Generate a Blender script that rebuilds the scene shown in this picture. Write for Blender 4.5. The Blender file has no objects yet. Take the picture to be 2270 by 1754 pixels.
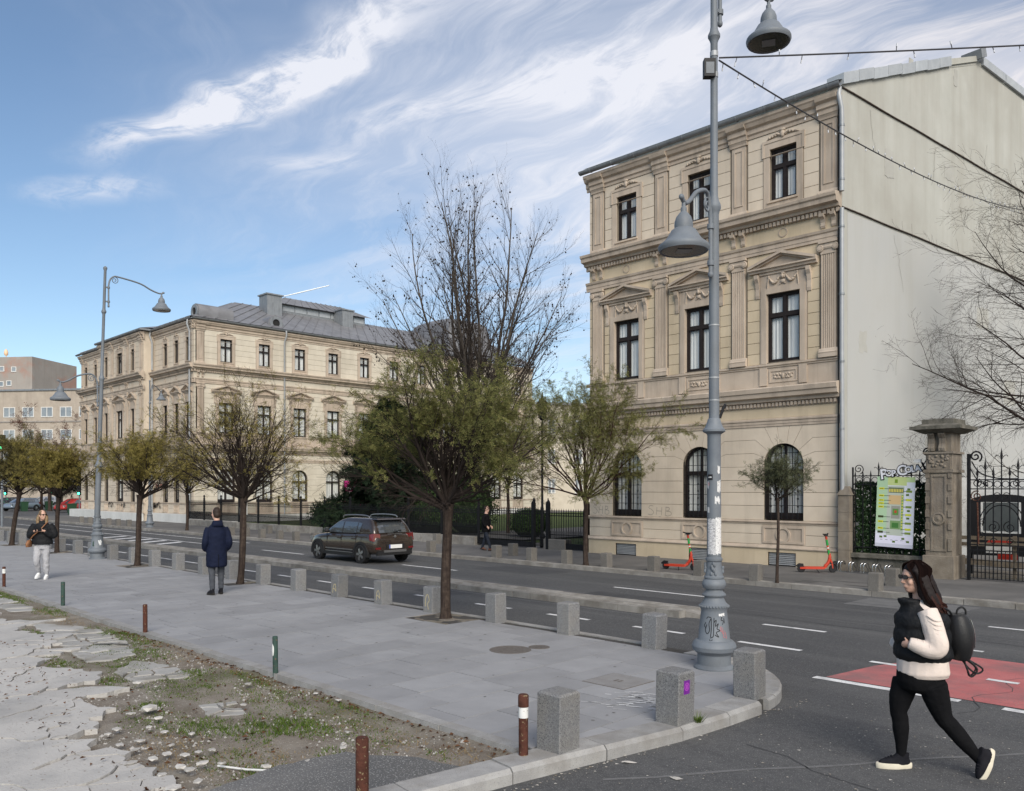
import bpy, bmesh, math, random
import numpy as np
from mathutils import Vector, Matrix, noise as mnoise
R = math.radians
random.seed(7)
S = bpy.context.scene
C = S.collection
# ------------------------------------------------------------------ camera
cam_d = bpy.data.cameras.new('camera')
cam = bpy.data.objects.new('camera', cam_d); C.objects.link(cam)
cam.location = (0, 0, 2.22)
cam.rotation_euler = (R(90), 0, R(45.2))
cam_d.sensor_fit = 'HORIZONTAL'; cam_d.sensor_width = 36
cam_d.lens = 29.34
cam_d.shift_y = 0.0912
cam_d.clip_start = 0.1; cam_d.clip_end = 12000
S.camera = cam
S.view_settings.view_transform = 'Standard'; S.view_settings.look = 'None'
S.view_settings.gamma = 1.0; S.view_settings.use_curve_mapping = False
S.view_settings.exposure = 0.97
S.render.engine = 'CYCLES'
S.cycles.max_bounces = 8; S.cycles.transparent_max_bounces = 24
S.cycles.use_denoising = True
# ------------------------------------------------------------------ sky
SUN_EL = R(34)
W = bpy.data.worlds.new('World'); S.world = W; W.use_nodes = True
nt = W.node_tree; N = nt.nodes; L = nt.links
for n in list(N): N.remove(n)
def nd(t, **k):
    n = N.new(t)
    for a, b in k.items(): setattr(n, a, b)
    return n
def mth(op, a, b=None, cl=False):
    n = N.new('ShaderNodeMath'); n.operation = op; n.use_clamp = cl
    for i, q in enumerate((a, b)):
        if q is None: continue
        if isinstance(q, (int, float)): n.inputs[i].default_value = q
        else: L.new(q, n.inputs[i])
    return n.outputs[0]
def vmt(op, a, b=None):
    n = N.new('ShaderNodeVectorMath'); n.operation = op
    for i, q in enumerate((a, b)):
        if q is None: continue
        if isinstance(q, (tuple, list)): n.inputs[i].default_value = q
        else: L.new(q, n.inputs[i])
    return n
SUN_DIR = Vector((0.82, -0.57, 0)).normalized()
sky = nd('ShaderNodeTexSky'); sky.sky_type = 'NISHITA'; sky.sun_disc = False
sky.sun_elevation = SUN_EL
sky.sun_rotation = math.atan2(SUN_DIR.x, SUN_DIR.y)
sky.altitude = 80; sky.air_density = 1.0; sky.dust_density = 0.3; sky.ozone_density = 1.2
tc = nd('ShaderNodeTexCoord')
D = tc.outputs['Generated']
sep = nd('ShaderNodeSeparateXYZ'); L.new(D, sep.inputs[0])
dz = mth('MAXIMUM', sep.outputs[2], 0.03)
px_ = mth('DIVIDE', sep.outputs[0], dz); py_ = mth('DIVIDE', sep.outputs[1], dz)
cmb = nd('ShaderNodeCombineXYZ'); L.new(px_, cmb.inputs[0]); L.new(py_, cmb.inputs[1])
P0 = cmb.outputs[0]
# warp the cloud plane so that the streaks curl
wn = nd('ShaderNodeTexNoise'); wn.inputs['Scale'].default_value = 1.3; wn.inputs['Detail'].default_value = 3
L.new(P0, wn.inputs['Vector'])
wo = vmt('SUBTRACT', wn.outputs['Color'], (0.5, 0.5, 0.5)); ws = vmt('SCALE', wo.outputs[0]); ws.inputs['Scale'].default_value = 0.55
PW = vmt('ADD', P0, ws.outputs[0]).outputs[0]
def streaknoise(angle, sx, sy, det=7, rough=0.62, dist=0.3, off=0.0):
    mp = nd('ShaderNodeMapping'); mp.vector_type = 'POINT'
    mp.inputs['Rotation'].default_value = (0, 0, -angle); mp.inputs['Scale'].default_value = (1, 1, 1)
    L.new(PW, mp.inputs['Vector'])
    m2 = nd('ShaderNodeMapping'); m2.inputs['Scale'].default_value = (sx, sy, 1); m2.inputs['Location'].default_value = (off, off * 1.7, 0)
    L.new(mp.outputs[0], m2.inputs['Vector'])
    n = nd('ShaderNodeTexNoise'); n.inputs['Scale'].default_value = 1.0
    n.inputs['Detail'].default_value = det; n.inputs['Roughness'].default_value = rough; n.inputs['Distortion'].default_value = dist
    L.new(m2.outputs[0], n.inputs['Vector'])
    return n.outputs['Fac']
def ramp(v, a, b, lo=0.0, hi=1.0):
    n = nd('ShaderNodeMapRange'); n.interpolation_type = 'SMOOTHSTEP'
    n.inputs['From Min'].default_value = a; n.inputs['From Max'].default_value = b
    n.inputs['To Min'].default_value = lo; n.inputs['To Max'].default_value = hi
    L.new(v, n.inputs['Value']); return n.outputs[0]
cA, sA = math.cos(R(44.8)), math.sin(R(44.8))
def c2w(x, y): return (x * sA - y * cA, x * cA + y * sA)
def band(c0, c1, width, soft=0.9):
    """a cirrus band between two points of the cloud plane (height 1)"""
    a = Vector(c2w(*c0)); b = Vector(c2w(*c1)); u = (b - a); ln = u.length; u.normalize()
    m = (a + b) / 2
    q = vmt('SUBTRACT', PW, (m.x, m.y, 0)).outputs[0]
    al = mth('ABSOLUTE', vmt('DOT_PRODUCT', q, (u.x, u.y, 0)).outputs['Value'])
    ac = mth('ABSOLUTE', vmt('DOT_PRODUCT', q, (-u.y, u.x, 0)).outputs['Value'])
    f1 = ramp(al, ln / 2 * 1.5, ln / 2 * 0.25); f2 = ramp(ac, width * 1.25, width * (1 - soft) * 0.5)
    return mth('MULTIPLY', f1, f2), math.atan2(u.y, u.x)
b1, ang = band((-1.14, 2.48), (-0.20, 1.66), 0.105)
b2, _ = band((-0.48, 2.30), (0.20, 1.95), 0.16)
b3, _ = band((-1.60, 1.95), (-1.25, 1.75), 0.22)
b4, _ = band((-1.62, 2.9), (-1.15, 2.75), 0.13)
b5, _ = band((-0.72, 2.62), (-0.40, 2.45), 0.14)
b6, _ = band((0.0, 2.2), (0.5, 1.9), 0.2)
st = streaknoise(ang, 2.0, 9.0, 9, 0.68, 0.35, 3.0)
st2 = streaknoise(ang - 0.35, 1.3, 6.0, 9, 0.66, 0.45, 11.0)
fluff = streaknoise(ang, 8.0, 9.0, 7, 0.65, 0.4, 5.0)
veil = streaknoise(ang + 0.2, 0.55, 1.3, 5, 0.55, 0.6, 8.2)
sA1 = ramp(mth('ADD', mth('MULTIPLY', st, 0.6), mth('MULTIPLY', fluff, 0.4)), 0.36, 0.62)
sB1 = ramp(st2, 0.42, 0.70)
bands = mth('ADD', mth('ADD', mth('MULTIPLY', b1, 1.5), mth('MULTIPLY', b3, 0.55)), mth('ADD', mth('MULTIPLY', b2, 0.5), mth('ADD', mth('MULTIPLY', b4, 0.6), mth('ADD', mth('MULTIPLY', b5, 0.5), mth('MULTIPLY', b6, 0.5)))))
c_main = mth('MULTIPLY', bands, mth('ADD', mth('MULTIPLY', sA1, 0.82), 0.06))
# thin veil that thickens towards the sun side
tosun = vmt('DOT_PRODUCT', D, (0.70, 0.71, 0.0)).outputs['Value']
vg = ramp(tosun, -0.52, 0.24)
c_veil = mth('MULTIPLY', vg, mth('ADD', mth('MULTIPLY', ramp(veil, 0.22, 0.66), 0.68), mth('MULTIPLY', sB1, 0.42)))
lowfade = ramp(sep.outputs[2], 0.03, 0.30)
cl = mth('MULTIPLY', mth('ADD', c_main, c_veil), lowfade, True)
cl = mth('MINIMUM', cl, 0.92)
mix = nd('ShaderNodeMix'); mix.data_type = 'RGBA'
tint = nd('ShaderNodeMix'); tint.data_type = 'RGBA'; tint.blend_type = 'MULTIPLY'; tint.inputs[0].default_value = 1.0
L.new(sky.outputs[0], tint.inputs[6]); tint.inputs[7].default_value = (0.92, 0.97, 1.0, 1)
L.new(cl, mix.inputs[0]); L.new(tint.outputs[2], mix.inputs[6]); cw = nd('ShaderNodeMix'); cw.data_type = 'RGBA'; cw.inputs[6].default_value = (6.5, 6.6, 7.1, 1); cw.inputs[7].default_value = (7.9, 7.2, 6.8, 1)
L.new(ramp(tosun, 0.05, 0.75), cw.inputs[0]); L.new(cw.outputs[2], mix.inputs[7])
bg = nd('ShaderNodeBackground'); bg.inputs[1].default_value = 0.070
L.new(mix.outputs[2], bg.inputs[0])
wout = nd('ShaderNodeOutputWorld'); L.new(bg.outputs[0], wout.inputs[0])
# ------------------------------------------------------------------ sun: low, behind thin cirrus, from the right
sd = bpy.data.lights.new('sun', 'SUN'); sd.energy = 2.0; sd.angle = R(38); sd.color = (1.0, 0.93, 0.83)
so = bpy.data.objects.new('sun', sd); C.objects.link(so)
tosunv = Vector((SUN_DIR.x * math.cos(SUN_EL), SUN_DIR.y * math.cos(SUN_EL), math.sin(SUN_EL)))
so.rotation_euler = tosunv.to_track_quat('Z', 'Y').to_euler()
so.location = (20, -20, 30)

# ------------------------------------------------------------------ helpers
def tag(o, label=None, cat=None, group=None, kind=None):
    if label: o['label'] = label
    if cat: o['category'] = cat
    if group: o['group'] = group
    if kind: o['kind'] = kind
    return o
def link(o, parent=None):
    C.objects.link(o)
    if parent is not None: o.parent = parent
    return o
def empty(name, loc=(0, 0, 0), rz=0.0, parent=None, label=None, cat=None, group=None):
    o = bpy.data.objects.new(name, None); o.empty_display_size = 0.2
    o.location = loc; o.rotation_euler = (0, 0, rz)
    link(o, parent); tag(o, label, cat, group)
    return o
def inst(src, parent, loc=(0, 0, 0), rz=0.0, scale=None):
    """copy one object (sharing its mesh)"""
    o = src.copy(); link(o, parent); o.location = loc; o.rotation_euler = (0, 0, rz)
    if scale: o.scale = scale
    return o
def copy_tree(o, parent=None):
    c = o.copy(); C.objects.link(c); c.parent = parent
    for ch in list(o.children): copy_tree(ch, c)
    return c
def new_obj(name, me, parent=None, loc=(0, 0, 0), rz=0.0):
    o = bpy.data.objects.new(name, me); link(o, parent); o.location = loc; o.rotation_euler = (0, 0, rz)
    return o
class MB:
    def __init__(s): s.v = []; s.f = []; s.m = []
    def add(s, vs, fs, m=0):
        b = len(s.v); s.v.extend([tuple(q) for q in vs])
        for f in fs: s.f.append(tuple(i + b for i in f)); s.m.append(m)
        return s
    def box(s, x0, x1, y0, y1, z0, z1, m=0):
        return s.add([(x0,y0,z0),(x1,y0,z0),(x1,y1,z0),(x0,y1,z0),(x0,y0,z1),(x1,y0,z1),(x1,y1,z1),(x0,y1,z1)],
              [(0,3,2,1),(4,5,6,7),(0,1,5,4),(1,2,6,5),(2,3,7,6),(3,0,4,7)], m)
    def frustum(s, x0, x1, y0, y1, z0, X0, X1, Y0, Y1, z1, m=0):
        return s.add([(x0,y0,z0),(x1,y0,z0),(x1,y1,z0),(x0,y1,z0),(X0,Y0,z1),(X1,Y0,z1),(X1,Y1,z1),(X0,Y1,z1)],
              [(0,3,2,1),(4,5,6,7),(0,1,5,4),(1,2,6,5),(2,3,7,6),(3,0,4,7)], m)
    def cbox(s, cx, cy, w, d, z0, z1, ch, m=0):
        """box with a chamfered top and chamfered vertical edges"""
        def ring(hw, hd, z, c): return [(cx-hw+c,cy-hd,z),(cx+hw-c,cy-hd,z),(cx+hw,cy-hd+c,z),(cx+hw,cy+hd-c,z),(cx+hw-c,cy+hd,z),(cx-hw+c,cy+hd,z),(cx-hw,cy+hd-c,z),(cx-hw,cy-hd+c,z)]
        c2 = min(ch * 0.5, 0.012)
        return s.rings([ring(w/2, d/2, z0, c2), ring(w/2, d/2, z1-ch, c2), ring(w/2-ch, d/2-ch, z1, c2)], True, True, m)
    def rings(s, rs, cap0=True, cap1=True, m=0, closed=True):
        n = len(rs[0]); b = len(s.v)
        for r in rs: s.v.extend([tuple(q) for q in r])
        for k in range(len(rs) - 1):
            for i in range(n if closed else n - 1):
                j = (i + 1) % n
                s.f.append((b+k*n+i, b+k*n+j, b+(k+1)*n+j, b+(k+1)*n+i)); s.m.append(m)
        if cap0: s.f.append(tuple(b + i for i in reversed(range(n)))); s.m.append(m)
        if cap1: s.f.append(tuple(b + (len(rs)-1)*n + i for i in range(n))); s.m.append(m)
        return s
    def extr(s, poly, y0, y1, m=0):
        """(x,z) polygon, counter-clockwise seen from -y, from y0 (front) to y1 (back)"""
        n = len(poly)
        vs = [(p[0], y0, p[1]) for p in poly] + [(p[0], y1, p[1]) for p in poly]
        fs = [tuple(range(n)), tuple(reversed(range(n, 2*n)))] + [(i, i+n, (i+1) % n + n, (i+1) % n) for i in range(n)]
        return s.add(vs, fs, m)
    def slab(s, poly, z0, z1, m=0):
        n = len(poly)
        vs = [(p[0], p[1], z0) for p in poly] + [(p[0], p[1], z1) for p in poly]
        fs = [tuple(reversed(range(n))), tuple(range(n, 2*n))] + [(i, (i+1) % n, (i+1) % n + n, i + n) for i in range(n)]
        return s.add(vs, fs, m)
    def lathe(s, prof, n=24, c=(0, 0, 0), m=0, cap=True):
        rs = []
        for r, z in prof: rs.append([(c[0]+r*math.cos(2*math.pi*i/n), c[1]+r*math.sin(2*math.pi*i/n), c[2]+z) for i in range(n)])
        return s.rings(rs, cap, cap, m)
    def tube(s, pts, r, n=6, m=0, cap=True):
        pts = [Vector(p) for p in pts]; k = len(pts)
        rr = r if isinstance(r, (list, tuple)) else [r] * k
        rs = []; ref = None
        for i, p in enumerate(pts):
            t = (pts[min(i+1, k-1)] - pts[max(i-1, 0)])
            if t.length < 1e-9: t = Vector((0, 0, 1))
            t.normalize()
            if ref is None:
                ref = Vector((1, 0, 0)) if abs(t.x) < 0.8 else Vector((0, 1, 0))
            a = (ref - t * ref.dot(t)).normalized(); b = t.cross(a); ref = a
            rs.append([p + (a * math.cos(2*math.pi*j/n) + b * math.sin(2*math.pi*j/n)) * rr[i] for j in range(n)])
        return s.rings(rs, cap, cap, m)
    def ell(s, c, r, nu=10, nv=7, m=0, rot=None):
        """ellipsoid"""
        rs = []
        for i in range(1, nv):
            th = math.pi * i / nv; row = []
            for j in range(nu):
                ph = 2*math.pi*j/nu
                q = Vector((r[0]*math.sin(th)*math.cos(ph), r[1]*math.sin(th)*math.sin(ph), -r[2]*math.cos(th)))
                if rot: q = rot @ q
                row.append(Vector(c) + q)
            rs.append(row)
        return s.rings(rs, True, True, m)
    def xf(s, M, start=0):
        for i in range(start, len(s.v)): s.v[i] = tuple(M @ Vector(s.v[i]))
        return s
    def mesh(s, name, mats, smooth=None, fixn=False):
        me = bpy.data.meshes.new(name); me.from_pydata(s.v, [], s.f)
        if not isinstance(mats, (list, tuple)): mats = [mats]
        for q in mats: me.materials.append(q)
        if len(mats) > 1: me.polygons.foreach_set('material_index', s.m)
        if fixn:
            bm = bmesh.new(); bm.from_mesh(me); bmesh.ops.recalc_face_normals(bm, faces=bm.faces); bm.to_mesh(me); bm.free()
        if smooth is not None:
            me.polygons.foreach_set('use_smooth', [True] * len(me.polygons))
            if smooth < 170: me.set_sharp_from_angle(angle=R(smooth))
        me.update(); return me
    def build(s, name, mats, parent=None, loc=(0, 0, 0), rz=0.0, smooth=None, fixn=False):
        return new_obj(name, s.mesh(name, mats, smooth, fixn), parent, loc, rz)
def np_mesh(name, V, F, mat, parent=None, loc=(0, 0, 0)):
    """fast mesh from numpy arrays: V (n,3), F (m,k)"""
    me = bpy.data.meshes.new(name); V = np.asarray(V, np.float32); F = np.asarray(F, np.int32)
    k = F.shape[1]; me.vertices.add(len(V)); me.vertices.foreach_set('co', V.ravel())
    me.loops.add(F.size); me.loops.foreach_set('vertex_index', F.ravel())
    me.polygons.add(len(F)); me.polygons.foreach_set('loop_start', np.arange(0, F.size, k, dtype=np.int32))
    me.update(calc_edges=True); me.validate()
    me.materials.append(mat)
    return new_obj(name, me, parent, loc)
def inset(poly, ds):
    """offset each edge i (poly[i]->poly[i+1]) of a ccw polygon inwards by ds[i]"""
    n = len(poly); out = []
    for i in range(n):
        p = Vector(poly[i]); a = Vector(poly[i-1]); b = Vector(poly[(i+1) % n])
        e1 = (p - a); e2 = (b - p)
        if e1.length < 1e-9 or e2.length < 1e-9: out.append(tuple(p)); continue
        e1.normalize(); e2.normalize()
        n1 = Vector((-e1.y, e1.x)); n2 = Vector((-e2.y, e2.x))
        d1, d2 = ds[i-1], ds[i]
        det = n1.x*n2.y - n1.y*n2.x
        if abs(det) < 0.05: q = p + n1 * max(d1, d2) if abs(d1-d2) < 1e-6 else p + n1 * (d1 + d2) / 2
        else:
            k1 = p.dot(n1) + d1; k2 = p.dot(n2) + d2
            q = Vector(((k1*n2.y - k2*n1.y)/det, (n1.x*k2 - n2.x*k1)/det))
        out.append((q[0], q[1]))
    return out
def clip(poly, a, b):
    """keep the part of poly left of a->b"""
    out = []; n = len(poly)
    def sd_(p): return (b[0]-a[0])*(p[1]-a[1]) - (b[1]-a[1])*(p[0]-a[0])
    for i in range(n):
        p = poly[i]; q = poly[(i+1) % n]; dp = sd_(p); dq = sd_(q)
        if dp >= 0: out.append(p)
        if (dp > 0 and dq < 0) or (dp < 0 and dq > 0):
            t = dp / (dp - dq); out.append((p[0]+(q[0]-p[0])*t, p[1]+(q[1]-p[1])*t))
    return out
def clip_convex(poly, conv):
    for i in range(len(conv)):
        poly = clip(poly, conv[i], conv[(i+1) % len(conv)])
        if len(poly) < 3: return []
    return poly
def area(p): return 0.5 * sum(p[i][0]*p[(i+1) % len(p)][1] - p[(i+1) % len(p)][0]*p[i][1] for i in range(len(p)))

# ------------------------------------------------------------------ materials
def lin(h):
    """sRGB 0-255 triple to linear"""
    return tuple(((c/255.0)/12.92 if c/255.0 <= 0.04045 else (((c/255.0)+0.055)/1.055)**2.4) for c in h)
def mat(name, c1, c2=None, scale=4.0, rough=0.8, spec=0.3, metal=0.0, detail=5, bump=0.0, bscale=40.0, speck=None, sscale=120.0, slo=0.6, shi=0.68,
        streak=None, stk=(1.2, 1.2, 0.12), stlo=0.52, sthi=0.75, stamt=0.5, rnd=0.0, coat=0.0, big=None, bigscale=0.35, biglo=0.45, bighi=0.62, bigamt=0.6, coords='pos', alpha=1.0, sheen=0.0):
    m = bpy.data.materials.new(name); m.use_nodes = True
    t = m.node_tree; n = t.nodes; l = t.links
    bs = n['Principled BSDF']
    bs.inputs['Roughness'].default_value = rough; bs.inputs['Metallic'].default_value = metal
    bs.inputs['Specular IOR Level'].default_value = spec
    if coat: bs.inputs['Coat Weight'].default_value = coat; bs.inputs['Coat Roughness'].default_value = 0.06
    if sheen: bs.inputs['Sheen Weight'].default_value = sheen; bs.inputs['Sheen Roughness'].default_value = 0.5
    if coords == 'pos':
        g = n.new('ShaderNodeNewGeometry'); vec = g.outputs['Position']
    else:
        g = n.new('ShaderNodeTexCoord'); vec = g.outputs['Object']
    def noise(sc, det=5, v=None, ro=0.55):
        q = n.new('ShaderNodeTexNoise'); q.inputs['Scale'].default_value = sc; q.inputs['Detail'].default_value = det; q.inputs['Roughness'].default_value = ro
        l.new(v or vec, q.inputs['Vector']); return q.outputs['Fac']
    def rmp(v, a, b):
        q = n.new('ShaderNodeMapRange'); q.inputs['From Min'].default_value = a; q.inputs['From Max'].default_value = b; l.new(v, q.inputs['Value']); return q.outputs[0]
    def mixc(f, a, b, mode='MIX'):
        q = n.new('ShaderNodeMix'); q.data_type = 'RGBA'; q.blend_type = mode
        for i, w in ((0, f), (6, a), (7, b)):
            if isinstance(w, (int, float)): q.inputs[i].default_value = w
            elif isinstance(w, (tuple, list)): q.inputs[i].default_value = tuple(w)[:3] + (1,)
            else: l.new(w, q.inputs[i])
        return q.outputs[2]
    col = tuple(c1)
    if c2 is not None: col = mixc(rmp(noise(scale, detail), 0.32, 0.68), tuple(c1), tuple(c2))
    if big is not None:
        f = rmp(noise(bigscale, 6, ro=0.62), biglo, bighi)
        q = n.new('ShaderNodeMath'); q.operation = 'MULTIPLY'; l.new(f, q.inputs[0]); q.inputs[1].default_value = bigamt; col = mixc(q.outputs[0], col, tuple(big))
    if streak is not None:
        mp = n.new('ShaderNodeMapping'); mp.inputs['Scale'].default_value = stk; l.new(vec, mp.inputs['Vector'])
        f = rmp(noise(1.0, 6, mp.outputs[0], 0.65), stlo, sthi)
        q = n.new('ShaderNodeMath'); q.operation = 'MULTIPLY'; l.new(f, q.inputs[0]); q.inputs[1].default_value = stamt; q.use_clamp = True
        col = mixc(q.outputs[0], col, tuple(streak))
    if speck is not None: col = mixc(rmp(noise(sscale, 2), slo, shi), col, tuple(speck))
    if rnd:
        oi = n.new('ShaderNodeObjectInfo')
        q = n.new('ShaderNodeMapRange'); l.new(oi.outputs['Random'], q.inputs['Value']); q.inputs['To Min'].default_value = 1 - rnd; q.inputs['To Max'].default_value = 1 + rnd
        hv = n.new('ShaderNodeHueSaturation'); l.new(q.outputs[0], hv.inputs['Value'])
        if isinstance(col, tuple): hv.inputs['Color'].default_value = col[:3] + (1,)
        else: l.new(col, hv.inputs['Color'])
        col = hv.outputs[0]
    if isinstance(col, tuple): bs.inputs['Base Color'].default_value = col[:3] + (1,)
    else: l.new(col, bs.inputs['Base Color'])
    if bump:
        b = n.new('ShaderNodeBump'); b.inputs['Strength'].default_value = min(1.0, bump); b.inputs['Distance'].default_value = 0.02
        l.new(noise(bscale, 4), b.inputs['Height']); l.new(b.outputs[0], bs.inputs['Normal'])
    return m
def emit(name, col, s):
    m = bpy.data.materials.new(name); m.use_nodes = True; t = m.node_tree
    b = t.nodes['Principled BSDF']; b.inputs['Base Color'].default_value = tuple(col) + (1,)
    b.inputs['Emission Color'].default_value = tuple(col) + (1,); b.inputs['Emission Strength'].default_value = s
    return m
def glassmat(name, tint=(0.94, 0.96, 0.97), dark=0.0):
    m = bpy.data.materials.new(name); m.use_nodes = True; t = m.node_tree; n = t.nodes; l = t.links
    for q in list(n): n.remove(q)
    o = n.new('ShaderNodeOutputMaterial'); tr = n.new('ShaderNodeBsdfTransparent'); tr.inputs[0].default_value = tuple(tint) + (1,)
    gl = n.new('ShaderNodeBsdfGlossy'); gl.inputs['Roughness'].default_value = 0.03; gl.inputs['Color'].default_value = (0.95, 0.97, 1, 1)
    lw = n.new('ShaderNodeLayerWeight'); lw.inputs['Blend'].default_value = 0.5
    pw = n.new('ShaderNodeMath'); pw.operation = 'POWER'; l.new(lw.outputs['Facing'], pw.inputs[0]); pw.inputs[1].default_value = 4.0
    fr = n.new('ShaderNodeMath'); fr.operation = 'MULTIPLY_ADD'; l.new(pw.outputs[0], fr.inputs[0]); fr.inputs[1].default_value = 0.9; fr.inputs[2].default_value = 0.06
    mx = n.new('ShaderNodeMixShader'); l.new(fr.outputs[0], mx.inputs[0]); l.new(tr.outputs[0], mx.inputs[1]); l.new(gl.outputs[0], mx.inputs[2])
    l.new(mx.outputs[0], o.inputs[0]); return m
def leafmat(name, c1, c2, trans=0.35, rough=0.6):
    m = bpy.data.materials.new(name); m.use_nodes = True; t = m.node_tree; n = t.nodes; l = t.links
    for q in list(n): n.remove(q)
    o = n.new('ShaderNodeOutputMaterial'); g = n.new('ShaderNodeNewGeometry')
    mx = n.new('ShaderNodeMix'); mx.data_type = 'RGBA'; mx.inputs[6].default_value = tuple(c1) + (1,); mx.inputs[7].default_value = tuple(c2) + (1,)
    l.new(g.outputs['Random Per Island'], mx.inputs[0])
    d = n.new('ShaderNodeBsdfDiffuse'); tr = n.new('ShaderNodeBsdfTranslucent'); ms = n.new('ShaderNodeMixShader'); ms.inputs[0].default_value = trans
    l.new(mx.outputs[2], d.inputs[0]); l.new(mx.outputs[2], tr.inputs[0]); l.new(d.outputs[0], ms.inputs[1]); l.new(tr.outputs[0], ms.inputs[2]); l.new(ms.outputs[0], o.inputs[0])
    return m
M = {}
M['asphalt'] = mat('asphalt', (0.066,0.067,0.069), (0.098,0.098,0.099), 22, 0.88, 0.2, speck=(0.25,0.25,0.245), sscale=75, slo=0.60, shi=0.70, bump=0.35, bscale=160, big=(0.062,0.063,0.066), bigscale=0.22, bigamt=0.75, streak=(0.135,0.134,0.132), stk=(0.05,1.1,1.0), stlo=0.48, sthi=0.70, stamt=0.55)
M['asphalt_old'] = mat('asphalt_old', (0.13,0.13,0.13), (0.17,0.165,0.16), 2.5, 0.9, 0.2, speck=(0.36,0.36,0.35), sscale=70, slo=0.58, shi=0.66, bump=0.6, bscale=120, big=(0.09,0.09,0.09), bigscale=0.8, bigamt=0.6)
M['far_pave'] = mat('far_pavement', (0.135,0.13,0.125), (0.165,0.158,0.15), 1.1, 0.9, 0.2, bump=0.3, bscale=90, big=(0.10,0.097,0.094), bigscale=0.5, bigamt=0.7)
M['paver'] = mat('paving_slab', (0.245,0.246,0.253), (0.29,0.29,0.297), 2.2, 0.75, 0.3, rnd=0.10, bump=0.15, bscale=130, big=(0.20,0.20,0.205), bigscale=0.7, biglo=0.5, bighi=0.68, bigamt=0.55, speck=(0.36,0.36,0.37), sscale=240, slo=0.6, shi=0.75)
M['joint'] = mat('joint', (0.055,0.053,0.05), (0.085,0.08,0.075), 9, 0.95, 0.1)
M['kerb'] = mat('kerb_stone', (0.27,0.265,0.26), (0.34,0.335,0.325), 7, 0.85, 0.2, rnd=0.08, speck=(0.16,0.16,0.16), sscale=160, slo=0.60, shi=0.68, bump=0.35, bscale=90, big=(0.21,0.195,0.175), bigscale=2.2, bigamt=0.6)
M['kerb_old'] = mat('kerb_old', (0.23,0.215,0.195), (0.30,0.285,0.26), 5, 0.9, 0.2, rnd=0.12, speck=(0.14,0.135,0.13), sscale=120, slo=0.6, shi=0.7, bump=0.5, bscale=60, big=(0.15,0.135,0.115), bigscale=2.0, bigamt=0.7)
M['granite'] = mat('granite', (0.155,0.157,0.162), (0.26,0.26,0.26), 55, 0.7, 0.35, rnd=0.14, detail=3, speck=(0.07,0.07,0.075), sscale=130, slo=0.55, shi=0.62, bump=0.35, bscale=150, big=(0.24,0.225,0.20), bigscale=3.0, bigamt=0.45)
M['granite_dk'] = mat('granite_weathered', (0.135,0.127,0.115), (0.19,0.178,0.162), 30, 0.85, 0.2, rnd=0.14, speck=(0.10,0.095,0.09), sscale=110, slo=0.57, shi=0.65, bump=0.35, bscale=100, big=(0.13,0.12,0.11), bigscale=3, bigamt=0.6)
M['paint'] = mat('road_paint', (0.62,0.62,0.62), (0.72,0.72,0.71), 6, 0.75, 0.25, big=(0.20,0.20,0.20), bigscale=3.5, biglo=0.50, bighi=0.72, bigamt=0.85, speck=(0.22,0.22,0.22), sscale=70, slo=0.60, shi=0.72)
M['redpaint'] = mat('red_lane_paint', (0.38,0.115,0.115), (0.46,0.155,0.15), 3, 0.85, 0.2, big=(0.20,0.125,0.125), bigscale=1.4, biglo=0.46, bighi=0.66, bigamt=0.75, speck=(0.16,0.11,0.11), sscale=60, slo=0.60, shi=0.70)
M['dirt'] = mat('dirt', (0.155,0.130,0.105), (0.26,0.235,0.20), 2.6, 0.95, 0.1, bump=0.9, bscale=60, speck=(0.42,0.40,0.37), sscale=55, slo=0.64, shi=0.70, big=(0.11,0.105,0.06), bigscale=0.9, biglo=0.50, bighi=0.66, bigamt=0.7)
M['ground'] = mat('ground', (0.13,0.128,0.12), (0.17,0.165,0.155), 0.4, 0.95, 0.1)
M['lawn'] = mat('lawn', (0.055,0.085,0.03), (0.10,0.12,0.045), 1.5, 0.95, 0.1, bump=0.8, bscale=30)
M['concrete'] = mat('pale_concrete', (0.40,0.385,0.365), (0.48,0.465,0.44), 1.8, 0.85, 0.2, rnd=0.05, bump=0.4, bscale=45, big=(0.27,0.265,0.26), bigscale=0.9, biglo=0.48, bighi=0.66, bigamt=0.8, speck=(0.22,0.19,0.16), sscale=28, slo=0.66, shi=0.70)
M['concrete_grey'] = mat('grey_concrete', (0.30,0.295,0.28), (0.38,0.37,0.355), 3, 0.9, 0.2, rnd=0.10, bump=0.6, bscale=40, big=(0.2,0.185,0.155), bigscale=1.5, bigamt=0.7)
M['rubble'] = mat('white_rubble', (0.36,0.34,0.31), (0.52,0.50,0.47), 9, 0.9, 0.15, rnd=0.16, bump=0.5, bscale=60)
M['grass'] = leafmat('grass_blades', (0.055,0.10,0.022), (0.15,0.20,0.05), 0.3)
M['drygrass'] = leafmat('dry_grass', (0.20,0.13,0.06), (0.33,0.25,0.13), 0.25)
M['rust'] = mat('rust', (0.052,0.021,0.015), (0.105,0.040,0.027), 14, 0.85, 0.2, bump=0.5, bscale=70, speck=(0.22,0.17,0.10), sscale=40, slo=0.62, shi=0.7, coords='obj')
M['oldgreen'] = mat('old_green_paint', (0.022,0.048,0.040), (0.045,0.082,0.068), 10, 0.75, 0.3, bump=0.3, bscale=60, speck=(0.16,0.08,0.05), sscale=30, slo=0.62, shi=0.70, coords='obj')
M['whitepaint'] = mat('white_paint', (0.60,0.60,0.58), (0.72,0.72,0.70), 12, 0.7, 0.3, speck=(0.28,0.24,0.2), sscale=45, slo=0.64, shi=0.70, coords='obj')
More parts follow.
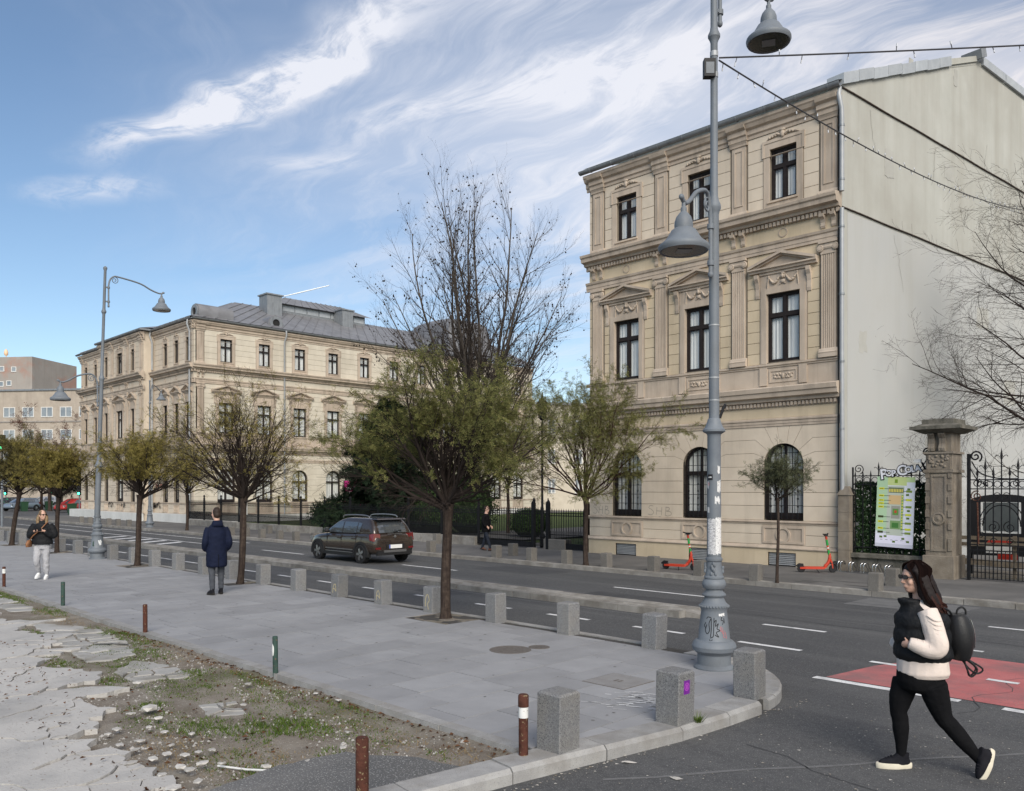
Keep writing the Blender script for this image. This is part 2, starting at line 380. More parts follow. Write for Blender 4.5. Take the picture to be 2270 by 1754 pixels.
M['lamp'] = mat('lamp_paint', (0.135,0.153,0.175), (0.175,0.195,0.218), 5, 0.55, 0.4, bump=0.12, bscale=50, big=(0.105,0.113,0.122), bigscale=2.5, bigamt=0.6, coords='obj')
M['black'] = mat('black_iron', (0.007,0.0075,0.009), (0.013,0.0135,0.0155), 12, 0.7, 0.18, bump=0.1, bscale=60)
M['blackplastic'] = mat('black_plastic', (0.010,0.010,0.011), (0.017,0.017,0.019), 10, 0.55, 0.25)
M['glass'] = glassmat('window_glass')
M['chrome'] = mat('steel', (0.55,0.55,0.56), None, rough=0.25, metal=1.0)
M['bark'] = mat('bark', (0.038,0.028,0.023), (0.075,0.056,0.045), 14, 0.95, 0.1, bump=1.0, bscale=35, streak=(0.03,0.022,0.02), stk=(40, 40, 2.2), stlo=0.45, sthi=0.62, stamt=0.9)
M['twig'] = mat('twig', (0.022,0.017,0.015), (0.038,0.029,0.025), 6, 0.9, 0.1)
M['twig_red'] = mat('twig_red', (0.036,0.019,0.017), (0.058,0.032,0.028), 6, 0.9, 0.1)
M['planebark'] = mat('grey_bark', (0.06,0.05,0.043), (0.095,0.082,0.07), 4, 0.95, 0.1, bump=0.6, bscale=20)
# ================================================================== the setting: ground, road, pavements
YK = 9.90            # kerb line of the near pavement
YF = 20.05           # kerb line of the far pavement
ZF = -0.20           # level of the far pavement
def zr(y): return -0.12 - 0.20 * max(0.0, min(1.0, (y - YK) / (YF - YK)))
def gridmesh(name, x0, x1, y0, y1, nx, ny, zf, m):
    V = [(x0+(x1-x0)*i/nx, y0+(y1-y0)*j/ny) for j in range(ny+1) for i in range(nx+1)]
    V = [(x, y, zf(x, y)) for x, y in V]
    F = [(j*(nx+1)+i, j*(nx+1)+i+1, (j+1)*(nx+1)+i+1, (j+1)*(nx+1)+i) for j in range(ny) for i in range(nx)]
    return np_mesh(name, V, F, m)
o = MB().add([(-900,-900,-0.5),(900,-900,-0.5),(900,900,-0.5),(-900,900,-0.5)], [(0,1,2,3)]).build('ground', M['ground']); tag(o, kind='structure')
b = MB()
b.add([(-200,YK,zr(YK)),(60,YK,zr(YK)),(60,YF,zr(YF)),(-200,YF,zr(YF))], [(0,1,2,3)])
b.add([(-7,-40,-0.12),(9,-40,-0.12),(9,YK,-0.12),(-7,YK,-0.12)], [(0,1,2,3)])
b.add([(-200,YF,-0.32),(-83,YF,-0.32),(-83,120,-0.32),(-200,120,-0.32)], [(0,1,2,3)])
road = b.build('road', M['asphalt']); tag(road, kind='structure')
def jag(poly, amp):
    """roughen the outline of a cracked piece, the same on both sides of a crack"""
    out = []
    n_ = len(poly)
    for i in range(n_):
        a = Vector(poly[i]); c = Vector(poly[(i+1) % n_]); l_ = (c-a).length; k_ = max(1, int(l_/0.09))
        out.append(tuple(a))
        if l_ < 0.1: continue
        key = a + c; d_ = (c-a).normalized(); nn = Vector((-d_.y, d_.x))
        if nn.x < 0: nn = -nn
        for j in range(1, k_):
            t = j/k_; p = a.lerp(c, t); off = amp*(.8*mnoise.noise((p.x*4.3, p.y*4.3, 7))+.35*mnoise.noise((p.x*13, p.y*13, 2)))
            p = p + nn*off*min(1, 4*t*(1-t)*1.3); out.append((p.x, p.y))
    return out
# ---- painted markings (thin coats on the asphalt)
def mark(name, poly, m='paint', dz=0.004):
    z = [zr(p[1]) + dz for p in poly]
    v = [(p[0], p[1], q) for p, q in zip(poly, z)]
    return MB().add(v, [tuple(range(len(v)))]).build(name, M[m], road)
def dash(x0, x1, y, w=0.12, **k): return mark('lane_mark', [(x0,y-w/2),(x1,y-w/2),(x1,y+w/2),(x0,y+w/2)], **k)
x = -6.72
for i in range(18): dash(x, x+1.02, 11.64); x -= 2.02
dash(-4.66, -4.1, 11.55, dz=0.009); dash(-3.2, -2.85, 11.5, dz=0.009); dash(-2.2, -1.2, 11.5, dz=0.009)
for a, c in ((-13.1,-10.4), (-21.8,-19.1), (-31.1,-27.9), (-4.6,-1.8)): dash(a, c, 16.62, 0.13)
for a, c in ((-7.4,-6.25), (-5.0,-3.85), (-2.6,-1.4)): dash(a, c, 13.66, 0.12, dz=0.009 if a > -4.8 else 0.004)
dash(-4.72, -3.7, 9.99, 0.15); dash(-3.7, -3.05, 9.985, 0.15); dash(-2.62, -1.2, 9.97, 0.14)
dash(-66, -36.2, 16.65, 0.14); dash(-66, -36, 18.6, 0.14); dash(-47, -37.2, 14.6, 0.14)
for i in range(5): mark('lane_mark', [(-44+i*1.7,14.75),(-43.5+i*1.7,14.75),(-44.9+i*1.7,16.4),(-45.4+i*1.7,16.4)])
for i in range(7): dash(-84, -80.5, 11.0+i*1.25, 0.5)
mark('bus_lane', [(-4.62,10.10),(40,10.10),(40,13.05),(-3.80,13.05),(-4.30,12.0),(-4.50,11.3)], 'redpaint', 0.005)
# ---- asphalt repair seams and patches
def strip(pts, w, m, dz, name='asphalt_patch'):
    pts = [Vector(p) for p in pts]; l = []; r = []
    for i, p in enumerate(pts):
        t = (pts[min(i+1, len(pts)-1)] - pts[max(0, i-1)]).normalized(); nrm = Vector((-t.y, t.x)) * w / 2 * random.uniform(0.6, 1.2)
        l.append(p + nrm); r.append(p - nrm)
    b = MB()
    for i in range(len(pts)-1):
        q = [r[i], r[i+1], l[i+1], l[i]]
        b.add([(v.x, v.y, zr(v.y)+dz) for v in q], [(0,1,2,3)])
    return b.build(name, M[m], road)
M['seam'] = mat('asphalt_seam', (0.12,0.12,0.12), (0.155,0.155,0.155), 3, 0.9, 0.2, speck=(0.24,0.24,0.24), sscale=90, slo=0.6, shi=0.7)
M['darkpatch'] = mat('asphalt_dark_patch', (0.05,0.05,0.053), (0.065,0.065,0.067), 3, 0.8, 0.3, speck=(0.12,0.12,0.12), sscale=90, slo=0.62, shi=0.7)
strip([(-4.25+0.25*i+0.03*math.sin(i*1.7), 5.25+0.36*i) for i in range(16)], 0.05, 'seam', 0.003)
strip([(-9+0.5*i, 15.2+0.05*math.sin(i)) for i in range(30)], 0.04, 'seam', 0.003)
strip([(-40+0.7*i, 18.3+0.05*math.sin(i)) for i in range(50)], 0.05, 'darkpatch', 0.003)
strip([(-30+0.7*i, 12.9+0.03*math.sin(i*2)) for i in range(32)], 0.06, 'seam', 0.003)
strip([(-4.62+0.02*i, 9.7+0.25*i) for i in range(14)], 0.035, 'darkpatch', 0.0025)
strip([(-3.9+0.35*i+0.08*math.sin(i*1.3), 6.9-0.10*i+0.06*math.sin(i*2.1)) for i in range(14)], 0.018, 'darkpatch', 0.003, 'road_crack')
strip([(-2.9+0.12*math.sin(i*1.1), 9.4+0.22*i) for i in range(16)], 0.010, 'darkpatch', 0.0065, 'road_crack')
strip([(-26+0.6*i, 14.6+0.1*math.sin(i*.9)) for i in range(40)], 0.02, 'darkpatch', 0.003, 'road_crack')
for (x0_, x1_, y0_, y1_) in ((-12.6,-9.8,14.5,15.6),(-19.5,-16.8,17.6,19.2),(-7.8,-5.6,17.9,19.6),(-15.6,-14.2,12.2,13.0)):
    mark('asphalt_patch', jag([(x0_,y0_),(x1_,y0_+.1),(x1_+.05,y1_),(x0_-.1,y1_-.05)], .05), 'darkpatch' if x0_ < -8 else 'seam', 0.0022)
random.seed(11)
# ---- near pavement: bed, kerb stones, slabs
arc = [(-6.35, YK)] + [(-6.35+2.02*math.sin(R(a)), YK-1.95+1.95*math.cos(R(a))) for a in range(8, 91, 8)] + [(-4.32,7.95)]
side = [(-4.33,7.2),(-4.38,6.5),(-4.46,5.95),(-4.58,5.4),(-4.66,4.8),(-4.74,4.2),(-4.84,3.4),(-5.0,2.4),(-5.2,1.2),(-5.45,0.0),(-5.9,-2),(-6.6,-5)]
outer = arc + side
def offset_path(path, d):
    out = []
    for i, p in enumerate(path):
        a = Vector(path[max(0, i-1)]); c = Vector(path[min(len(path)-1, i+1)]); t = (c-a).normalized()
        n_ = Vector((t.y, -t.x)); out.append((p[0]+n_.x*d, p[1]+n_.y*d))
    return out
def resample(path, steps):
    """points along path at the running lengths of steps"""
    out = [Vector(path[0])]; k = 0; cur = Vector(path[0]); rem = list(steps)
    for st_ in rem:
        need = st_
        while k < len(path)-1:
            seg = Vector(path[k+1]) - cur
            if seg.length >= need: cur = cur + seg.normalized()*need; out.append(cur.copy()); break
            need -= seg.length; k += 1; cur = Vector(path[k])
        else: break
    return out
inner_edge = [(-70, YK-0.14)] + offset_path(arc, 0.30)[1:] + offset_path(side, 0.30)[:4]
pav = MB()
pav_poly = [(-70,5.12),(-70,YK-0.05)] + [(p[0], p[1]) for p in offset_path(outer[:len(arc)+4], 0.06)] + [(-4.75,5.12)]
pav.slab(list(reversed(pav_poly)), -0.30, -0.012)
pavement = pav.build('pavement', M['joint']); tag(pavement, kind='structure')
def kerb_run(path, lens, width, z0, z1, m, parent, name='kerb_stone', ch=0.02, sink=0.0, zf=None):
    pts = resample(path, lens)
    for i in range(len(pts)-1):
        a, c = pts[i], pts[i+1]; t = (c-a)
        if t.length < 0.05: continue
        ln = t.length; ang_ = math.atan2(t.y, t.x)
        dzz = random.uniform(-0.006, 0.006) - (sink if random.random() < 0.2 else 0)
        g = 0.006
        bb = MB(); w = width
        def ring(xx): return [(xx,0,z0),(xx,0,z1-ch),(xx,-ch,z1),(xx,-w,z1),(xx,-w,z0)]
        bb.rings([ring(g), ring(g+0.012), ring(ln-g-0.012), ring(ln-g)], True, True)
        bb.v = [(x_, y_ * (0.985 if (k % 20 < 5 or k % 20 >= 15) else 1), z_) for k, (x_, y_, z_) in enumerate(bb.v)]
        zb = zf((a.x + c.x) / 2, (a.y + c.y) / 2) if zf else 0
        o = bb.build(name, M[m], parent, (a.x, a.y, dzz + zb), ang_ + random.uniform(-0.006, 0.006))
kerb_run([(-66, YK), (-6.35, YK)], [1.0]*60, 0.14, -0.3, 0.002, 'kerb', pavement)
kerb_run(arc, [0.21]*17, 0.32, -0.3, 0.004, 'kerb', pavement)
kerb_run([(-4.32,7.95)] + side, [0.62,0.75,0.95,1.0,0.9,0.55,1.05,1.0,1.0,1.0,1.0,1.1,1.0], 0.30, -0.3, 0.006, 'kerb', pavement, ch=0.035)
kerb_run([(-60,5.00),(-4.72,5.00)], [1.0]*56, -0.15, -0.25, 0.012, 'kerb', pavement, ch=-0.006)
conv = list(reversed([(-60,5.16),(-60,YK-0.15)] + [(p[0], p[1]) for p in offset_path(arc, 0.325)] + [(p[0], p[1]) for p in offset_path(side, 0.305)[:4]] + [(-4.95,5.16)]))
if area(conv) < 0: conv = list(reversed(conv))
rest = MB(); slabs = 0
ROW = 0.55
xr = -4.4; k = 0
holes = [(-11.03, 9.32, 0.55), (-18.43, 9.25, 0.5), (-24.92, 9.3, 0.5), (-32.07, 9.25, 0.5), (-37.5, 9.2, 0.5)]
while xr > -58:
    y = 5.16 - random.uniform(0, 1.0); 
    while y < YK:
        ly = random.choice((0.95, 1.05, 1.15)); 
        poly = [(xr-ROW, y), (xr, y), (xr, y+ly), (xr-ROW, y+ly)]
        poly = clip_convex(poly, conv)
        skip = any(abs((xr-ROW/2)-h[0]) < h[2]*0.95 and y+ly > h[1]-0.45 for h in holes)
        if skip and poly:
            cut = min(y+ly, 8.86); poly = clip_convex([(xr-ROW, y), (xr, y), (xr, cut), (xr-ROW, cut)], conv) if cut > y+0.1 else []
        if len(poly) >= 3 and abs(area(poly)) > 0.01:
            q = inset(poly, [0.0065]*len(poly))
            if xr > -23.5 and slabs < 298:
                cx_ = sum(p[0] for p in q)/len(q); cy_ = sum(p[1] for p in q)/len(q)
                ql = [(p[0]-cx_, p[1]-cy_) for p in q]; n_ = len(ql)
                bb = MB().slab(ql, -0.05, 0)
                ob = bb.build('paving_slab', M['paver'], pavement, (cx_, cy_, random.uniform(-0.0015, 0.0015)))
                ob.rotation_euler = (random.uniform(-.0025,.0025), random.uniform(-.0025,.0025), 0); slabs += 1
            else:
                rest.slab(q, -0.05, random.uniform(-0.0012, 0.0012))
        y += ly
    xr -= ROW
o = rest.build('paving_slabs', M['paver'], pavement); o['kind'] = 'stuff'
M['gum'] = mat('pavement_gum', (0.12,0.115,0.112), (0.17,0.165,0.16), 9, .9, .1)
gv = MB()
for i in range(150):
    x_, y_ = random.uniform(-24,-4.9), random.uniform(5.3,9.6); r_ = random.uniform(.008,.026)
    gv.add([(x_+r_*math.cos(a*.9)*random.uniform(.7,1.2), y_+r_*math.sin(a*.9)*random.uniform(.7,1.2), .0032) for a in range(7)], [tuple(range(7))])
o = gv.build('gum_spots', M['gum'], pavement); o['kind'] = 'stuff'
# tree pits (earth squares in the pavement)
for h in holes:
    gridmesh('tree_pit', h[0]-0.56, h[0]+0.56, 8.87, 9.75, 10, 8, lambda x_, y_: -0.012+0.012*mnoise.noise((x_*4, y_*4, 0)), M['dirt']).parent = pavement
# ---- far pavement and its kerb
b = MB(); b.box(-83, 60, YF, 70, -0.6, ZF)
farpav = b.build('far_pavement', M['far_pave']); tag(farpav, kind='structure')
kerb_run([(-83, YF-0.01), (60, YF-0.01)][::-1], [1.0]*150, -0.16, -0.5, ZF+0.004, 'kerb_old', farpav, ch=-0.02)
# worn patches and cracks on the far pavement
M['pavpatch'] = mat('pavement_patch', (0.075,0.072,0.07), (0.10,0.097,0.093), 4, 0.95, 0.1)
for (x_, y_, w_, h_) in ((-9.9,21.0,0.5,0.1),(-9.2,21.5,0.55,0.06),(-8.6,20.8,0.5,0.07),(-10.0,20.7,0.35,0.06),(-11.4,20.9,0.5,0.06),(-16.3,20.5,0.25,0.12)):
    pts = [(x_+w_*math.cos(a*0.63)*random.uniform(0.6,1.1), y_+h_*math.sin(a*0.63)*random.uniform(0.5,1.4), ZF+0.004) for a in range(10)]
    MB().add(pts, [tuple(range(10))]).build('pavement_stain', M['pavpatch'], farpav)
# garden lawn behind the fence
lawn = gridmesh('lawn', -56.8, -21, 27.2, 70, 40, 30, lambda x_, y_: -0.17+0.05*mnoise.noise((x_*.3, y_*.3, 0)), M['lawn']); tag(lawn, kind='structure')
b = MB(); b.box(-56.6, -21, 25.6, 27.2, -0.6, -0.196); pth = b.build('garden_path', M['far_pave']); tag(pth, kind='structure')
o = gridmesh('garden_walk', -33, -26.5, 27, 60, 2, 8, lambda x_, y_: -0.09, M['far_pave']); tag(o, kind='structure')
# ---- median kerb island
med = MB().box(-64, -8.9, 13.42, 13.70, -0.5, -0.075).build('median', M['kerb_old']); tag(med, kind='structure')
def zmed(x_, y_): return zr(13.5)
kerb_run([(-8.8,13.32),(-64,13.32)], [0.55,0.9,1.0,0.8,0.6]*16, -0.20, -0.2, 0.135, 'kerb_old', med, ch=-0.025, zf=zmed)
kerb_run([(-8.8,13.74),(-64,13.74)], [1.0,0.7,0.9]*24, 0.20, -0.2, 0.125, 'kerb_old', med, ch=0.025, zf=zmed)
bb = MB(); bb.rings([[(-8.83,13.34,-0.4),(-8.83,13.72,-0.4),(-8.83,13.72,-0.065),(-8.83,13.34,-0.065)],[(-8.3,13.44,-0.4),(-8.3,13.62,-0.4),(-8.3,13.62,-0.155),(-8.3,13.44,-0.155)]])
bb.build('kerb_stone', M['kerb_old'], med)
# ---- manhole covers and hatch
M['iron'] = mat('cast_iron', (0.10,0.085,0.075), (0.15,0.135,0.12), 30, 0.7, 0.4, bump=0.3, bscale=60)
def manhole(x_, y_, r_, label, grp):
    e = empty('manhole_cover', (x_, y_, 0), 0, None, label, 'manhole cover', grp)
    MB().lathe([(r_, -0.01), (r_, 0.004), (r_*0.9, 0.004), (r_*0.88, 0.001), (0.001, 0.001)], 28).build('rim', M['iron'], e)
    q = MB()
    for a in range(12):
        t = a*math.pi/6; c_, s_ = math.cos(t), math.sin(t)
        for rr in (0.25, 0.5, 0.75): 
            q.add([(r_*rr*c_-0.006*s_, r_*rr*s_+0.006*c_, 0.004), (r_*rr*c_+0.006*s_, r_*rr*s_-0.006*c_, 0.004), (r_*(rr+.13)*c_+0.006*s_, r_*(rr+.13)*s_-0.006*c_, 0.004), (r_*(rr+.13)*c_-0.006*s_, r_*(rr+.13)*s_+0.006*c_, 0.004)], [(0,1,2,3)])
    q.build('raised_pattern', M['iron'], e)['kind'] = 'stuff'
manhole(-8.19, 8.10, 0.29, 'large round cast iron manhole cover in the paving', None)
manhole(-8.04, 8.52, 0.15, 'small round cover beside the large manhole cover', None)
e = empty('hatch_cover', (-5.97, 7.66, 0), R(0), None, 'square flush metal hatch cover in the paving near the lamp post', 'hatch')
MB().box(-0.30,0.30,-0.30,0.30,-0.02,0.003).build('frame', M['iron'], e)
M['hatch'] = mat('hatch_plate', (0.20,0.19,0.185), (0.25,0.245,0.24), 6, 0.6, 0.4, bump=0.2, bscale=80)
MB().box(-0.285,0.285,-0.285,0.285,-0.02,0.006).build('plate', M['hatch'], e)
for sx in (-0.03, 0.03): MB().box(sx-0.012,sx+0.012,-0.04,0.04,0,0.0085).build('lifting_slot', M['iron'], e)
# scuffed white paint marks on the paving
for i in range(46):
    t = random.random(); x_ = -5.2 + random.gauss(0,.22); y_ = 7.0 + 0.9*(random.random()-.5) - (x_+5.2)*0.3
    a = random.uniform(-0.3,0.3)+0.5; l_ = random.uniform(0.015,0.10); w_ = random.uniform(0.004,0.012)
    c_, s_ = math.cos(a), math.sin(a)
    MB().add([(x_-l_*c_+w_*s_, y_-l_*s_-w_*c_, 0.0035),(x_+l_*c_+w_*s_, y_+l_*s_-w_*c_, 0.0035),(x_+l_*c_-w_*s_, y_+l_*s_+w_*c_, 0.0035),(x_-l_*c_-w_*s_, y_-l_*s_+w_*c_, 0.0035)], [(0,1,2,3)]).build('paint_scuff', M['paint'], pavement)

# ================================================================== the waste ground beside the pavement
def zd(x_, y_):
    e_ = max(0.0, min(1.0, (5.0-y_)/0.5))
    return -0.03*e_ - 0.040 + 0.028*mnoise.noise((x_*0.9, y_*0.9, 3)) + 0.016*mnoise.noise((x_*3.1, y_*3.1, 1)) + 0.007*mnoise.noise((x_*9, y_*9, 5))
dirt = gridmesh('waste_ground', -44, -4.95, -4.0, 5.01, 420, 170, zd, M['dirt']); tag(dirt, kind='structure')
dirt.data.polygons.foreach_set('use_smooth', [True]*len(dirt.data.polygons))
def pip(p, poly):
    c_ = False; n_ = len(poly)
    for i in range(n_):
        a, b_ = poly[i], poly[i-1]
        if (a[1] > p[1]) != (b_[1] > p[1]) and p[0] < (b_[0]-a[0])*(p[1]-a[1])/(b_[1]-a[1])+a[0]: c_ = not c_
    return c_
def voronoi_pieces(pts, bound):
    out = []
    for i, p in enumerate(pts):
        cell = bound[:]
        for j, q in enumerate(pts):
            if i == j or (p[0]-q[0])**2+(p[1]-q[1])**2 > 9: continue
            m_ = ((p[0]+q[0])/2, (p[1]+q[1])/2); dx_, dy_ = q[0]-p[0], q[1]-p[1]
            cell = clip(cell, m_, (m_[0]-dy_, m_[1]+dx_))
            if len(cell) < 3: break
        if len(cell) >= 3: out.append(cell)
    return out
plaza_edge = [(-30,1.5),(-24,3.2),(-19,3.9),(-16.7,3.95),(-15.8,4.1),(-13.4,3.9),(-12.5,3.75),(-12.3,3.35),(-11.55,3.45),(-10.8,3.65),(-10.2,3.1),(-9.3,3.05),(-8.8,2.88),(-8.0,2.62),(-7.4,2.62),(-6.8,2.66),(-6.2,2.62),(-5.9,2.2),(-6.0,1.0),(-6.3,-2.5),(-30,-2.5)]
plaza = MB().box(-29.9,-6.4,-3.5,2.2,-0.3,-0.03).build('broken_concrete_paving', M['dirt']); tag(plaza, kind='structure')
rs_ = random.Random(5)
pts = []
for ix in range(-30, -5):
    for iy in range(-4, 6):
        if rs_.random() < 0.92: pts.append((ix*0.95+rs_.uniform(-.38,.38), iy*0.9+rs_.uniform(-.36,.36)))
for _ in range(80):
    ex = rs_.choice(plaza_edge[3:17]); pts.append((ex[0]+rs_.gauss(0,.45), ex[1]-abs(rs_.gauss(0,.35))+.15))
npc = 0
bigb = [(-31,-3.2),(-5.5,-3.2),(-5.5,5),(-31,5)]
for cell in voronoi_pieces(pts, bigb):
    cx_ = sum(p[0] for p in cell)/len(cell); cy_ = sum(p[1] for p in cell)/len(cell)
    if not pip((cx_, cy_), plaza_edge): continue
    # split the big cells along the cast slab joints
    for cl_ in (cell,):
        q = jag(cl_, 0.16); q = inset(q, [0.0035+0.008*abs(mnoise.noise((p[0], p[1], 4))) for p in q])
        if area(q) < 0.006: continue
        ql = [(p[0]-cx_, p[1]-cy_) for p in q]; tp = ql
        near = min(1.0, max(0.0, (cy_-2.0)/1.2))
        bb = MB().slab(ql, -.12, 0)
        ob = bb.build('concrete_piece', M['concrete'], plaza, (cx_, cy_, 0.005+rs_.uniform(-.006,.006)-0.040*near))
        ob.rotation_euler = (rs_.uniform(-.012,.012)*(0.4+near), rs_.uniform(-.012,.012)*(0.4+near), 0); npc += 1
# grey weathered slabs, half sunk in the dirt
for (poly, seed, nn_) in (([(-16.0,4.15),(-11.7,3.75),(-11.75,4.42),(-12.9,4.72),(-14.9,4.72)], 3, 24), ([(-10.9,3.8),(-10.15,3.8),(-9.95,4.45),(-10.85,4.55),(-11.4,4.25)], 4, 12), ([(-8.6,3.85),(-8.1,3.75),(-7.95,4.1),(-8.5,4.25)], 6, 7), ([(-24,4.2),(-17.5,4.3),(-17.3,4.75),(-24,4.9)], 8, 16)):
    rr = random.Random(seed); xs = [p[0] for p in poly]; ys = [p[1] for p in poly]; pp = []
    while len(pp) < nn_:
        p = (rr.uniform(min(xs), max(xs)), rr.uniform(min(ys), max(ys)))
        if pip(p, poly): pp.append(p)
    pc = list(reversed(poly)) if area(poly) < 0 else poly
    for cell in voronoi_pieces(pp, pc):
        if len(cell) < 3 or abs(area(cell)) < 0.01: continue
        cx_ = sum(p[0] for p in cell)/len(cell); cy_ = sum(p[1] for p in cell)/len(cell)
        q = inset(jag(cell, 0.12), [0.012]*len(jag(cell, 0.12)))
        if area(q) < 0.008: continue
        ql = [(p[0]-cx_, p[1]-cy_) for p in q]; tp = inset(ql, [0.008]*len(ql))
        bb = MB().rings([[(p[0],p[1],-0.10) for p in ql],[(p[0],p[1],-0.01) for p in ql],[(p[0],p[1],0) for p in tp]])
        ob = bb.build('sunken_slab_piece', M['concrete_grey'], plaza, (cx_, cy_, zd(cx_, cy_)+0.016+rr.uniform(-.01,.008)))
        ob.rotation_euler = (rr.uniform(-.03,.03), rr.uniform(-.03,.03), 0)
# old asphalt patch by the corner
ap = [(-5.0,0),(-4.95,2.4),(-4.9,3.6),(-4.86,4.25),(-5.0,4.42),(-5.35,4.34),(-5.6,4.22),(-5.8,4.05),(-6.0,3.98),(-6.06,3.6),(-6.05,3.2),(-5.95,2.8),(-5.9,2.4),(-6.0,1.5),(-6.2,0)]
ap = jag(ap, 0.09)
if area(ap) < 0: ap = list(reversed(ap))
o = MB().slab(ap, -0.2, -0.002).build('asphalt_patch', M['asphalt_old']); tag(o, kind='structure')
# ---- rubble stones
def stone_mesh(seed, flat=0.55):
    rr = random.Random(seed); bm = bmesh.new(); bmesh.ops.create_icosphere(bm, subdivisions=1, radius=1)
    sx, sy = rr.uniform(.8,1.4), rr.uniform(.7,1.1)
    for v in bm.verts:
        k_ = rr.uniform(.72,1.12); v.co = Vector((v.co.x*sx*k_, v.co.y*sy*k_, v.co.z*flat*k_))
        if v.co.z > flat*.6: v.co.z = flat*.6
    me = bpy.data.meshes.new('rubble'); bm.to_mesh(me); bm.free(); me.materials.append(M['rubble']); return me
stm = [stone_mesh(i, random.uniform(.25,.5)) for i in range(10)]
rs_ = random.Random(21); nst = 0
big_st = [(330,1570,.10),(290,1580,.05),(425,1625,.06),(380,1650,.055),(265,1650,.06),(440,1665,.05),(410,1672,.055),(440,1730,.06),(350,1590,.05),(680,1685,.05),(385,1745,.08),(310,1640,.05),(370,1670,.06),(450,1690,.07),(240,1625,.05),(260,1615,.06),(330,1610,.05),(365,1620,.05),(470,1660,.05),(540,1560,.045),(305,1512,.06),(345,1520,.04),(700,1535,.045),(750,1550,.05),(770,1620,.04),(760,1655,.05),(590,1698,.07),(130,1635,.075),(550,1515,.05),(300,1660,.05),(400,1700,.09),(340,1680,.06),(290,1690,.06),(420,1705,.07),(490,1690,.05),(360,1715,.06)]
def gpx(px, py, z=0.0):
    d_ = (2.22-z)*1850/(py-1084); xc = (px-1135)/1850*d_; return c2w(xc, d_)
for (px, py, sz) in big_st:
    x_, y_ = gpx(px, py); o = new_obj('rubble_stone', rs_.choice(stm), None, (x_, y_, max(zd(x_, y_), -0.02)+sz*.25), rs_.uniform(0, 6.3)); o.scale = (sz*.85, sz*.85, sz*.7)
    tag(o, 'broken white concrete stone lying on the waste ground', 'stone', 'white rubble stones on the waste ground'); nst += 1
pe = MB(); 
V = []; F = []
for i in range(5200):
    x_ = rs_.uniform(-14,-5); y_ = rs_.uniform(2.5,4.95)
    if mnoise.noise((x_*1.1, y_*1.1, 9)) < -0.05 or pip((x_, y_), plaza_edge) and rs_.random() < .93: continue
    s_ = abs(rs_.gauss(0,.008))+.003; z_ = zd(x_, y_); b0 = len(V); a = rs_.uniform(0,6)
    for j in range(4): V.append((x_+s_*math.cos(a+j*1.57)*rs_.uniform(.6,1.3), y_+s_*math.sin(a+j*1.57)*rs_.uniform(.6,1.3), z_-0.002))
    V.append((x_, y_, z_+s_*.8))
    for j in range(4): F.append((b0+j, b0+(j+1) % 4, b0+4))
o = np_mesh('gravel', V, F, M['rubble']); tag(o, 'scattered pale gravel over the waste ground', 'gravel', kind='stuff')
# ---- grass
def blades(spots, dens, h0, h1, seed, spread=0.5, wid=0.006):
    rr = np.random.default_rng(seed); VV = []; 
    for (cx_, cy_, rx, ry, hm) in spots:
        n_ = int(dens*rx*ry*4)
        a = rr.uniform(0, 2*np.pi, n_); r_ = np.sqrt(rr.uniform(0, 1, n_))*(1+0.25*np.sin(a*3+cx_*7)+0.2*np.sin(a*5+cy_*11))
        X_ = cx_+rx*r_*np.cos(a); Y_ = cy_+ry*r_*np.sin(a); H_ = rr.uniform(h0, h1, n_)*hm*(1.1-0.55*r_)
        th = rr.uniform(0, 2*np.pi, n_); ln = rr.uniform(0.1, spread, n_)*H_*2; la = rr.uniform(0, 2*np.pi, n_)
        for i in range(n_):
            if Y_[i] > 5.0: continue
            z_ = zd(X_[i], Y_[i])-0.004; dx_, dy_ = wid*np.cos(th[i]), wid*np.sin(th[i])
            VV.append(((X_[i]-dx_, Y_[i]-dy_, z_), (X_[i]+dx_, Y_[i]+dy_, z_), (X_[i]+ln[i]*np.cos(la[i]), Y_[i]+ln[i]*np.sin(la[i]), z_+H_[i])))
    V_ = np.array(VV).reshape(-1, 3); return V_, np.arange(len(V_)).reshape(-1, 3)
sp = [(-7.25,4.0,.55,.42,1.25),(-7.75,3.55,.45,.35,1.0),(-7.0,4.25,.35,.2,1.0),(-8.9,3.5,.3,.22,.9),(-10.1,4.5,.3,.2,1.1),(-10.45,3.62,.28,.2,1.0),(-10.1,3.2,.2,.15,.9),(-6.2,3.3,.2,.16,1.1),(-6.15,3.5,.12,.1,1.3),(-6.25,4.0,.2,.14,.9),(-11.9,3.5,.6,.2,.8),(-13.3,4.9,.5,.12,.8),(-16.9,4.8,.8,.22,.8),(-11.7,4.6,.7,.2,.7),(-9.3,4.8,.8,.12,.7),(-7.2,4.85,.7,.09,.7),(-5.5,4.6,.2,.1,.8),(-14.5,3.95,.9,.14,.7),(-12.6,4.85,.5,.14,.8),(-20,4.8,2,.2,.8),(-25,4.5,3,.4,.8),(-8.2,4.6,1.2,.35,.55),(-9.6,4.1,1.0,.5,.5),(-11.2,4.1,.7,.35,.6),(-6.6,4.5,.8,.35,.5),(-8.3,3.3,.7,.35,.5),(-6.6,3.3,.6,.4,.5),(-12.3,4.3,1.0,.4,.6),(-13.6,4.75,1.2,.2,.7)]
Vg, Fg = blades(sp, 1150, 0.015, 0.065, 3, 0.6)
o = np_mesh('grass', Vg, Fg, M['grass']); tag(o, 'short green grass in patches on the waste ground', 'grass', kind='stuff')
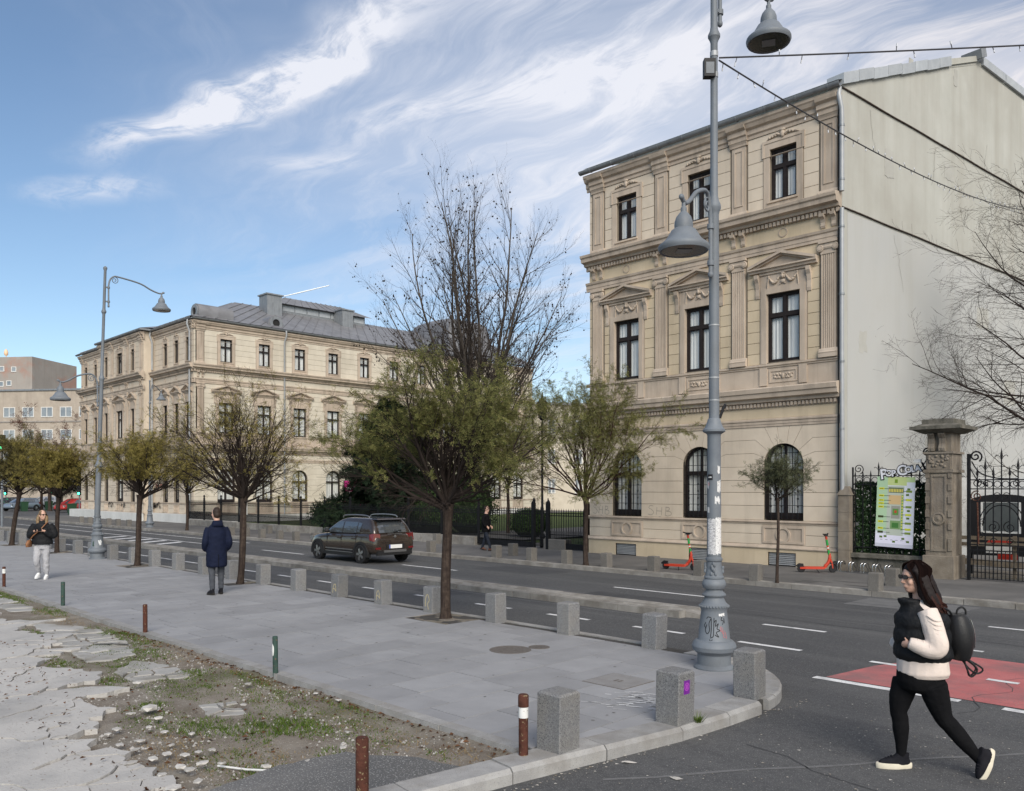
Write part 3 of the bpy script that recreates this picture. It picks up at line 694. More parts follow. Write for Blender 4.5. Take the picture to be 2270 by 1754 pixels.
sp2 = [(-5.3,4.75,.4,.18,1),(-6.0,4.6,.5,.25,.8),(-6.4,3.5,.7,.45,.8),(-7.0,3.0,.6,.3,.9),(-7.6,3.1,.5,.3,.8),(-9,4.85,2,.1,.8),(-12,4.9,2,.1,.7),(-6.8,4.6,.8,.3,.6),(-8.6,4.5,.9,.3,.5),(-16,4.7,2,.2,.7),(-11,4.7,1,.2,.6)]
Vg, Fg = blades(sp2, 650, 0.01, 0.05, 4, 1.4, 0.004)
o = np_mesh('dry_grass', Vg, Fg, M['drygrass']); tag(o, 'brown dry grass and straw on the waste ground', 'dry grass', kind='stuff')
# tufts in the paving and at the kerb
def tuft(x_, y_, n_, h_, z_=0.0, label=''):
    rr = random.Random(int(x_*100)); V = []
    for i in range(n_):
        a = rr.uniform(0,6.28); r_ = rr.uniform(0,.05); l_ = rr.uniform(.3,1.0)*h_; b_ = a+rr.uniform(-.6,.6)
        px, py = x_+r_*math.cos(a), y_+r_*math.sin(a)
        V += [(px-.005*math.sin(b_), py+.005*math.cos(b_), z_), (px+.005*math.sin(b_), py-.005*math.cos(b_), z_), (px+l_*.9*math.cos(b_), py+l_*.9*math.sin(b_), z_+l_)]
    o = np_mesh('grass_tuft', V, np.arange(len(V)).reshape(-1, 3), M['grass']); tag(o, label, 'grass tuft')
tuft(-4.40, 6.86, 60, .10, 0, 'small green grass tuft at the foot of the stickered granite bollard')
tuft(-5.28, 9.10, 26, .06, 0, 'tiny grass tuft at the foot of the near lamp post')
# ================================================================== the palace: facade builder
def stucco(name, a, b_, dirt, amt=0.5, lo=0.5, hi=0.78, rough=0.9, rnd=0.03):
    return mat(name, a, b_, 1.7, rough, 0.15, streak=dirt, stk=(2.2, 2.2, 0.22), stlo=lo, sthi=hi, stamt=amt, bump=0.12, bscale=60, rnd=rnd, big=tuple(q*0.86 for q in a), bigscale=0.6, bigamt=0.5)
M['st_wall'] = stucco('stucco_wall', (0.55,0.47,0.375), (0.60,0.52,0.42), (0.30,0.26,0.21), 0.35)
M['st_trim'] = stucco('stucco_trim', (0.44,0.362,0.288), (0.50,0.42,0.34), (0.20,0.17,0.14), 0.65, 0.46, 0.72)
M['st_yel'] = stucco('stucco_yellow', (0.51,0.42,0.295), (0.56,0.465,0.335), (0.30,0.24,0.17), 0.45)
M['st_gap'] = mat('stucco_groove', (0.17,0.145,0.115), (0.22,0.19,0.15), 4, 0.95, 0.1)
M['st_grime'] = mat('stucco_grimy', (0.22,0.19,0.155), (0.33,0.28,0.225), 3, 0.95, 0.1, streak=(0.12,0.10,0.085), stk=(3,3,.5), stlo=.45, sthi=.7, stamt=.7)
M['wood_dark'] = mat('dark_window_frame', (0.014,0.010,0.010), (0.022,0.017,0.016), 8, 0.65, 0.25)
M['curtain'] = mat('curtain', (0.66,0.65,0.62), (0.74,0.73,0.70), 1.2, 0.95, 0.1, streak=(0.38,0.37,0.35), stk=(9,9,.25), stlo=.45, sthi=.65, stamt=.6)
M['zinc'] = mat('zinc', (0.21,0.225,0.24), (0.27,0.285,0.30), 2.2, 0.5, 0.5, metal=0.35, streak=(0.13,0.135,0.14), stk=(5,5,.7), stlo=.5, sthi=.7, stamt=.6)
M['zincpipe'] = mat('downpipe', (0.30,0.315,0.325), (0.37,0.38,0.39), 3, 0.5, 0.4, metal=0.2, streak=(0.2,0.2,0.2), stamt=.5)
M['tar'] = mat('black_tar', (0.02,0.02,0.02), None, rough=0.9)
def prof_x(mb, prof, x0, x1, m=0):
    """closed (y,z) profile extruded along x"""
    return mb.rings([[(x0, p[0], p[1]) for p in prof], [(x1, p[0], p[1]) for p in prof]], True, True, m)
def arch_pts(cx, zs, r, n=14, a0=0, a1=180): return [(cx+r*math.cos(R(a0+(a1-a0)*i/n)), zs+r*math.sin(R(a0+(a1-a0)*i/n))) for i in range(n+1)]
def ring_strip(mb, outer, inner, y0, y1, closed=True):
    n_ = len(outer); vs = []
    for y in (y0, y1):
        vs += [(p[0], y, p[1]) for p in outer] + [(p[0], y, p[1]) for p in inner]
    fs = []
    for i in range(n_ if closed else n_-1):
        j = (i+1) % n_
        fs += [(i, n_+i, n_+j, j), (2*n_+i, 2*n_+j, 3*n_+j, 3*n_+i), (i, j, 2*n_+j, 2*n_+i), (n_+i, 3*n_+i, 3*n_+j, n_+j)]
    return mb.add(vs, fs)
_cache = {}
def cached(key, fn):
    if key not in _cache: _cache[key] = fn()
    return _cache[key]
def put(key, name, mats, fn, parent, loc=(0,0,0), rz=0.0, smooth=None):
    me = cached(key, lambda: fn(MB()).mesh(name, mats, smooth))
    return new_obj(name, me, parent, loc, rz)
def rect_window(root, loc, rz, w, z0, z1, tz, dark='wood_dark', detail=True):
    """casement window: two leaves under a transom; loc at the bay axis on the facade plane"""
    hw = w/2; fw = 0.075
    def fr(b):
        for (a, c, e, f) in ((-hw,hw,z0,z0+fw),(-hw,hw,z1-fw,z1),(-hw,-hw+fw,z0+fw,z1-fw),(hw-fw,hw,z0+fw,z1-fw)): b.box(a,c,0.20,0.28,e,f)
        b.box(-hw+fw,hw-fw,0.185,0.27,tz-0.055,tz+0.055); b.box(-0.05,0.05,0.19,0.275,z0+fw,z1-fw)
        if detail:
            for (a, c, e, f) in ((-hw+fw,-0.05,z0+fw,tz-.055),(0.05,hw-fw,z0+fw,tz-.055),(-hw+fw,-0.05,tz+.055,z1-fw),(0.05,hw-fw,tz+.055,z1-fw)):
                t = 0.032
                for (a2,c2,e2,f2) in ((a,c,e,e+t),(a,c,f-t,f),(a,a+t,e+t,f-t),(c-t,c,e+t,f-t)): b.box(a2,c2,0.215,0.262,e2,f2)
        return b
    loc = (loc[0]+.11*math.sin(rz), loc[1]-.11*math.cos(rz), loc[2])
    o = put(('wf',w,z0,z1,detail), 'window', M[dark], fr, root, loc, rz)
    for sx in (-1, 1):
        for (e, f) in ((z0+fw, tz-.055), (tz+.055, z1-fw)):
            c0, c1 = sorted((sx*0.05, sx*(hw-fw)))
            put(('pane',w,sx,e,f), 'pane', M['glass'], lambda b: b.add([(c0,.24,e),(c1,.24,e),(c1,.24,f),(c0,.24,f)], [(0,1,2,3)]), o)
    def cur(b):
        n_ = 28; vs = []
        for i in range(n_+1):
            x_ = -hw+w*i/n_; y_ = 0.315+0.016*math.sin(i*1.9)+0.008*math.sin(i*4.1)
            vs += [(x_, y_, z0+0.02), (x_, y_, z1-0.02)]
        return b.add(vs, [(2*i, 2*i+2, 2*i+3, 2*i+1) for i in range(n_)])
    put(('cur',w,z0,z1), 'curtain', M['curtain'], cur, o)
    return o
def arch_window(root, loc, rz, w, z0, zs, grille=True, frame='wood_dark'):
    r = w/2; fw = 0.085; tz = zs-0.22
    def outline(k): return [(-k, z0+(r-k))] + [(k, z0+(r-k))] + arch_pts(0, zs, k)
    def fr(b):
        ring_strip(b, outline(r), outline(r-fw), 0.22, 0.30)
        b.box(-r+fw, r-fw, 0.20, 0.29, tz-.06, tz+.06); b.box(-.055,.055,0.21,0.295,z0+fw,tz-.06); b.box(-.035,.035,0.225,0.285,tz+.06,zs+r-fw)
        b.box(-r+fw, r-fw, 0.215, 0.285, z0+fw, z0+.22)
        return b
    loc = (loc[0]+.09*math.sin(rz), loc[1]-.09*math.cos(rz), loc[2])
    o = put(('af',w,z0,zs), 'window', M[frame], fr, root, loc, rz)
    for sx in (-1, 1):
        c0, c1 = sorted((sx*.055, sx*(r-fw)))
        put(('ap',w,sx,z0,zs), 'pane', M['glass'], lambda b: b.add([(c0,.25,z0+.22),(c1,.25,z0+.22),(c1,.25,tz-.06),(c0,.25,tz-.06)], [(0,1,2,3)]), o)
    put(('afan',w,z0,zs), 'fan_pane', M['glass'], lambda b: (lambda pl: b.add([(q[0],.25,q[1]) for q in pl], [tuple(range(len(pl)))]))([(-r+fw,tz+.06),(r-fw,tz+.06)]+arch_pts(0,zs,r-fw)), o)
    def cur(b):
        n_ = 24; vs = []
        for i in range(n_+1):
            x_ = -r*.98+w*.98*i/n_; y_ = 0.35+0.02*math.sin(i*2.1)+.01*math.sin(i*4.7); zt = zs+math.sqrt(max(0, r*r-x_*x_))
            vs += [(x_, y_, z0+.05), (x_, y_, zt)]
        return b.add(vs, [(2*i, 2*i+2, 2*i+3, 2*i+1) for i in range(n_)])
    put(('acur',w,z0,zs), 'curtain', M['curtain'], cur, o)
    if grille:
        def gr(b):
            nb = 8; g = 0.011
            for i in range(nb):
                x_ = -r+0.03+(w-0.06)*i/(nb-1); zt = zs+math.sqrt(max(0.0, r*r-x_*x_))-.02
                b.box(x_-g, x_+g, .125, .147, z0+.02, zt)
                if i in (1, 6, 3):
                    for k_ in range(5): b.ell((x_, .136, z0+.18+k_*.24), (.035,.02,.05), 6, 4)
            z_ = z0+.12
            while z_ < zs+.45:
                hx = r-.01 if z_ < zs else math.sqrt(max(0, r*r-(z_-zs)**2))-.01
                b.box(-hx, hx, .13, .142, z_-g*.8, z_+g*.8); z_ += .33
            return b
        q = put(('agr',w,z0,zs), 'grille', M['black'], gr, o); q['kind'] = 'stuff'
    return o
def complement(x0, x1, holes):
    out = []; c = x0
    for a, b_ in sorted(holes):
        if a > c+.02: out.append((c, a))
        c = max(c, b_)
    if x1 > c+.02: out.append((c, x1))
    return out
def course(wall, x0, x1, z0, z1, m, y=-0.02, gap=0.011, ends=(0.0, 0.0)):
    a, c, e, f = x0+ends[0], x1-ends[1], z0+gap/2, z1-gap/2; t = 0.008
    b = MB().rings([[(a,0.004,e),(c,0.004,e),(c,0.004,f),(a,0.004,f)], [(a,y+t,e),(c,y+t,e),(c,y+t,f),(a,y+t,f)], [(a,y,e+t),(c,y,e+t),(c,y,f-t),(a,y,f-t)]], False, True)
    return b.build('wall_course', m, wall)
def facade(root, loc, rz, x0, x1, bays, pils=(), zb=-0.2, grille=True, ground='panel', top=14.05, plinth=None, courses=True, detail=True, cap_l=0.0, cap_r=0.0, upper=True, wallm='st_wall', midm='st_yel', vents=()):
    """bays: list of (axis x, k) with k the width factor of the bay; facade plane y=0, outside is -y"""
    ca, sa = math.cos(rz), math.sin(rz)
    def L2(x_, y_=0.0, z_=0.0): return (loc[0]+x_*ca-y_*sa, loc[1]+x_*sa+y_*ca, loc[2]+z_)
    def at_(x_): return L2(x_)
    T = 0.45
    # ---------------- backing wall with openings
    b = MB()
    def storey(z0, z1, op):      # op: list of (xa, xb, za, zb)
        c = x0
        for (xa, xb, za, zz) in sorted(op):
            b.box(c, xa, 0, T, z0, z1); b.box(xa, xb, 0, T, z0, za); b.box(xa, xb, 0, T, zz, z1); c = xb
        b.box(c, x1, 0, T, z0, z1)
    ZS = 2.985
    gop = [(x_-.665*k_, x_+.665*k_) for x_, k_ in bays]
    c = x0
    for (xa, xb) in gop:
        b.box(c, xa, 0, T, 1.22, ZS); c = xb
    b.box(c, x1, 0, T, 1.22, ZS)
    edges = [x0]+[(bays[i][0]+bays[i+1][0])/2 for i in range(len(bays)-1)]+[x1]
    for i, (x_, k_) in enumerate(bays):
        r = .665*k_
        b.extr([(edges[i],ZS),(x_-r,ZS)]+list(reversed(arch_pts(x_,ZS,r)))[1:-1]+[(x_+r,ZS),(edges[i+1],ZS),(edges[i+1],4.2),(edges[i],4.2)], 0, T)
    vo = [(v-.47, v+.47) for v in vents]
    c = x0
    for (xa, xb) in vo: b.box(c, xa, -0.06, T, zb-.3, .33); b.box(xa, xb, -0.06, T, .22, .33); c = xb
    b.box(c, x1, -0.06, T, zb-.3, .33)
    b.box(x0, x1, 0, T, .33, 1.22)
    b.box(x0, x1, 0, T, 4.2, 6.2)
    storey(6.2, 9.7, [(x_-.565*k_, x_+.565*k_, 6.23, 8.4) for x_, k_ in bays])
    b.box(x0, x1, 0, T, 9.7, 11.05)
    storey(11.05, top, [(x_-.45*k_, x_+.45*k_, 11.33, 12.98) for x_, k_ in bays])
    wall = b.build('wall', M['st_gap'], root, loc, rz)
    wm, ym, tm = M[wallm], M[midm], M['st_trim']
    # ---------------- ground floor courses
    if courses:
        zc = [1.22, 1.68, 2.10, 2.49, 2.93]
        for a, e in zip(zc[:-1], zc[1:]):
            for (p, q) in complement(x0, x1, gop): course(wall, p, q, a, e, wm)
        for i, (x_, k_) in enumerate(bays):
            r = .665*k_
            for sgn in (-1, 1):
                xm = edges[i+1] if sgn > 0 else edges[i]; dx_ = abs(xm-x_)
                def ray(th, d_): return (d_*math.cos(R(th)), d_*math.sin(R(th)))
                def arcp(a, e): return [ray(a+(e-a)*j/4, r) for j in range(5)]
                H = 4.2-ZS; h1 = 3.79-ZS; h2 = 3.36-ZS; h0 = 2.93-ZS
                t1, t2, t3, t4 = 80, 62, 40, 20
                c1 = H/math.tan(R(t1)); c2 = H/math.tan(R(t2)); c3 = min(h1/math.tan(R(t3)), dx_*.9); c4 = min(h2/math.tan(R(t4)), dx_*.86)
                r0 = math.sqrt(max(0, r*r-h0*h0))
                polys = [arcp(90,t1)+[(c1,H),(0,H)] , arcp(t1,t2)+[(c2,H),(c1,H)], arcp(t2,t3)+[(c3,h1),(dx_,h1),(dx_,H),(c2,H)],
                         arcp(t3,t4)+[(c4,h2),(dx_,h2),(dx_,h1),(c3,h1)], arcp(t4,0)+[(r0,h0),(dx_,h0),(dx_,h2),(c4,h2)]]
                for pl in polys:
                    pl = [(x_+sgn*p[0], ZS+p[1]) for p in pl]
                    if area(pl) < 0: pl = list(reversed(pl))
                    ds = []
                    for j in range(len(pl)):
                        p, q = pl[j], pl[(j+1) % len(pl)]
                        flat = abs(p[0]-q[0]) < 1e-6 and (abs(p[0]-xm) < 1e-6 or abs(p[0]-x_) < 1e-6)
                        onarc = abs(math.hypot(p[0]-x_, p[1]-ZS)-r) < 1e-3 and abs(math.hypot(q[0]-x_, q[1]-ZS)-r) < 1e-3
                        ds.append(0.0 if flat or onarc else .0055)
                    MB().extr(inset(pl, ds), -.02, .004).build('wall_course', wm, wall)
    else:
        for (p, q) in complement(x0, x1, gop): course(wall, p, q, 1.22, 2.93, wm)
        for i, (x_, k_) in enumerate(bays):
            r = .665*k_
            MB().extr([(edges[i],2.93),(x_-r,2.93)]+list(reversed(arch_pts(x_,ZS,r)))[0:]+[(x_+r,2.93),(edges[i+1],2.93),(edges[i+1],4.2),(edges[i],4.2)], -.02, .004).build('wall_course', wm, wall)
    for x_, k_ in bays: arch_window(root, at_(x_), rz, 1.33*k_, 1.25, ZS, grille)
    # ---------------- plinth, pedestal, belt
    pm = M[plinth] if plinth else ym
    for (p, q) in complement(x0, x1, vo): course(wall, p, q, zb-.02, .33, pm, -.085, 0.0)
    for (xa, xb) in vo: course(wall, xa, xb, .22, .33, pm, -.085, 0.0)
    for (xa, xb) in vo:
        q = empty('vent', at_((xa+xb)/2), rz, root) if False else None
        vb = MB().box(xa, xb, .02, .06, zb-.0, .22).build('basement_vent', M['tar'], root, loc, rz)
        for j in range(7):
            MB().add([(xa+.02,-.05,zb+.04+j*.055),(xb-.02,-.05,zb+.04+j*.055),(xb-.02,0.0,zb+.085+j*.055),(xa+.02,0.0,zb+.085+j*.055)], [(0,1,2,3)]).build('louvre', M['zincpipe'], vb)
    prof_x(MB(), [(.004,.33),(-.12,.33),(-.13,.36),(-.10,.39),(-.06,.42),(-.03,.45),(.004,.45)], x0-cap_l, x1+cap_r).build('plinth_moulding', tm, root, loc, rz)
    prof_x(MB(), [(.004,1.10),(-.035,1.10),(-.035,1.14),(-.075,1.16),(-.075,1.20),(-.03,1.22),(.004,1.22)], x0-cap_l, x1+cap_r).build('sill_belt', tm, root, loc, rz)
    for (p, q) in complement(x0, x1, [(x_-.74*k_, x_+.74*k_) for x_, k_ in bays]):
        course(wall, p, q, .45, .78, wm); course(wall, p, q, .78, 1.10, wm)
    for x_, k_ in bays:
        hw = .70*k_
        def pan(b):
            b.box(-hw-.04, hw+.04, -.02, .004, .45, 1.10)
            ring_strip(b, [(-hw,.50),(hw,.50),(hw,1.05),(-hw,1.05)], [(-hw+.07,.57),(hw-.07,.57),(hw-.07,.98),(-hw+.07,.98)], -.05, -.018)
            return b
        if ground == 'panel':
            o = put(('pan',k_), 'parapet_panel', tm, pan, root, at_(x_), rz)
            def circ(b):
                n_ = 24; cc = [(0+.245*math.cos(2*math.pi*j/n_), .775+.245*math.sin(2*math.pi*j/n_)) for j in range(n_)]; ci = [(0+.185*math.cos(2*math.pi*j/n_), .775+.185*math.sin(2*math.pi*j/n_)) for j in range(n_)]
                return ring_strip(b, cc, ci, -.055, -.018)
            put(('circ',), 'roundel', tm, circ, o)
        else:
            def bal(b):
                b.box(-hw-.04, hw+.04, -.06, .004, .45, .53); b.box(-hw-.04, hw+.04, -.06, .004, 1.02, 1.10); b.box(-hw-.04,hw+.04,-.01,.004,.53,1.02); return b
            o = put(('bal',k_), 'parapet_panel', tm, bal, root, at_(x_), rz)
            n_ = 4
            for j in range(n_):
                put(('balu',), 'baluster', tm, lambda b: b.lathe([(.045,0),(.05,.05),(.03,.1),(.065,.2),(.05,.3),(.03,.38),(.05,.43),(.05,.49)], 8), o, (-hw*.72+2*hw*.72*j/(n_-1), -.035, .53), 0, 40)
    # ---------------- lower entablature
    e = MB(); prof_x(e, [(.004,4.2),(-.045,4.2),(-.045,4.28),(-.06,4.28),(-.06,4.36),(-.085,4.38),(-.085,4.43),(-.03,4.46),(.004,4.46)], x0-cap_l, x1+cap_r).build('architrave', tm, root, loc, rz)
    course(wall, x0, x1, 4.46, 4.80, ym, -.02, 0)
    prof_x(MB(), [(.004,4.80),(-.05,4.80),(-.05,4.95),(-.16,4.97),(-.18,5.06),(-.30,5.10),(-.32,5.22),(-.36,5.25),(-.38,5.38),(-.33,5.42),(-.06,5.46),(.004,5.46)], x0-cap_l, x1+cap_r).build('cornice', tm, root, loc, rz)
    def dent(zc_, y0_, y1_, h_, st_, w_):
        q = MB(); xx = x0+.03
        while xx < x1-.03: q.box(xx, xx+w_, y0_, y1_, zc_, zc_+h_); xx += st_
        o = q.build('dentil_row', tm, root, loc, rz); o['kind'] = 'stuff'
    dent(4.83, -.11, -.048, .115, .125, .07)
    # ---------------- first floor
    course(wall, x0, x1, 5.46, 6.06, tm, -.02, 0)
    prof_x(MB(), [(.004,6.06),(-.05,6.06),(-.05,6.10),(-.085,6.12),(-.085,6.17),(-.03,6.19),(.004,6.19)], x0-cap_l, x1+cap_r).build('sill_belt', tm, root, loc, rz)
    for x_, k_ in bays:
        def ped_(b):
            for sx in (-1, 1): b.box(sx*.66*k_-.13*k_, sx*.66*k_+.13*k_, -.065, -.018, 5.5, 6.06)
            ring_strip(b, [(-.47*k_,5.58),(.47*k_,5.58),(.47*k_,5.98),(-.47*k_,5.98)], [(-.42*k_,5.63),(.42*k_,5.63),(.42*k_,5.93),(-.42*k_,5.93)], -.045, -.018)
            return b
        o = put(('p1',k_), 'apron_panel', tm, ped_, root, at_(x_), rz)
        if detail:
            def scroll(b):
                for sx in (-1, 1):
                    pts = [(sx*(.05+.3*t)*k_, -.04, 5.78+.075*math.sin(t*9)) for t in [j/12 for j in range(13)]]
                    b.tube(pts, [.022*(1.2-j/14) for j in range(13)], 5)
                    for j in (3, 6, 9): b.ell((sx*(.05+.3*j/12)*k_, -.04, 5.78-.06*math.sin(j*9/12)), (.05*k_,.025,.035), 7, 5)
                b.ell((0,-.045,5.78), (.06*k_,.035,.085), 8, 6); return b
            q = put(('sc',k_), 'foliage_relief', tm, scroll, o, smooth=50); q['kind'] = 'stuff'
    ph = [(p-.30, p+.30) for p in pils]; sh = [(x_-.80*k_, x_+.80*k_) for x_, k_ in bays]
    zz = 6.19
    while zz < 9.66:
        z2 = min(zz+.352, 9.70)
        hh = ph+(sh if zz < 9.15 else [])
        for (p, q) in complement(x0, x1, hh):
            if courses or True: course(wall, p, q, zz, z2, ym if midm else wm, ends=(.01, .01))
        zz = z2
    for x_, k_ in bays:
        rect_window(root, at_(x_), rz, 1.13*k_, 6.23, 8.40, 7.72, detail=detail)
        hw = .565*k_
        def sur(b):
            o_ = .17*k_
            for sx in (-1, 1):
                a, e_ = sorted((sx*hw, sx*(hw+o_))); b.box(a, e_, -.06, .02, 6.19, 8.58)
                a, e_ = sorted((sx*(hw+o_), sx*(hw+o_+.05*k_))); b.box(a, e_, -.035, .02, 6.19, 8.58)
                b.box(*sorted((sx*(hw-.0), sx*(hw-.001))), -.05, .2, 6.23, 8.4)
            b.box(-hw, hw, -.06, .02, 8.40, 8.58)
            b.box(-hw-.22*k_, hw+.22*k_, -.03, .02, 8.58, 9.06)     # frieze field
            b.box(-hw-.22*k_, hw+.22*k_, -.075, .02, 9.02, 9.10)
            return b
        o = put(('sur',k_), 'window_surround', tm, sur, root, at_(x_), rz)
        def cons(b):
            prof = [(.02,8.30),(-.05,8.30),(-.07,8.40),(-.06,8.60),(-.10,8.80),(-.17,8.92),(-.18,9.04),(.02,9.04)]
            return prof_x(b, prof, -.065*k_, .065*k_)
        for sx in (-1, 1): put(('cons',k_), 'console', tm, cons, o, (sx*(hw+.30*k_), 0, 0))
        if detail:
            def swag(b):
                pts = []
                for j in range(13):
                    t = j/12; pts.append(((.10+.36*t)*k_, -.055, 8.93-.19*math.sin(math.pi*t)-.02*t))
                b.tube(pts, [.02+.028*math.sin(math.pi*j/12) for j in range(13)], 6)
                for j in range(2, 11, 2):
                    b.ell((pts[j][0], -.075, pts[j][2]), (.035,.03,.032), 6, 5)
                b.tube([(.47*k_,-.055,8.95),(.50*k_,-.05,8.8),(.515*k_,-.05,8.6),(.51*k_,-.045,8.46)], [.02,.028,.024,.006], 6)
                b.ell((.48*k_,-.06,8.95), (.035,.025,.035), 6, 5)
                return b
            q = put(('sw1',k_), 'garland', tm, swag, o, smooth=60); q['kind'] = 'stuff'
            q2 = new_obj('garland', q.data, o); q2.scale = (-1, 1, 1); q2['kind'] = 'stuff'
            def mask(b):
                b.ell((0,-.075,8.90), (.055,.05,.075), 9, 7); b.ell((0,-.06,8.985), (.085,.04,.04), 8, 6); b.ell((-.065,-.055,8.9), (.03,.03,.07), 7, 5); b.ell((.065,-.055,8.9), (.03,.03,.07), 7, 5)
                b.ell((0,-.06,8.74), (.09,.03,.06), 8, 5); b.tube([(-.1,-.05,8.66),(0,-.06,8.72),(.1,-.05,8.66)], .02, 5); return b
            q = put(('mask',), 'mask_relief', tm, mask, o, smooth=60); q['kind'] = 'stuff'
        # pediment
        W_ = 1.14*k_
        def pedi(b):
            prof_x(b, [(.02,9.10),(-.13,9.10),(-.15,9.16),(-.21,9.19),(-.21,9.235),(.02,9.235)], -W_, W_)
            zt = 9.60; pts = [(-W_,9.235),(W_,9.235),(W_,9.30),(0,zt+.06),(-W_,9.30)]
            tp = [(-W_*.72,9.25),(W_*.72,9.25),(0,9.25+(zt-9.30)*.72)]
            b.extr([(-W_+.1,9.236),(W_-.1,9.236),(0,zt-.02)], -.04, .02)
            for sx in (-1, 1):
                A = (sx*W_, 9.236); Bp = (0, zt); th = .085
                q = [A, (A[0], A[1]+th), (Bp[0], Bp[1]+th), Bp]
                if sx > 0: q = list(reversed(q))
                if area(q) < 0: q = list(reversed(q))
                b.extr(q, -.22, .02)
                q2_ = [(p[0]*.93, p[1]-.045) for p in q]; b.extr(q2_, -.14, .02)
            return b
        put(('pedi',k_), 'pediment', tm, pedi, o)
    # pilasters of the first floor
    for p in pils:
        hw = .225
        def shaft(b):
            pr = [(hw, .0)]; nfl = 6; fx_ = 2*hw*.86/nfl
            xs = hw*.86
            pr = [(-hw,.02),(-hw,-.085),(-xs,-.085)]
            for j in range(nfl):
                a = -xs+j*fx_; pr += [(a+fx_*.22,-.085),(a+fx_*.34,-.060),(a+fx_*.66,-.060),(a+fx_*.78,-.085)]
            pr += [(xs,-.085),(hw,-.085),(hw,.02)]
            b.rings([[(q[0],q[1],6.46) for q in pr],[(q[0],q[1],9.30) for q in pr]], True, True); return b
        o = put(('shaft',), 'pilaster', tm, shaft, root, at_(p), rz)
        put(('pbase',), 'pilaster_base', tm, lambda b: prof_x(b, [(.02,6.19),(-.15,6.19),(-.15,6.30),(-.135,6.30),(-.15,6.34),(-.12,6.38),(-.11,6.42),(-.09,6.46),(.02,6.46)], -.29, .29), o)
        def capi(b):
            b.box(-.235,.235,-.10,.02,9.30,9.36); b.box(-.21,.21,-.095,.02,9.36,9.45)
            prof_x(b, [(.02,9.45),(-.12,9.45),(-.135,9.50),(-.12,9.56),(.02,9.56)], -.25, .25)
            b.box(-.29,.29,-.16,.02,9.62,9.70); b.box(-.26,.26,-.12,.02,9.56,9.62); return b
        q = put(('capi',), 'capital', tm, capi, o)
        for sx in (-1, 1):
            def vol(b):
                b.lathe([(.105,0),(.105,.03),(.085,.045),(.06,.035),(.06,.05),(.03,.055),(.001,.05)], 16)
                b.xf(Matrix.Rotation(R(90), 4, 'X')); return b
            put(('vol',), 'volute', tm, vol, q, (sx*.235, -.10, 9.48), 0, 40)
    # ---------------- main entablature
    prof_x(MB(), [(.004,9.70),(-.07,9.70),(-.07,9.80),(-.085,9.80),(-.085,9.92),(-.12,9.95),(-.14,10.02),(-.05,10.05),(.004,10.05)], x0-cap_l, x1+cap_r).build('architrave', tm, root, loc, rz)
    course(wall, x0, x1, 10.05, 10.48, ym, -.03, 0)
    for x_, k_ in bays:
        def circ2(b):
            n_ = 20; return ring_strip(b, [(.15*math.cos(2*math.pi*j/n_), 10.265+.15*math.sin(2*math.pi*j/n_)) for j in range(n_)], [(.12*math.cos(2*math.pi*j/n_), 10.265+.12*math.sin(2*math.pi*j/n_)) for j in range(n_)], -.05, -.028)
        put(('c2',), 'roundel', tm, circ2, root, at_(x_), rz)
    for p in pils:
        for sx in (-1, 1):
            put(('brk',), 'bracket', tm, lambda b: prof_x(b, [(.02,10.10),(-.06,10.10),(-.09,10.16),(-.08,10.26),(-.12,10.36),(-.22,10.42),(-.24,10.5),(.02,10.5)], -.07, .07), root, at_(p+sx*.17), rz)
    prof_x(MB(), [(.004,10.48),(-.07,10.48),(-.07,10.62),(-.20,10.64),(-.22,10.72),(-.38,10.76),(-.40,10.88),(-.45,10.92),(-.47,11.00),(-.40,11.03),(-.05,11.07),(.004,11.07)], x0-cap_l*1.1, x1+cap_r*1.1).build('cornice', tm, root, loc, rz)
    dent(10.49, -.15, -.068, .12, .135, .08)
    # ---------------- attic storey
    uh = [(p-.32, p+.32) for p in pils]; us = [(x_-.68*k_, x_+.68*k_) for x_, k_ in bays]
    zz = 11.07
    while zz < 13.46:
        z2 = min(zz+.405, 13.5)
        for (p, q) in complement(x0, x1, uh+(us if zz < 13.05 else [])): course(wall, p, q, zz, z2, wm, ends=(.006, .006))
        zz = z2
    for x_, k_ in bays:
        rect_window(root, at_(x_), rz, .90*k_, 11.33, 12.98, 12.42, detail=detail)
        hw = .45*k_; o_ = .21*k_
        def su(b):
            ring_strip(b, [(-hw-o_,11.10),(hw+o_,11.10),(hw+o_,13.20),(-hw-o_,13.20)], [(-hw,11.33),(hw,11.33),(hw,12.98),(-hw,12.98)], -.045, .02)
            ring_strip(b, [(-hw-o_-.05,12.75),(hw+o_+.05,12.75),(hw+o_+.05,13.27),(-hw-o_-.05,13.27)], [(-hw-o_+.02,12.76),(hw+o_-.02,12.76),(hw+o_-.02,13.18),(-hw-o_+.02,13.18)], -.065, .02)
            b.box(-hw-.06, hw+.06, -.09, .02, 11.27, 11.33); return b
        o = put(('su',k_), 'window_surround', tm, su, root, at_(x_), rz)
        def crown(b):
            b.ell((0,-.07,13.36), (.085,.06,.12), 9, 7); b.ell((0,-.08,13.48), (.11,.05,.05), 8, 6)
            for sx in (-1, 1):
                b.tube([(sx*.08*k_,-.06,13.34),(sx*.2*k_,-.06,13.40),(sx*.36*k_,-.05,13.36),(sx*.55*k_,-.045,13.29)], [.05,.045,.035,.012], 6)
                for j in range(4): b.ell((sx*(.14+.1*j)*k_, -.075, 13.38-.015*j), (.04,.03,.04), 6, 5)
            return b
        q = put(('crown',k_), 'crest_relief', tm, crown, o, smooth=60); q['kind'] = 'stuff'
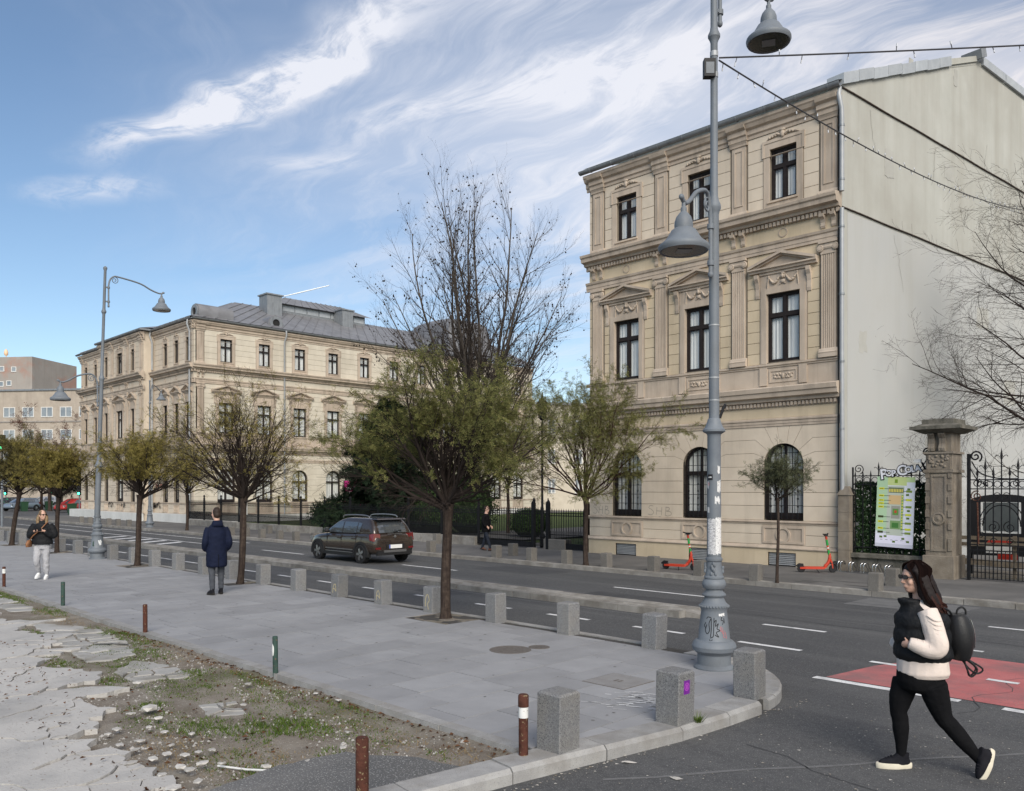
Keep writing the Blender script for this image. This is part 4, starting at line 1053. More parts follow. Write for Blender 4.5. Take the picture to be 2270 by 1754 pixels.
    for p in pils:
        def up(b):
            b.box(-.25,.25,-.05,.02,11.23,13.36)
            return b
        o = put(('up',), 'attic_pilaster', tm, up, root, at_(p), rz)
        put(('upf',), 'panel_moulding', tm, lambda b: ring_strip(b, [(-.16,11.42),(.16,11.42),(.16,13.24),(-.16,13.24)], [(-.12,11.46),(.12,11.46),(.12,13.20),(-.12,13.20)], -.075, -.048), o)
        put(('upb',), 'pilaster_base', tm, lambda b: prof_x(b, [(.02,11.07),(-.11,11.07),(-.11,11.16),(-.08,11.23),(.02,11.23)], -.32, .32), o)
        put(('upc',), 'capital', tm, lambda b: prof_x(b, [(.02,13.36),(-.08,13.36),(-.09,13.42),(-.13,13.5),(.02,13.5)], -.31, .31), o)
        put(('upk',), 'cornice_break', tm, lambda b: prof_x(b, [(.02,13.5),(-.14,13.5),(-.15,13.62),(-.20,13.66),(-.20,13.80),(-.30,13.86),(-.34,13.96),(.02,13.96)], -.33, .33), root, at_(p), rz)
    prof_x(MB(), [(.004,13.5),(-.05,13.5),(-.06,13.60),(-.11,13.64),(-.11,13.78),(-.20,13.83),(-.25,13.93),(-.29,13.97),(-.29,14.06),(.004,14.10)], x0-cap_l, x1+cap_r).build('top_cornice', tm, root, loc, rz)
    # gutter
    g = MB(); n_ = 8
    pr = [(-.33+.12*math.cos(math.pi+math.pi*j/n_), 14.22+.12*math.sin(math.pi+math.pi*j/n_)) for j in range(n_+1)]
    pi_ = [(-.33+.105*math.cos(math.pi+math.pi*j/n_), 14.225+.105*math.sin(math.pi+math.pi*j/n_)) for j in range(n_+1)]
    prf = pr+list(reversed(pi_))
    prof_x(g, prf, x0-cap_l-.1, x1+cap_r+.1)
    gut = g.build('gutter', M['zinc'], root, loc, rz, smooth=40)
    xx = x0+.3
    while xx < x1:
        put(('gj',), 'gutter_joint', M['zinc'], lambda b: prof_x(b, [(p[0]*1.0+(p[0]+.33)*.12, p[1]+(p[1]-14.22)*.12) for p in pr]+list(reversed(pi_)), -.02, .02), gut, (xx, 0, 0)); xx += 1.02
    return wall
def downpipe(root, pts, r=.055, cut=None):
    o = MB().tube(pts, r, 10).build('downpipe', M['zincpipe'], root, smooth=50)
    z = pts[-1][2]+1.2
    while z < pts[-2][2] if len(pts) > 1 else False:
        MB().lathe([(r*1.25,-.02),(r*1.25,.02)], 10).build('pipe_clip', M['zinc'], o, (pts[-1][0], pts[-1][1], z)); z += 1.9
    return o
# ================================================================== right wing of the palace
rb = empty('palace_wing', (-15.63, 24.5, -0.2), 0, None, 'cream three storey palace wing with pedimented windows and blank grey gable', 'building')
def W2(root, x_, y_, z_): return (x_-root.location.x, y_-root.location.y, z_-root.location.z)
BL = W2(rb, 0, 24.5, 0)
facade(rb, (-rb.location.x, 0, 0.2), 0, -20.45, -10.78, [(-18.70,1),(-15.63,1),(-12.58,1)], [-20.03,-17.17,-14.12,-11.10], cap_l=.12, cap_r=.05, vents=(-18.70,-15.55,-12.60))
# gable wall turned a little from the facade, roof and body
ga = R(5.6)
M['gable'] = mat('gable_render', (0.40,0.40,0.365), (0.45,0.45,0.415), 0.8, 0.92, 0.1, streak=(0.31,0.295,0.255), stk=(1.6,1.6,.10), stlo=.45, sthi=.78, stamt=.6, bump=.12, bscale=25, big=(0.35,0.34,0.305), bigscale=.30, biglo=.42, bighi=.66, bigamt=.7)
M['ledge'] = mat('gable_ledge', (0.07,0.055,0.05), (0.14,0.12,0.105), 5, .95, .1)
gx, gy = W2(rb, -10.74, 24.52, 0)[:2]; gz = .2
def gab(poly, y0, y1, name, m, parent=rb):
    # polygon in (t, z) along the gable; y0/y1 offsets outwards
    vs = MB().extr(poly, y0, y1)
    return vs.build(name, m, parent, (gx, gy, gz) if parent is rb else (0,0,0), R(90)-ga if parent is rb else 0)
wallp = [(0,-.6),(24,-.6),(24,18.1),(9.6,18.1),(0,14.35)]
gw = gab(wallp, 0.0, .4, 'gable_wall', M['gable'])
# faint lighter render field lower down, 8 mm proud
gab([(.32,-.5),(23.9,-.5),(23.9,10.55),(.32,10.55)], -.008, .001, 'render_field', mat('gable_render_pale', (0.40,0.405,0.395), (0.44,0.442,0.43), .5, .92, .1, streak=(0.36,0.355,0.325), stk=(1.4,1.4,.12), stlo=.5, sthi=.8, stamt=.5, bump=.1, bscale=25, big=(0.39,0.39,0.37), bigscale=.25, bigamt=.6), gw)
for z_, t1 in ((10.64, 24), (14.20, 24)):
    q = MB()
    for j in range(48):
        a = t1*j/48; e_ = t1*(j+1)/48
        za = z_+.008*math.sin(a*1.7); zb_ = z_+.008*math.sin(e_*1.7)
        q.add([(a,-.06,za),(e_,-.06,zb_),(e_,0,zb_+.03),(a,0,za+.03),(a,-.06,za-.02),(e_,-.06,zb_-.02),(e_,0,zb_-.03),(a,0,za-.03)], [(0,1,2,3),(0,4,5,1),(4,7,6,5)])
    q.build('gable_ledge', M['ledge'], rb, (gx, gy, gz), R(90)-ga)
gab([(.03,9.0),(.3,9.0),(.3,14.2),(.03,14.2)], -.006, .001, 'stained_strip', M['gable'], gw)
gab([(0.0,-.4),(.30,-.4),(.30,10.6),(0.0,10.6)], -.012, .001, 'stained_strip', M['gable'], gw)
M['gpatch'] = mat('gable_patch', (0.36,0.355,0.325), (0.42,0.415,0.385), 1.5, .92, .1, bump=.2, bscale=30); M['gcrack'] = mat('gable_crack', (0.20,0.185,0.165), None, rough=.95)
rgp = random.Random(17)
for (t_, z_, w_, h_) in ((1.0,6.4,.5,.7),(4.2,16.0,.35,.5),(6.8,13.1,.8,.6),(2.6,12.2,.6,.9),(9.5,8.2,1.1,.8),(5.4,3.4,.8,.6),(12,5.5,1.2,1.0),(7.6,16.6,.3,.6)):
    gab(jag([(t_,z_),(t_+w_,z_+.03),(t_+w_*.95,z_+h_),(t_+.04,z_+h_*.95)], .12), -.011, .001, 'render_patch', M['gpatch'], gw)
for (t_, z_, n_, dx) in ((3.2,10.4,9,.05),(6.2,14.0,7,-.06),(9.0,7.6,10,.08),(1.7,14.0,6,.07),(11.5,10.2,9,-.07)):
    q = MB(); p0 = Vector((t_, z_))
    for k_ in range(n_):
        p1 = p0+Vector((dx+rgp.uniform(-.09,.09), -rgp.uniform(.12,.26))); q.add([(p0.x-.006,-.0125,p0.y),(p0.x+.006,-.0125,p0.y),(p1.x+.006,-.0125,p1.y),(p1.x-.006,-.0125,p1.y)], [(0,1,2,3)]); p0 = p1
    q.build('render_crack', M['gcrack'], gw)
# coping sheets
def sheet(t0, z0, t1, z1, h=.34):
    return gab([(t0,z0-h),(t1,z1-h),(t1,z1),(t0,z0)], -.10, .45, 'coping_sheet', M['copz'], gw)
M['copz'] = mat('coping_zinc', (0.34,0.365,0.385), (0.41,0.435,0.455), 3, .45, .4, metal=.15, rnd=.08)
nsh = 8
for j in range(nsh):
    a = -.05+7.25*j/nsh; e_ = -.05+7.25*(j+1)/nsh
    sheet(a+.01, 14.62+3.75*(a/9.6)+.02*(j % 2), e_-.01, 14.62+3.75*(e_/9.6)+.02*(j % 2))
gab([(7.25,17.18),(9.45,18.02),(9.45,18.22),(7.25,17.40)], -.06, .40, 'coping_sheet', M['gable'], gw)
for j in range(6): sheet(9.9+j*2.1, 18.32, 11.95+j*2.1, 18.32, .30)
MB().box(-.22,.24,-.25,.45,-.14,.18).build('chimney_cap', M['zinc'], gw, (9.55, 0, 18.28)).rotation_euler = (0, R(-22), 0)
# roof planes and rest of the body
rv = [W2(rb,-20.55,24.2,14.32), W2(rb,-10.72,24.2,14.32), W2(rb,-9.8,34.05,17.95), W2(rb,-20.55,34.05,17.95), W2(rb,-8.4,48,17.95), W2(rb,-20.55,48,17.95)]
MB().add(rv, [(0,1,2,3),(3,2,4,5)]).build('roof', M['zinc'], rb)
MB().box(*sum([[a-rb.location.x for a in (-20.44,-10.9)],[.46,23],[-.3,14.0]], [])).build('side_wall', M['st_wall'], rb)
# downpipe at the corner
dx_, dy_ = W2(rb, -10.66, 24.36, 0)[:2]
dp = MB().tube([(dx_-.05,dy_-.05,14.32),(dx_-.05,dy_-.10,14.1),(dx_,dy_-.02,13.7),(dx_,dy_,13.4),(dx_,dy_,11.25)], .07, 10).build('downpipe', M['zincpipe'], rb, (0,0,0), smooth=50)
MB().tube([(dx_,dy_-.0,10.75),(dx_,dy_,6.5),(dx_+.02,dy_,2.1)], .065, 10).build('downpipe', M['zincpipe'], rb, smooth=50)
for z_ in (13.2,11.6,10.2,8.2,6.2,4.2): MB().lathe([(.082,-.03),(.082,.03)], 10).build('pipe_clip', M['zinc'], dp, (dx_,dy_,z_), smooth=40)
MB().tube([(dx_-.11,dy_+.02,13.9),(dx_-.11,dy_+.02,.2)], .02, 6).build('cable', M['blackplastic'], rb)
# weathered stone pier at the corner, with a pointed cap
M['stone'] = mat('weathered_stone', (0.165,0.138,0.108), (0.26,0.225,0.18), 3.2, .95, .1, bump=.6, bscale=28, streak=(0.10,0.085,0.07), stk=(4,4,.5), stlo=.48, sthi=.72, stamt=.8, big=(0.20,0.175,0.15), bigscale=1.4, bigamt=.6)
M['stone_dk'] = mat('mossy_stone', (0.10,0.095,0.08), (0.19,0.175,0.15), 4, .95, .1, bump=.7, bscale=24, streak=(0.045,0.045,0.035), stk=(3,3,1.2), stlo=.45, sthi=.7, stamt=.8)
# graffiti letters on the wall (thin raised paint strokes)
M['graff'] = mat('grey_marker', (0.20,0.185,0.17), None, rough=.9)
def strokes(lines, sx, sz, ox, oy, oz, w, mat_, parent, name='graffiti_letter', r=None, origin=(0,0,0)):
    for ln in lines:
        b = MB(); pts = [(ox+p[0]*sx, oy, oz+p[1]*sz) for p in ln]
        for i in range(len(pts)-1):
            a = Vector(pts[i]); c = Vector(pts[i+1]); t = c-a
            if t.length < 1e-6: continue
            t.normalize(); nn = Vector((-t.z, 0, t.x))*w/2
            b.add([a-nn, c-nn, c+nn, a+nn], [(0,1,2,3)])
        b.build(name, mat_, parent, origin)
def curve(pts, n=6):
    out = []
    P_ = [pts[0]]+list(pts)+[pts[-1]]
    for i in range(1, len(P_)-2):
        for j in range(n):
            t = j/n; p0, p1, p2, p3 = P_[i-1], P_[i], P_[i+1], P_[i+2]
            out.append(tuple(0.5*((2*p1[k])+(-p0[k]+p2[k])*t+(2*p0[k]-5*p1[k]+4*p2[k]-p3[k])*t*t+(-p0[k]+3*p1[k]-3*p2[k]+p3[k])*t**3) for k in range(len(p1))))
    out.append(tuple(pts[-1])); return out
Sg = curve([(.45,.95),(.2,1.0),(.08,.78),(.3,.6),(.48,.35),(.3,.08),(0,.15)])
Hg = [[(.75,.85),(.7,.1)], [(1.15,.85),(1.12,.05)], [(.72,.48),(1.14,.46)]]
Bg = curve([(1.5,.9),(1.42,.05)])+[(1.42,.05)]; Bg2 = curve([(1.45,.85),(1.75,.8),(1.7,.55),(1.5,.48),(1.85,.4),(1.9,.15),(1.65,0),(1.42,.08)])
un = curve([(.85,-.15),(1.0,-.08),(1.12,-.16)])
for (ox, sc_) in ((-20.28,.40),(-17.75,.52)):
    strokes([Sg]+Hg+[Bg,Bg2,un], sc_, .36, ox+15.63, -.0235, 1.27+.2, .014, M['graff'], rb)

# ================================================================== left wing of the palace
lb = empty('palace_main_wing', (-57.2, 25.4, -0.2), 0, None, 'long cream palace wing with grey metal roof behind the street trees', 'building')
M['st_wall2'] = stucco('stucco_pale', (0.54,0.49,0.40), (0.59,0.54,0.45), (0.36,0.32,0.26), 0.3)
M['white_base'] = stucco('white_plinth', (0.55,0.55,0.53), (0.62,0.62,0.60), (0.36,0.34,0.31), .4)
# courtyard side, facing +X : local x runs along +Y
sb = [(2.37+2.985*i, 1) for i in range(11)]
facade(lb, (0, 0, .2), R(90), 0.0, 34.2, sb, [.42], cap_l=.2, cap_r=0, grille=False, detail=False, wallm='st_wall2', midm='st_wall2', plinth='white_base')
# street side: right bay group, projecting centre, left group
facade(lb, (0, 0, .2), 0, -6.9, 0.0, [(-.95,.68),(-2.9,.68),(-4.85,.68)][::-1], [], cap_l=.0, cap_r=.2, grille=False, detail=False, ground='bal', plinth='white_base', midm='st_wall')
facade(lb, (0, -.8, .2), 0, -16.0, -7.0, [(-14.7,.66),(-11.75,1.15),(-9.05,.66)], [-15.6,-13.4,-10.2,-7.4], cap_l=.2, cap_r=.2, grille=False, detail=False, ground='bal', plinth='white_base', midm='st_wall')
facade(lb, (0, 0, .2), 0, -23.3, -16.1, [(-22.0,.68),(-19.6,.68),(-17.6,.6)], [-22.95], cap_l=.2, cap_r=0, grille=False, detail=False, ground='bal', plinth='white_base', midm='st_wall')
for (x0_, x1_) in ((-7.05,-6.95),(-16.05,-15.95)):
    MB().box(x0_, x1_, -.79, .4, -.3, 14.1).build('wall_return', M['st_wall'], lb, (0,0,.2))
MB().box(-23.2, -.46, .46, 34, -.3, 14.05).build('core_wall', M['st_wall2'], lb, (0,0,.2))
# white stone benches of the plinth steps
MB().box(-23.3, -16, -1.0, -.05, -.4, .45).build('white_step', M['white_base'], lb, (0,0,.2))
MB().box(-16.2, -6.8, -1.15, -.86, -.4, .40).build('white_step', M['white_base'], lb, (0,0,.2))
MB().box(-6.9, .25, -.30, -.09, -.4, .42).build('white_step', M['white_base'], lb, (0,0,.2))
# roof
M['roofmetal'] = mat('standing_seam_roof', (0.185,0.187,0.198), (0.235,0.237,0.248), 1.2, .5, .4, metal=.2, streak=(0.13,0.125,0.13), stk=(1.5,1.5,1.5), stlo=.45, sthi=.7, stamt=.6)
def roofpl(v, seams, name='roof'):
    """quad a,b,c,d with standing seams from edge ab to edge dc"""
    a, b_, c_, d_ = [Vector(q) for q in v]
    o = MB().add([a,b_,c_,d_], [(0,1,2,3)]).build(name, M['roofmetal'], lb, (0,0,.2))
    nn = (b_-a).cross(d_-a).normalized()
    if nn.z < 0: nn = -nn
    if seams:
        for i in range(1, seams):
            t = i/seams; p = a.lerp(b_, t); q = d_.lerp(c_, t); s_ = (b_-a).normalized()*.02
            MB().add([p-s_, p+s_, q+s_, q-s_, p-s_+nn*.05, p+s_+nn*.05, q+s_+nn*.05, q-s_+nn*.05], [(4,5,6,7),(0,4,7,3),(1,2,6,5)]).build('roof_seam', M['roofmetal'], o)
    return o
E1 = .35; zr0 = 14.28
roofpl([(E1,-E1,zr0),(E1,34.5,zr0),(-6,34.5,17.2),(-6,6.0,17.2)], 40)
roofpl([(-23.5,-E1,zr0),(E1,-E1,zr0),(-6,6,17.2),(-18,6,17.2)], 26)
roofpl([(-6,6,17.2),(-6,34.5,17.2),(-18,34.5,17.2),(-18,6,17.2)], 0)
MB().add([(-23.5,-E1,zr0),(-18,6,17.2),(-18,34.5,17.2),(-23.5,34.5,zr0)], [(0,1,2,3)]).build('roof', M['roofmetal'], lb, (0,0,.2))
# projecting centre has its own low hip
MB().add([(-16.4,-1.2,zr0),(-6.6,-1.2,zr0),(-9,2,15.2),(-14,2,15.2),(-16.4,2,zr0+.3),(-6.6,2,zr0+.3)], [(0,1,2,3),(1,5,2),(4,0,3)]).build('roof', M['roofmetal'], lb, (0,0,.2))
MB().box(-16.4,-6.6,-1.2,.3,zr0-.14,zr0-.01).build('roof_edge', M['zinc'], lb, (0,0,.2))
# lantern along the ridge
lan = MB().box(-8.6,-5.1,9.6,17.9,16.3,17.62).build('roof_lantern', M['zinc'], lb, (0,0,.2))
for j in range(7): MB().box(-5.14,-5.07,9.75+j*1.16,10.8+j*1.16,16.95,17.40).build('lantern_panel', M['glasspanel'] if 'glasspanel' in M else M['copz'], lan)
roofpl([(-4.7,9.0,17.46),(-4.7,18.5,17.46),(-6.8,16.8,18.5),(-6.8,11.0,18.5)], 12)
roofpl([(-9.0,9.0,17.46),(-4.7,9.0,17.46),(-6.8,11.0,18.5),(-6.8,11.0,18.501)], 6)
for (y0_, y1_, zt) in ((7.6,8.9,17.75),(14.6,15.7,17.55)):
    q = MB().box(-5.0,-3.7,y0_,y1_,15.0,zt).build('chimney', M['zinc'], lb, (0,0,.2)); MB().box(-5.1,-3.6,y0_-.10,y1_+.12,zt,zt+.1).build('chimney_cap', M['zinc'], q)
# round dormers
for (x_, y_, rz_, zz_) in ((-.35, 6.5, R(90), 14.35), (-.6, .35, R(0), 14.35), (-.35, 21.5, R(90), 14.35)):
    d_ = empty('dormer', (x_, y_, zz_+.2), rz_, lb) if False else None
    b = MB(); n_ = 14; out_ = [(.62*math.cos(math.pi*j/n_), .45+.62*math.sin(math.pi*j/n_)) for j in range(n_+1)]
    b.extr([(-.62,0),(.62,0)]+out_, 0, 2.6)
    o = b.build('dormer', M['roofmetal'], lb, (x_, y_, zz_+.2-.05), rz_)
    cc = [(.52*math.cos(2*math.pi*j/18), .48+.52*math.sin(2*math.pi*j/18)) for j in range(18)]; ci = [(.30*math.cos(2*math.pi*j/18), .48+.30*math.sin(2*math.pi*j/18)) for j in range(18)]
    ring_strip(MB(), cc, ci, -.10, .02).build('oculus_frame', M['zinc'], o)
    MB().extr(ci, -.02, .01).build('oculus', M['tar'], o)
# cupola over the middle of the courtyard side
cu = MB()
prof = [(3.05,0),(2.92,1.2),(2.72,2.4),(2.55,2.85),(2.2,3.12),(1.0,3.3)]
cu.rings([[(sx*r_, sy*r_*.9, z_) for (sx, sy) in ((-1,-1),(0,-1.12),(1,-1),(1.12,0),(1,1),(0,1.12),(-1,1),(-1.12,0))] for r_, z_ in prof], True, True)
cu.build('cupola', M['roofmetal'], lb, (-3.6, 26.6, 15.0), smooth=30)
MB().box(-4.3,.2,-3.4,3.4,-.8,.0).build('cupola_base', M['st_trim'], lb, (-2.0, 26.6, 15.1))
# downpipes
for (x_, y_) in ((-.25,-.22),(-6.82,-.22)):
    MB().tube([(x_,-.35,14.1),(x_,-.4,13.8),(x_,y_,13.3),(x_,y_,11.2)], .07, 8).build('downpipe', M['zincpipe'], lb, (0,0,.2), smooth=50)
    MB().tube([(x_,y_,10.6),(x_,y_,.1)], .065, 8).build('downpipe', M['zincpipe'], lb, (0,0,.2), smooth=50)
MB().tube([(.42,6.95,14.15),(.45,6.95,13.8),(.15,6.95,13.3),(.15,6.95,.3)], .065, 8).build('downpipe', M['zincpipe'], lb, (0,0,.2), smooth=50)
# graffiti on the street front (painted strokes)
M['gred'] = mat('red_spray', (0.42,0.06,0.05), None, rough=.8); M['gblk'] = mat('black_spray', (0.03,0.03,0.035), None, rough=.8)
rg = random.Random(8)
for (cx_, cz_, mm, n_, sx_) in ((-6.0,2.35,'gred',7,.9),(-6.4,.95,'gblk',16,1.3),(-13.5,.95,'gblk',7,.9),(-11,.95,'gblk',5,.7)):
    for i in range(n_):
        x_ = cx_+rg.uniform(-sx_,sx_)*.6; y0_ = -.035 if cx_ > -7 else -.835
        strokes([curve([(x_+rg.uniform(-.2,.2), cz_+rg.uniform(-.25,.25)) for _ in range(4)])], 1, 1, 0, y0_-.045, .2, .05, M[mm], lb)
# dark poster (pink banner with white lettering) on the garden side
ban = empty('garden_banner', (-45.6, 31.2, -.15), R(50), None, 'magenta banner with white lettering behind the iron fence', 'banner')
M['pink'] = mat('magenta_print', (0.38,0.012,0.14), (0.45,0.02,0.18), 1, .6, .3)
MB().box(-.9,.9,-.02,.02,.3,2.9).build('sheet', M['pink'], ban)
for i, (z_, w_) in enumerate(((2.3,.55),(2.02,.8),(1.74,.75))):
    x_ = -.75
    rg2 = random.Random(i)
    while x_ < -.75+w_*1.6:
        l_ = rg2.uniform(.08,.16); MB().box(x_, x_+l_, -.026, -.021, z_, z_+.19).build('white_letter_block', M['whitepaint'], ban); x_ += l_+.04
for sx in (-.93, .93): MB().box(sx-.03,sx+.03,-.03,.03,-.1,2.95).build('post', M['black'], ban)
# ================================================================== buildings behind
def simple_block(name, loc, rz, w, d, h, wallm, rows, cols, label, winw=1.6, winh=1.4, z0=2.5, dz=3.0, x0=None, cat='building', parapet=.5, roofm='zinc', band=None):
    e = empty(name, loc, rz, None, label, cat)
    MB().box(-w/2, w/2, 0, d, -1, h).build('wall', M[wallm], e)
    MB().box(-w/2-.2, w/2+.2, -.2, d+.2, h, h+parapet*.5).build('roof', M[roofm], e)
    for r_ in range(rows):
        if band: MB().box(-w/2-.05, w/2+.05, -.12, .02, z0+r_*dz-.75, z0+r_*dz-.55).build('floor_band', M[band], e)
        for c_ in range(cols):
            x_ = -w/2+w*(c_+.5)/cols
            fr_ = put((name,'w',winw,winh), 'window', M['whitepaint'], lambda b: ring_strip(b, [(-winw/2,0),(winw/2,0),(winw/2,winh),(-winw/2,winh)], [(-winw/2+.1,.1),(winw/2-.1,.1),(winw/2-.1,winh-.1),(-winw/2+.1,winh-.1)], -.08, .04), e, (x_, 0, z0+r_*dz))
            put((name,'p',winw,winh), 'pane', M['farglass'], lambda b: b.box(-winw/2+.08, winw/2-.08, -.02, .0, .08, winh-.08), fr_)
            put((name,'m',winw,winh), 'mullion', M['whitepaint'], lambda b: b.box(-.05, .05, -.07, -.021, .1, winh-.1), fr_)
    return e
M['farglass'] = mat('far_window_glass', (0.16,0.19,0.22), (0.30,0.33,0.35), .5, .12, .6)
M['apt'] = stucco('apartment_render', (0.38,0.325,0.268), (0.43,0.375,0.31), (0.26,0.22,0.185), .5)
M['apt_up'] = mat('stained_attic_render', (0.29,0.265,0.24), (0.345,0.315,0.285), .35, .95, .1, big=(0.36,0.21,0.165), bigscale=.22, biglo=.5, bighi=.62, bigamt=.8, streak=(0.22,0.19,0.17), stamt=.6)

e = simple_block('apartment_block', (-147, 31, -.3), R(38), 46, 14, 17.2, 'apt', 4, 15, 'tan apartment block with white window bands at the far end of the street', 1.9, 1.5, 3.2, 3.35, band='apt_up')
MB().box(-4.0, 8.7, 1.5, 12, 17.4, 22.6).build('attic_storey', M['apt_up'], e)
MB().box(-4.8, -4.0, 1.2, 12, 17.4, 23.4).build('stair_tower', M['apt_up'], e)
for (x_, z_) in ((-4.4,20.6),(-1.6,20.6),(.2,20.4),(2.2,20.3),(-3.2,18.4),(-1.2,18.2),(.1,18.1),(1.4,18.2)):
    fr_ = MB(); ring_strip(fr_, [(-.42,0),(.42,0),(.42,.8),(-.42,.8)], [(-.32,.1),(.32,.1),(.32,.7),(-.32,.7)], -.08, .04); o = fr_.build('window', M['whitepaint'], e, (x_+3.5, 1.5, z_))
    MB().box(-.34,.34,-.02,.0,.08,.72).build('pane', M['farglass'], o)
for (x_, z_) in ((-9,14.3),(1.5,17.9),(-3,10.8)): MB().box(-.5,.5,-.4,0,0,.6).build('air_conditioner', M['whitepaint'], e, (x_, 0, z_))
M['sunlit'] = mat('sunlit_vent', (0.8,0.55,0.35), None, rough=.5)  # orange glow of low sun painted into the roof vent's base colour
MB().lathe([(.05,0),(.05,.4),(.28,.6),(.3,1.0),(.2,1.3),(.05,1.5)], 10).build('roof_vent', M['sunlit'], e, (3.2, 3, 22.6), smooth=50)
simple_block('corner_block', (-150, 62, -.3), R(40), 30, 12, 16, 'st_wall2', 4, 6, 'pale block with glazed balconies behind the reddish tree', 2.6, 1.7, 3.0, 3.2)
simple_block('rear_house', (-63.5, 74, -.3), R(52), 16, 8, 12.3, 'st_wall2', 3, 5, 'low cream house with bluish roof behind the courtyard', .9, 1.7, 2.0, 3.4)
simple_block('distant_block', (-118, 118, -.3), R(50), 70, 14, 15, 'apt', 4, 14, 'distant apartment row beyond the courtyard', 1.6, 1.5, 2.6, 3.0)
# ================================================================== granite bollards
rb_ = random.Random(3)
def bollard(x_, y_, z_, w, h, m, label, group, rz=0.0):
    me = cached(('boll', w, h, m), lambda: MB().cbox(0, 0, w, w, -.1, h, .018).mesh('granite_bollard', M[m]))
    o = new_obj('granite_bollard', me, None, (x_, y_, z_), rz); o.rotation_euler = (rb_.gauss(0,.014), rb_.gauss(0,.014), rz); tag(o, label, 'bollard', group); return o
ORD = ['first','second','third','fourth','fifth','sixth','seventh','eighth','ninth','tenth','eleventh','twelfth','thirteenth','fourteenth','fifteenth','sixteenth','seventeenth','eighteenth','nineteenth','twentieth','twenty-first','twenty-second','twenty-third','twenty-fourth','twenty-fifth','twenty-sixth','twenty-seventh','twenty-eighth']
GN = 'granite bollards along the near kerb'; GFAR = 'granite bollards along the far kerb'
bollard(-4.78, 5.30, 0, .265, .50, 'granite', 'dark speckled granite bollard beside the rusty post at the corner', GN, .02)
bo = bollard(-4.55, 6.70, 0, .265, .50, 'granite', 'granite bollard with a purple sticker on the corner kerb', GN, .0)
bollard(-4.56, 8.12, 0, .255, .50, 'granite', 'pale granite bollard on the rounded corner beyond the sticker bollard', GN, .05)
M['purple'] = mat('purple_sticker', (0.13,0.015,0.22), (0.17,0.02,0.27), 8, .5, .4); M['lilac'] = mat('lilac_print', (0.34,0.06,0.40), None, rough=.5)
stk_ = MB().box(.1326,.1335,-.055,.045,.29,.42).build('sticker', M['purple'], bo)
cc = [(.04*math.cos(2*math.pi*j/14), .04*math.sin(2*math.pi*j/14)) for j in range(14)]
rr_ = MB(); n_ = 14
rr_.add([(.1337, -.005+c[0], .36+c[1]) for c in cc]+[(.1337, -.005+c[0]*.7, .36+c[1]*.7) for c in cc], [(i, (i+1) % 14, 14+(i+1) % 14, 14+i) for i in range(14)]); rr_.build('sticker_ring', M['lilac'], stk_)
MB().add([(.1337,-.02,.34),(.1337,.01,.34),(.1337,.01,.38),(.1337,-.02,.38)], [(0,1,2,3)]).build('sticker_mark', M['lilac'], stk_)
bx = [-6.85,-8.48,-10.10,-11.70,-13.25,-14.78,-16.36,-17.95,-19.5,-21.1,-22.75,-24.3,-25.9,-27.5,-29.3,-30.9,-32.6,-34.2,-35.9,-37.5,-39.2,-40.8,-42.4,-44,-45.6]
M['ygraf'] = mat('yellow_marker', (0.50,0.42,0.24), None, rough=.8)
for i, x_ in enumerate(bx):
    o = bollard(x_+rb_.uniform(-.04,.04), 9.62+rb_.uniform(-.03,.03), 0, .255, .48 if i < 3 else .46, 'granite', '%s granite bollard of the near kerb row, counting from the big lamp post' % ORD[i], GN, rb_.uniform(-.06,.06))
    if i in (3, 4, 5):
        strokes([curve([(-.06,.10),(-.05,.25),(.0,.32),(.05,.22),(.0,.15),(.03,.05)]) if i == 3 else curve([(-.05,.08),(-.03,.22),(.03,.26),(.06,.12),(0,.17),(-.06,.15)])], 1, 1, 0, -.1285, 0, .016, M['ygraf'], o, 'painted_scrawl')
fx_ = [-7.95,-11.05,-12.75,-14.55,-16.25,-17.95,-19.5,-21.3,-24.9,-26.5,-28.1,-29.8,-31.5,-33.1,-34.8,-36.4,-38.0,-39.7,-41.3,-43,-55.5,-57.2,-59,-60.8,-62.6,-64.4]
for i, x_ in enumerate(fx_):
    bollard(x_+rb_.uniform(-.05,.05), 20.32+rb_.uniform(-.04,.04)+(-.55 if i < 3 else 0)+(.25 if i < 2 else .3 if i == 2 else 0), ZF, .27, .44, 'granite_dk', '%s grey bollard of the far kerb row, counting from the right' % ORD[i], GFAR, rb_.uniform(-.06,.06))
for (x_, y_, t_) in ((-28.6,23.7,'by the fence wall behind the tree trunk'),(-21.5,21.4,'beside the walking man in black'),(-8.1,21.45,'in front of the bicycle rack'),(-41.5,22.6,'in front of the left fence gate'),(-43.8,22.3,'near the corner of the main wing')):
    bollard(x_, y_, ZF, .27, .44, 'granite_dk', 'grey bollard standing back from the far kerb %s' % t_, GFAR)
# stone block under the gate post
b = MB().cbox(0,0,1.15,.42,-.1,.42,.02).build('stone_block', M['granite_dk'], None, (-22.35, 24.75, ZF)); tag(b, 'long low granite block under the iron gate post', 'stone block')
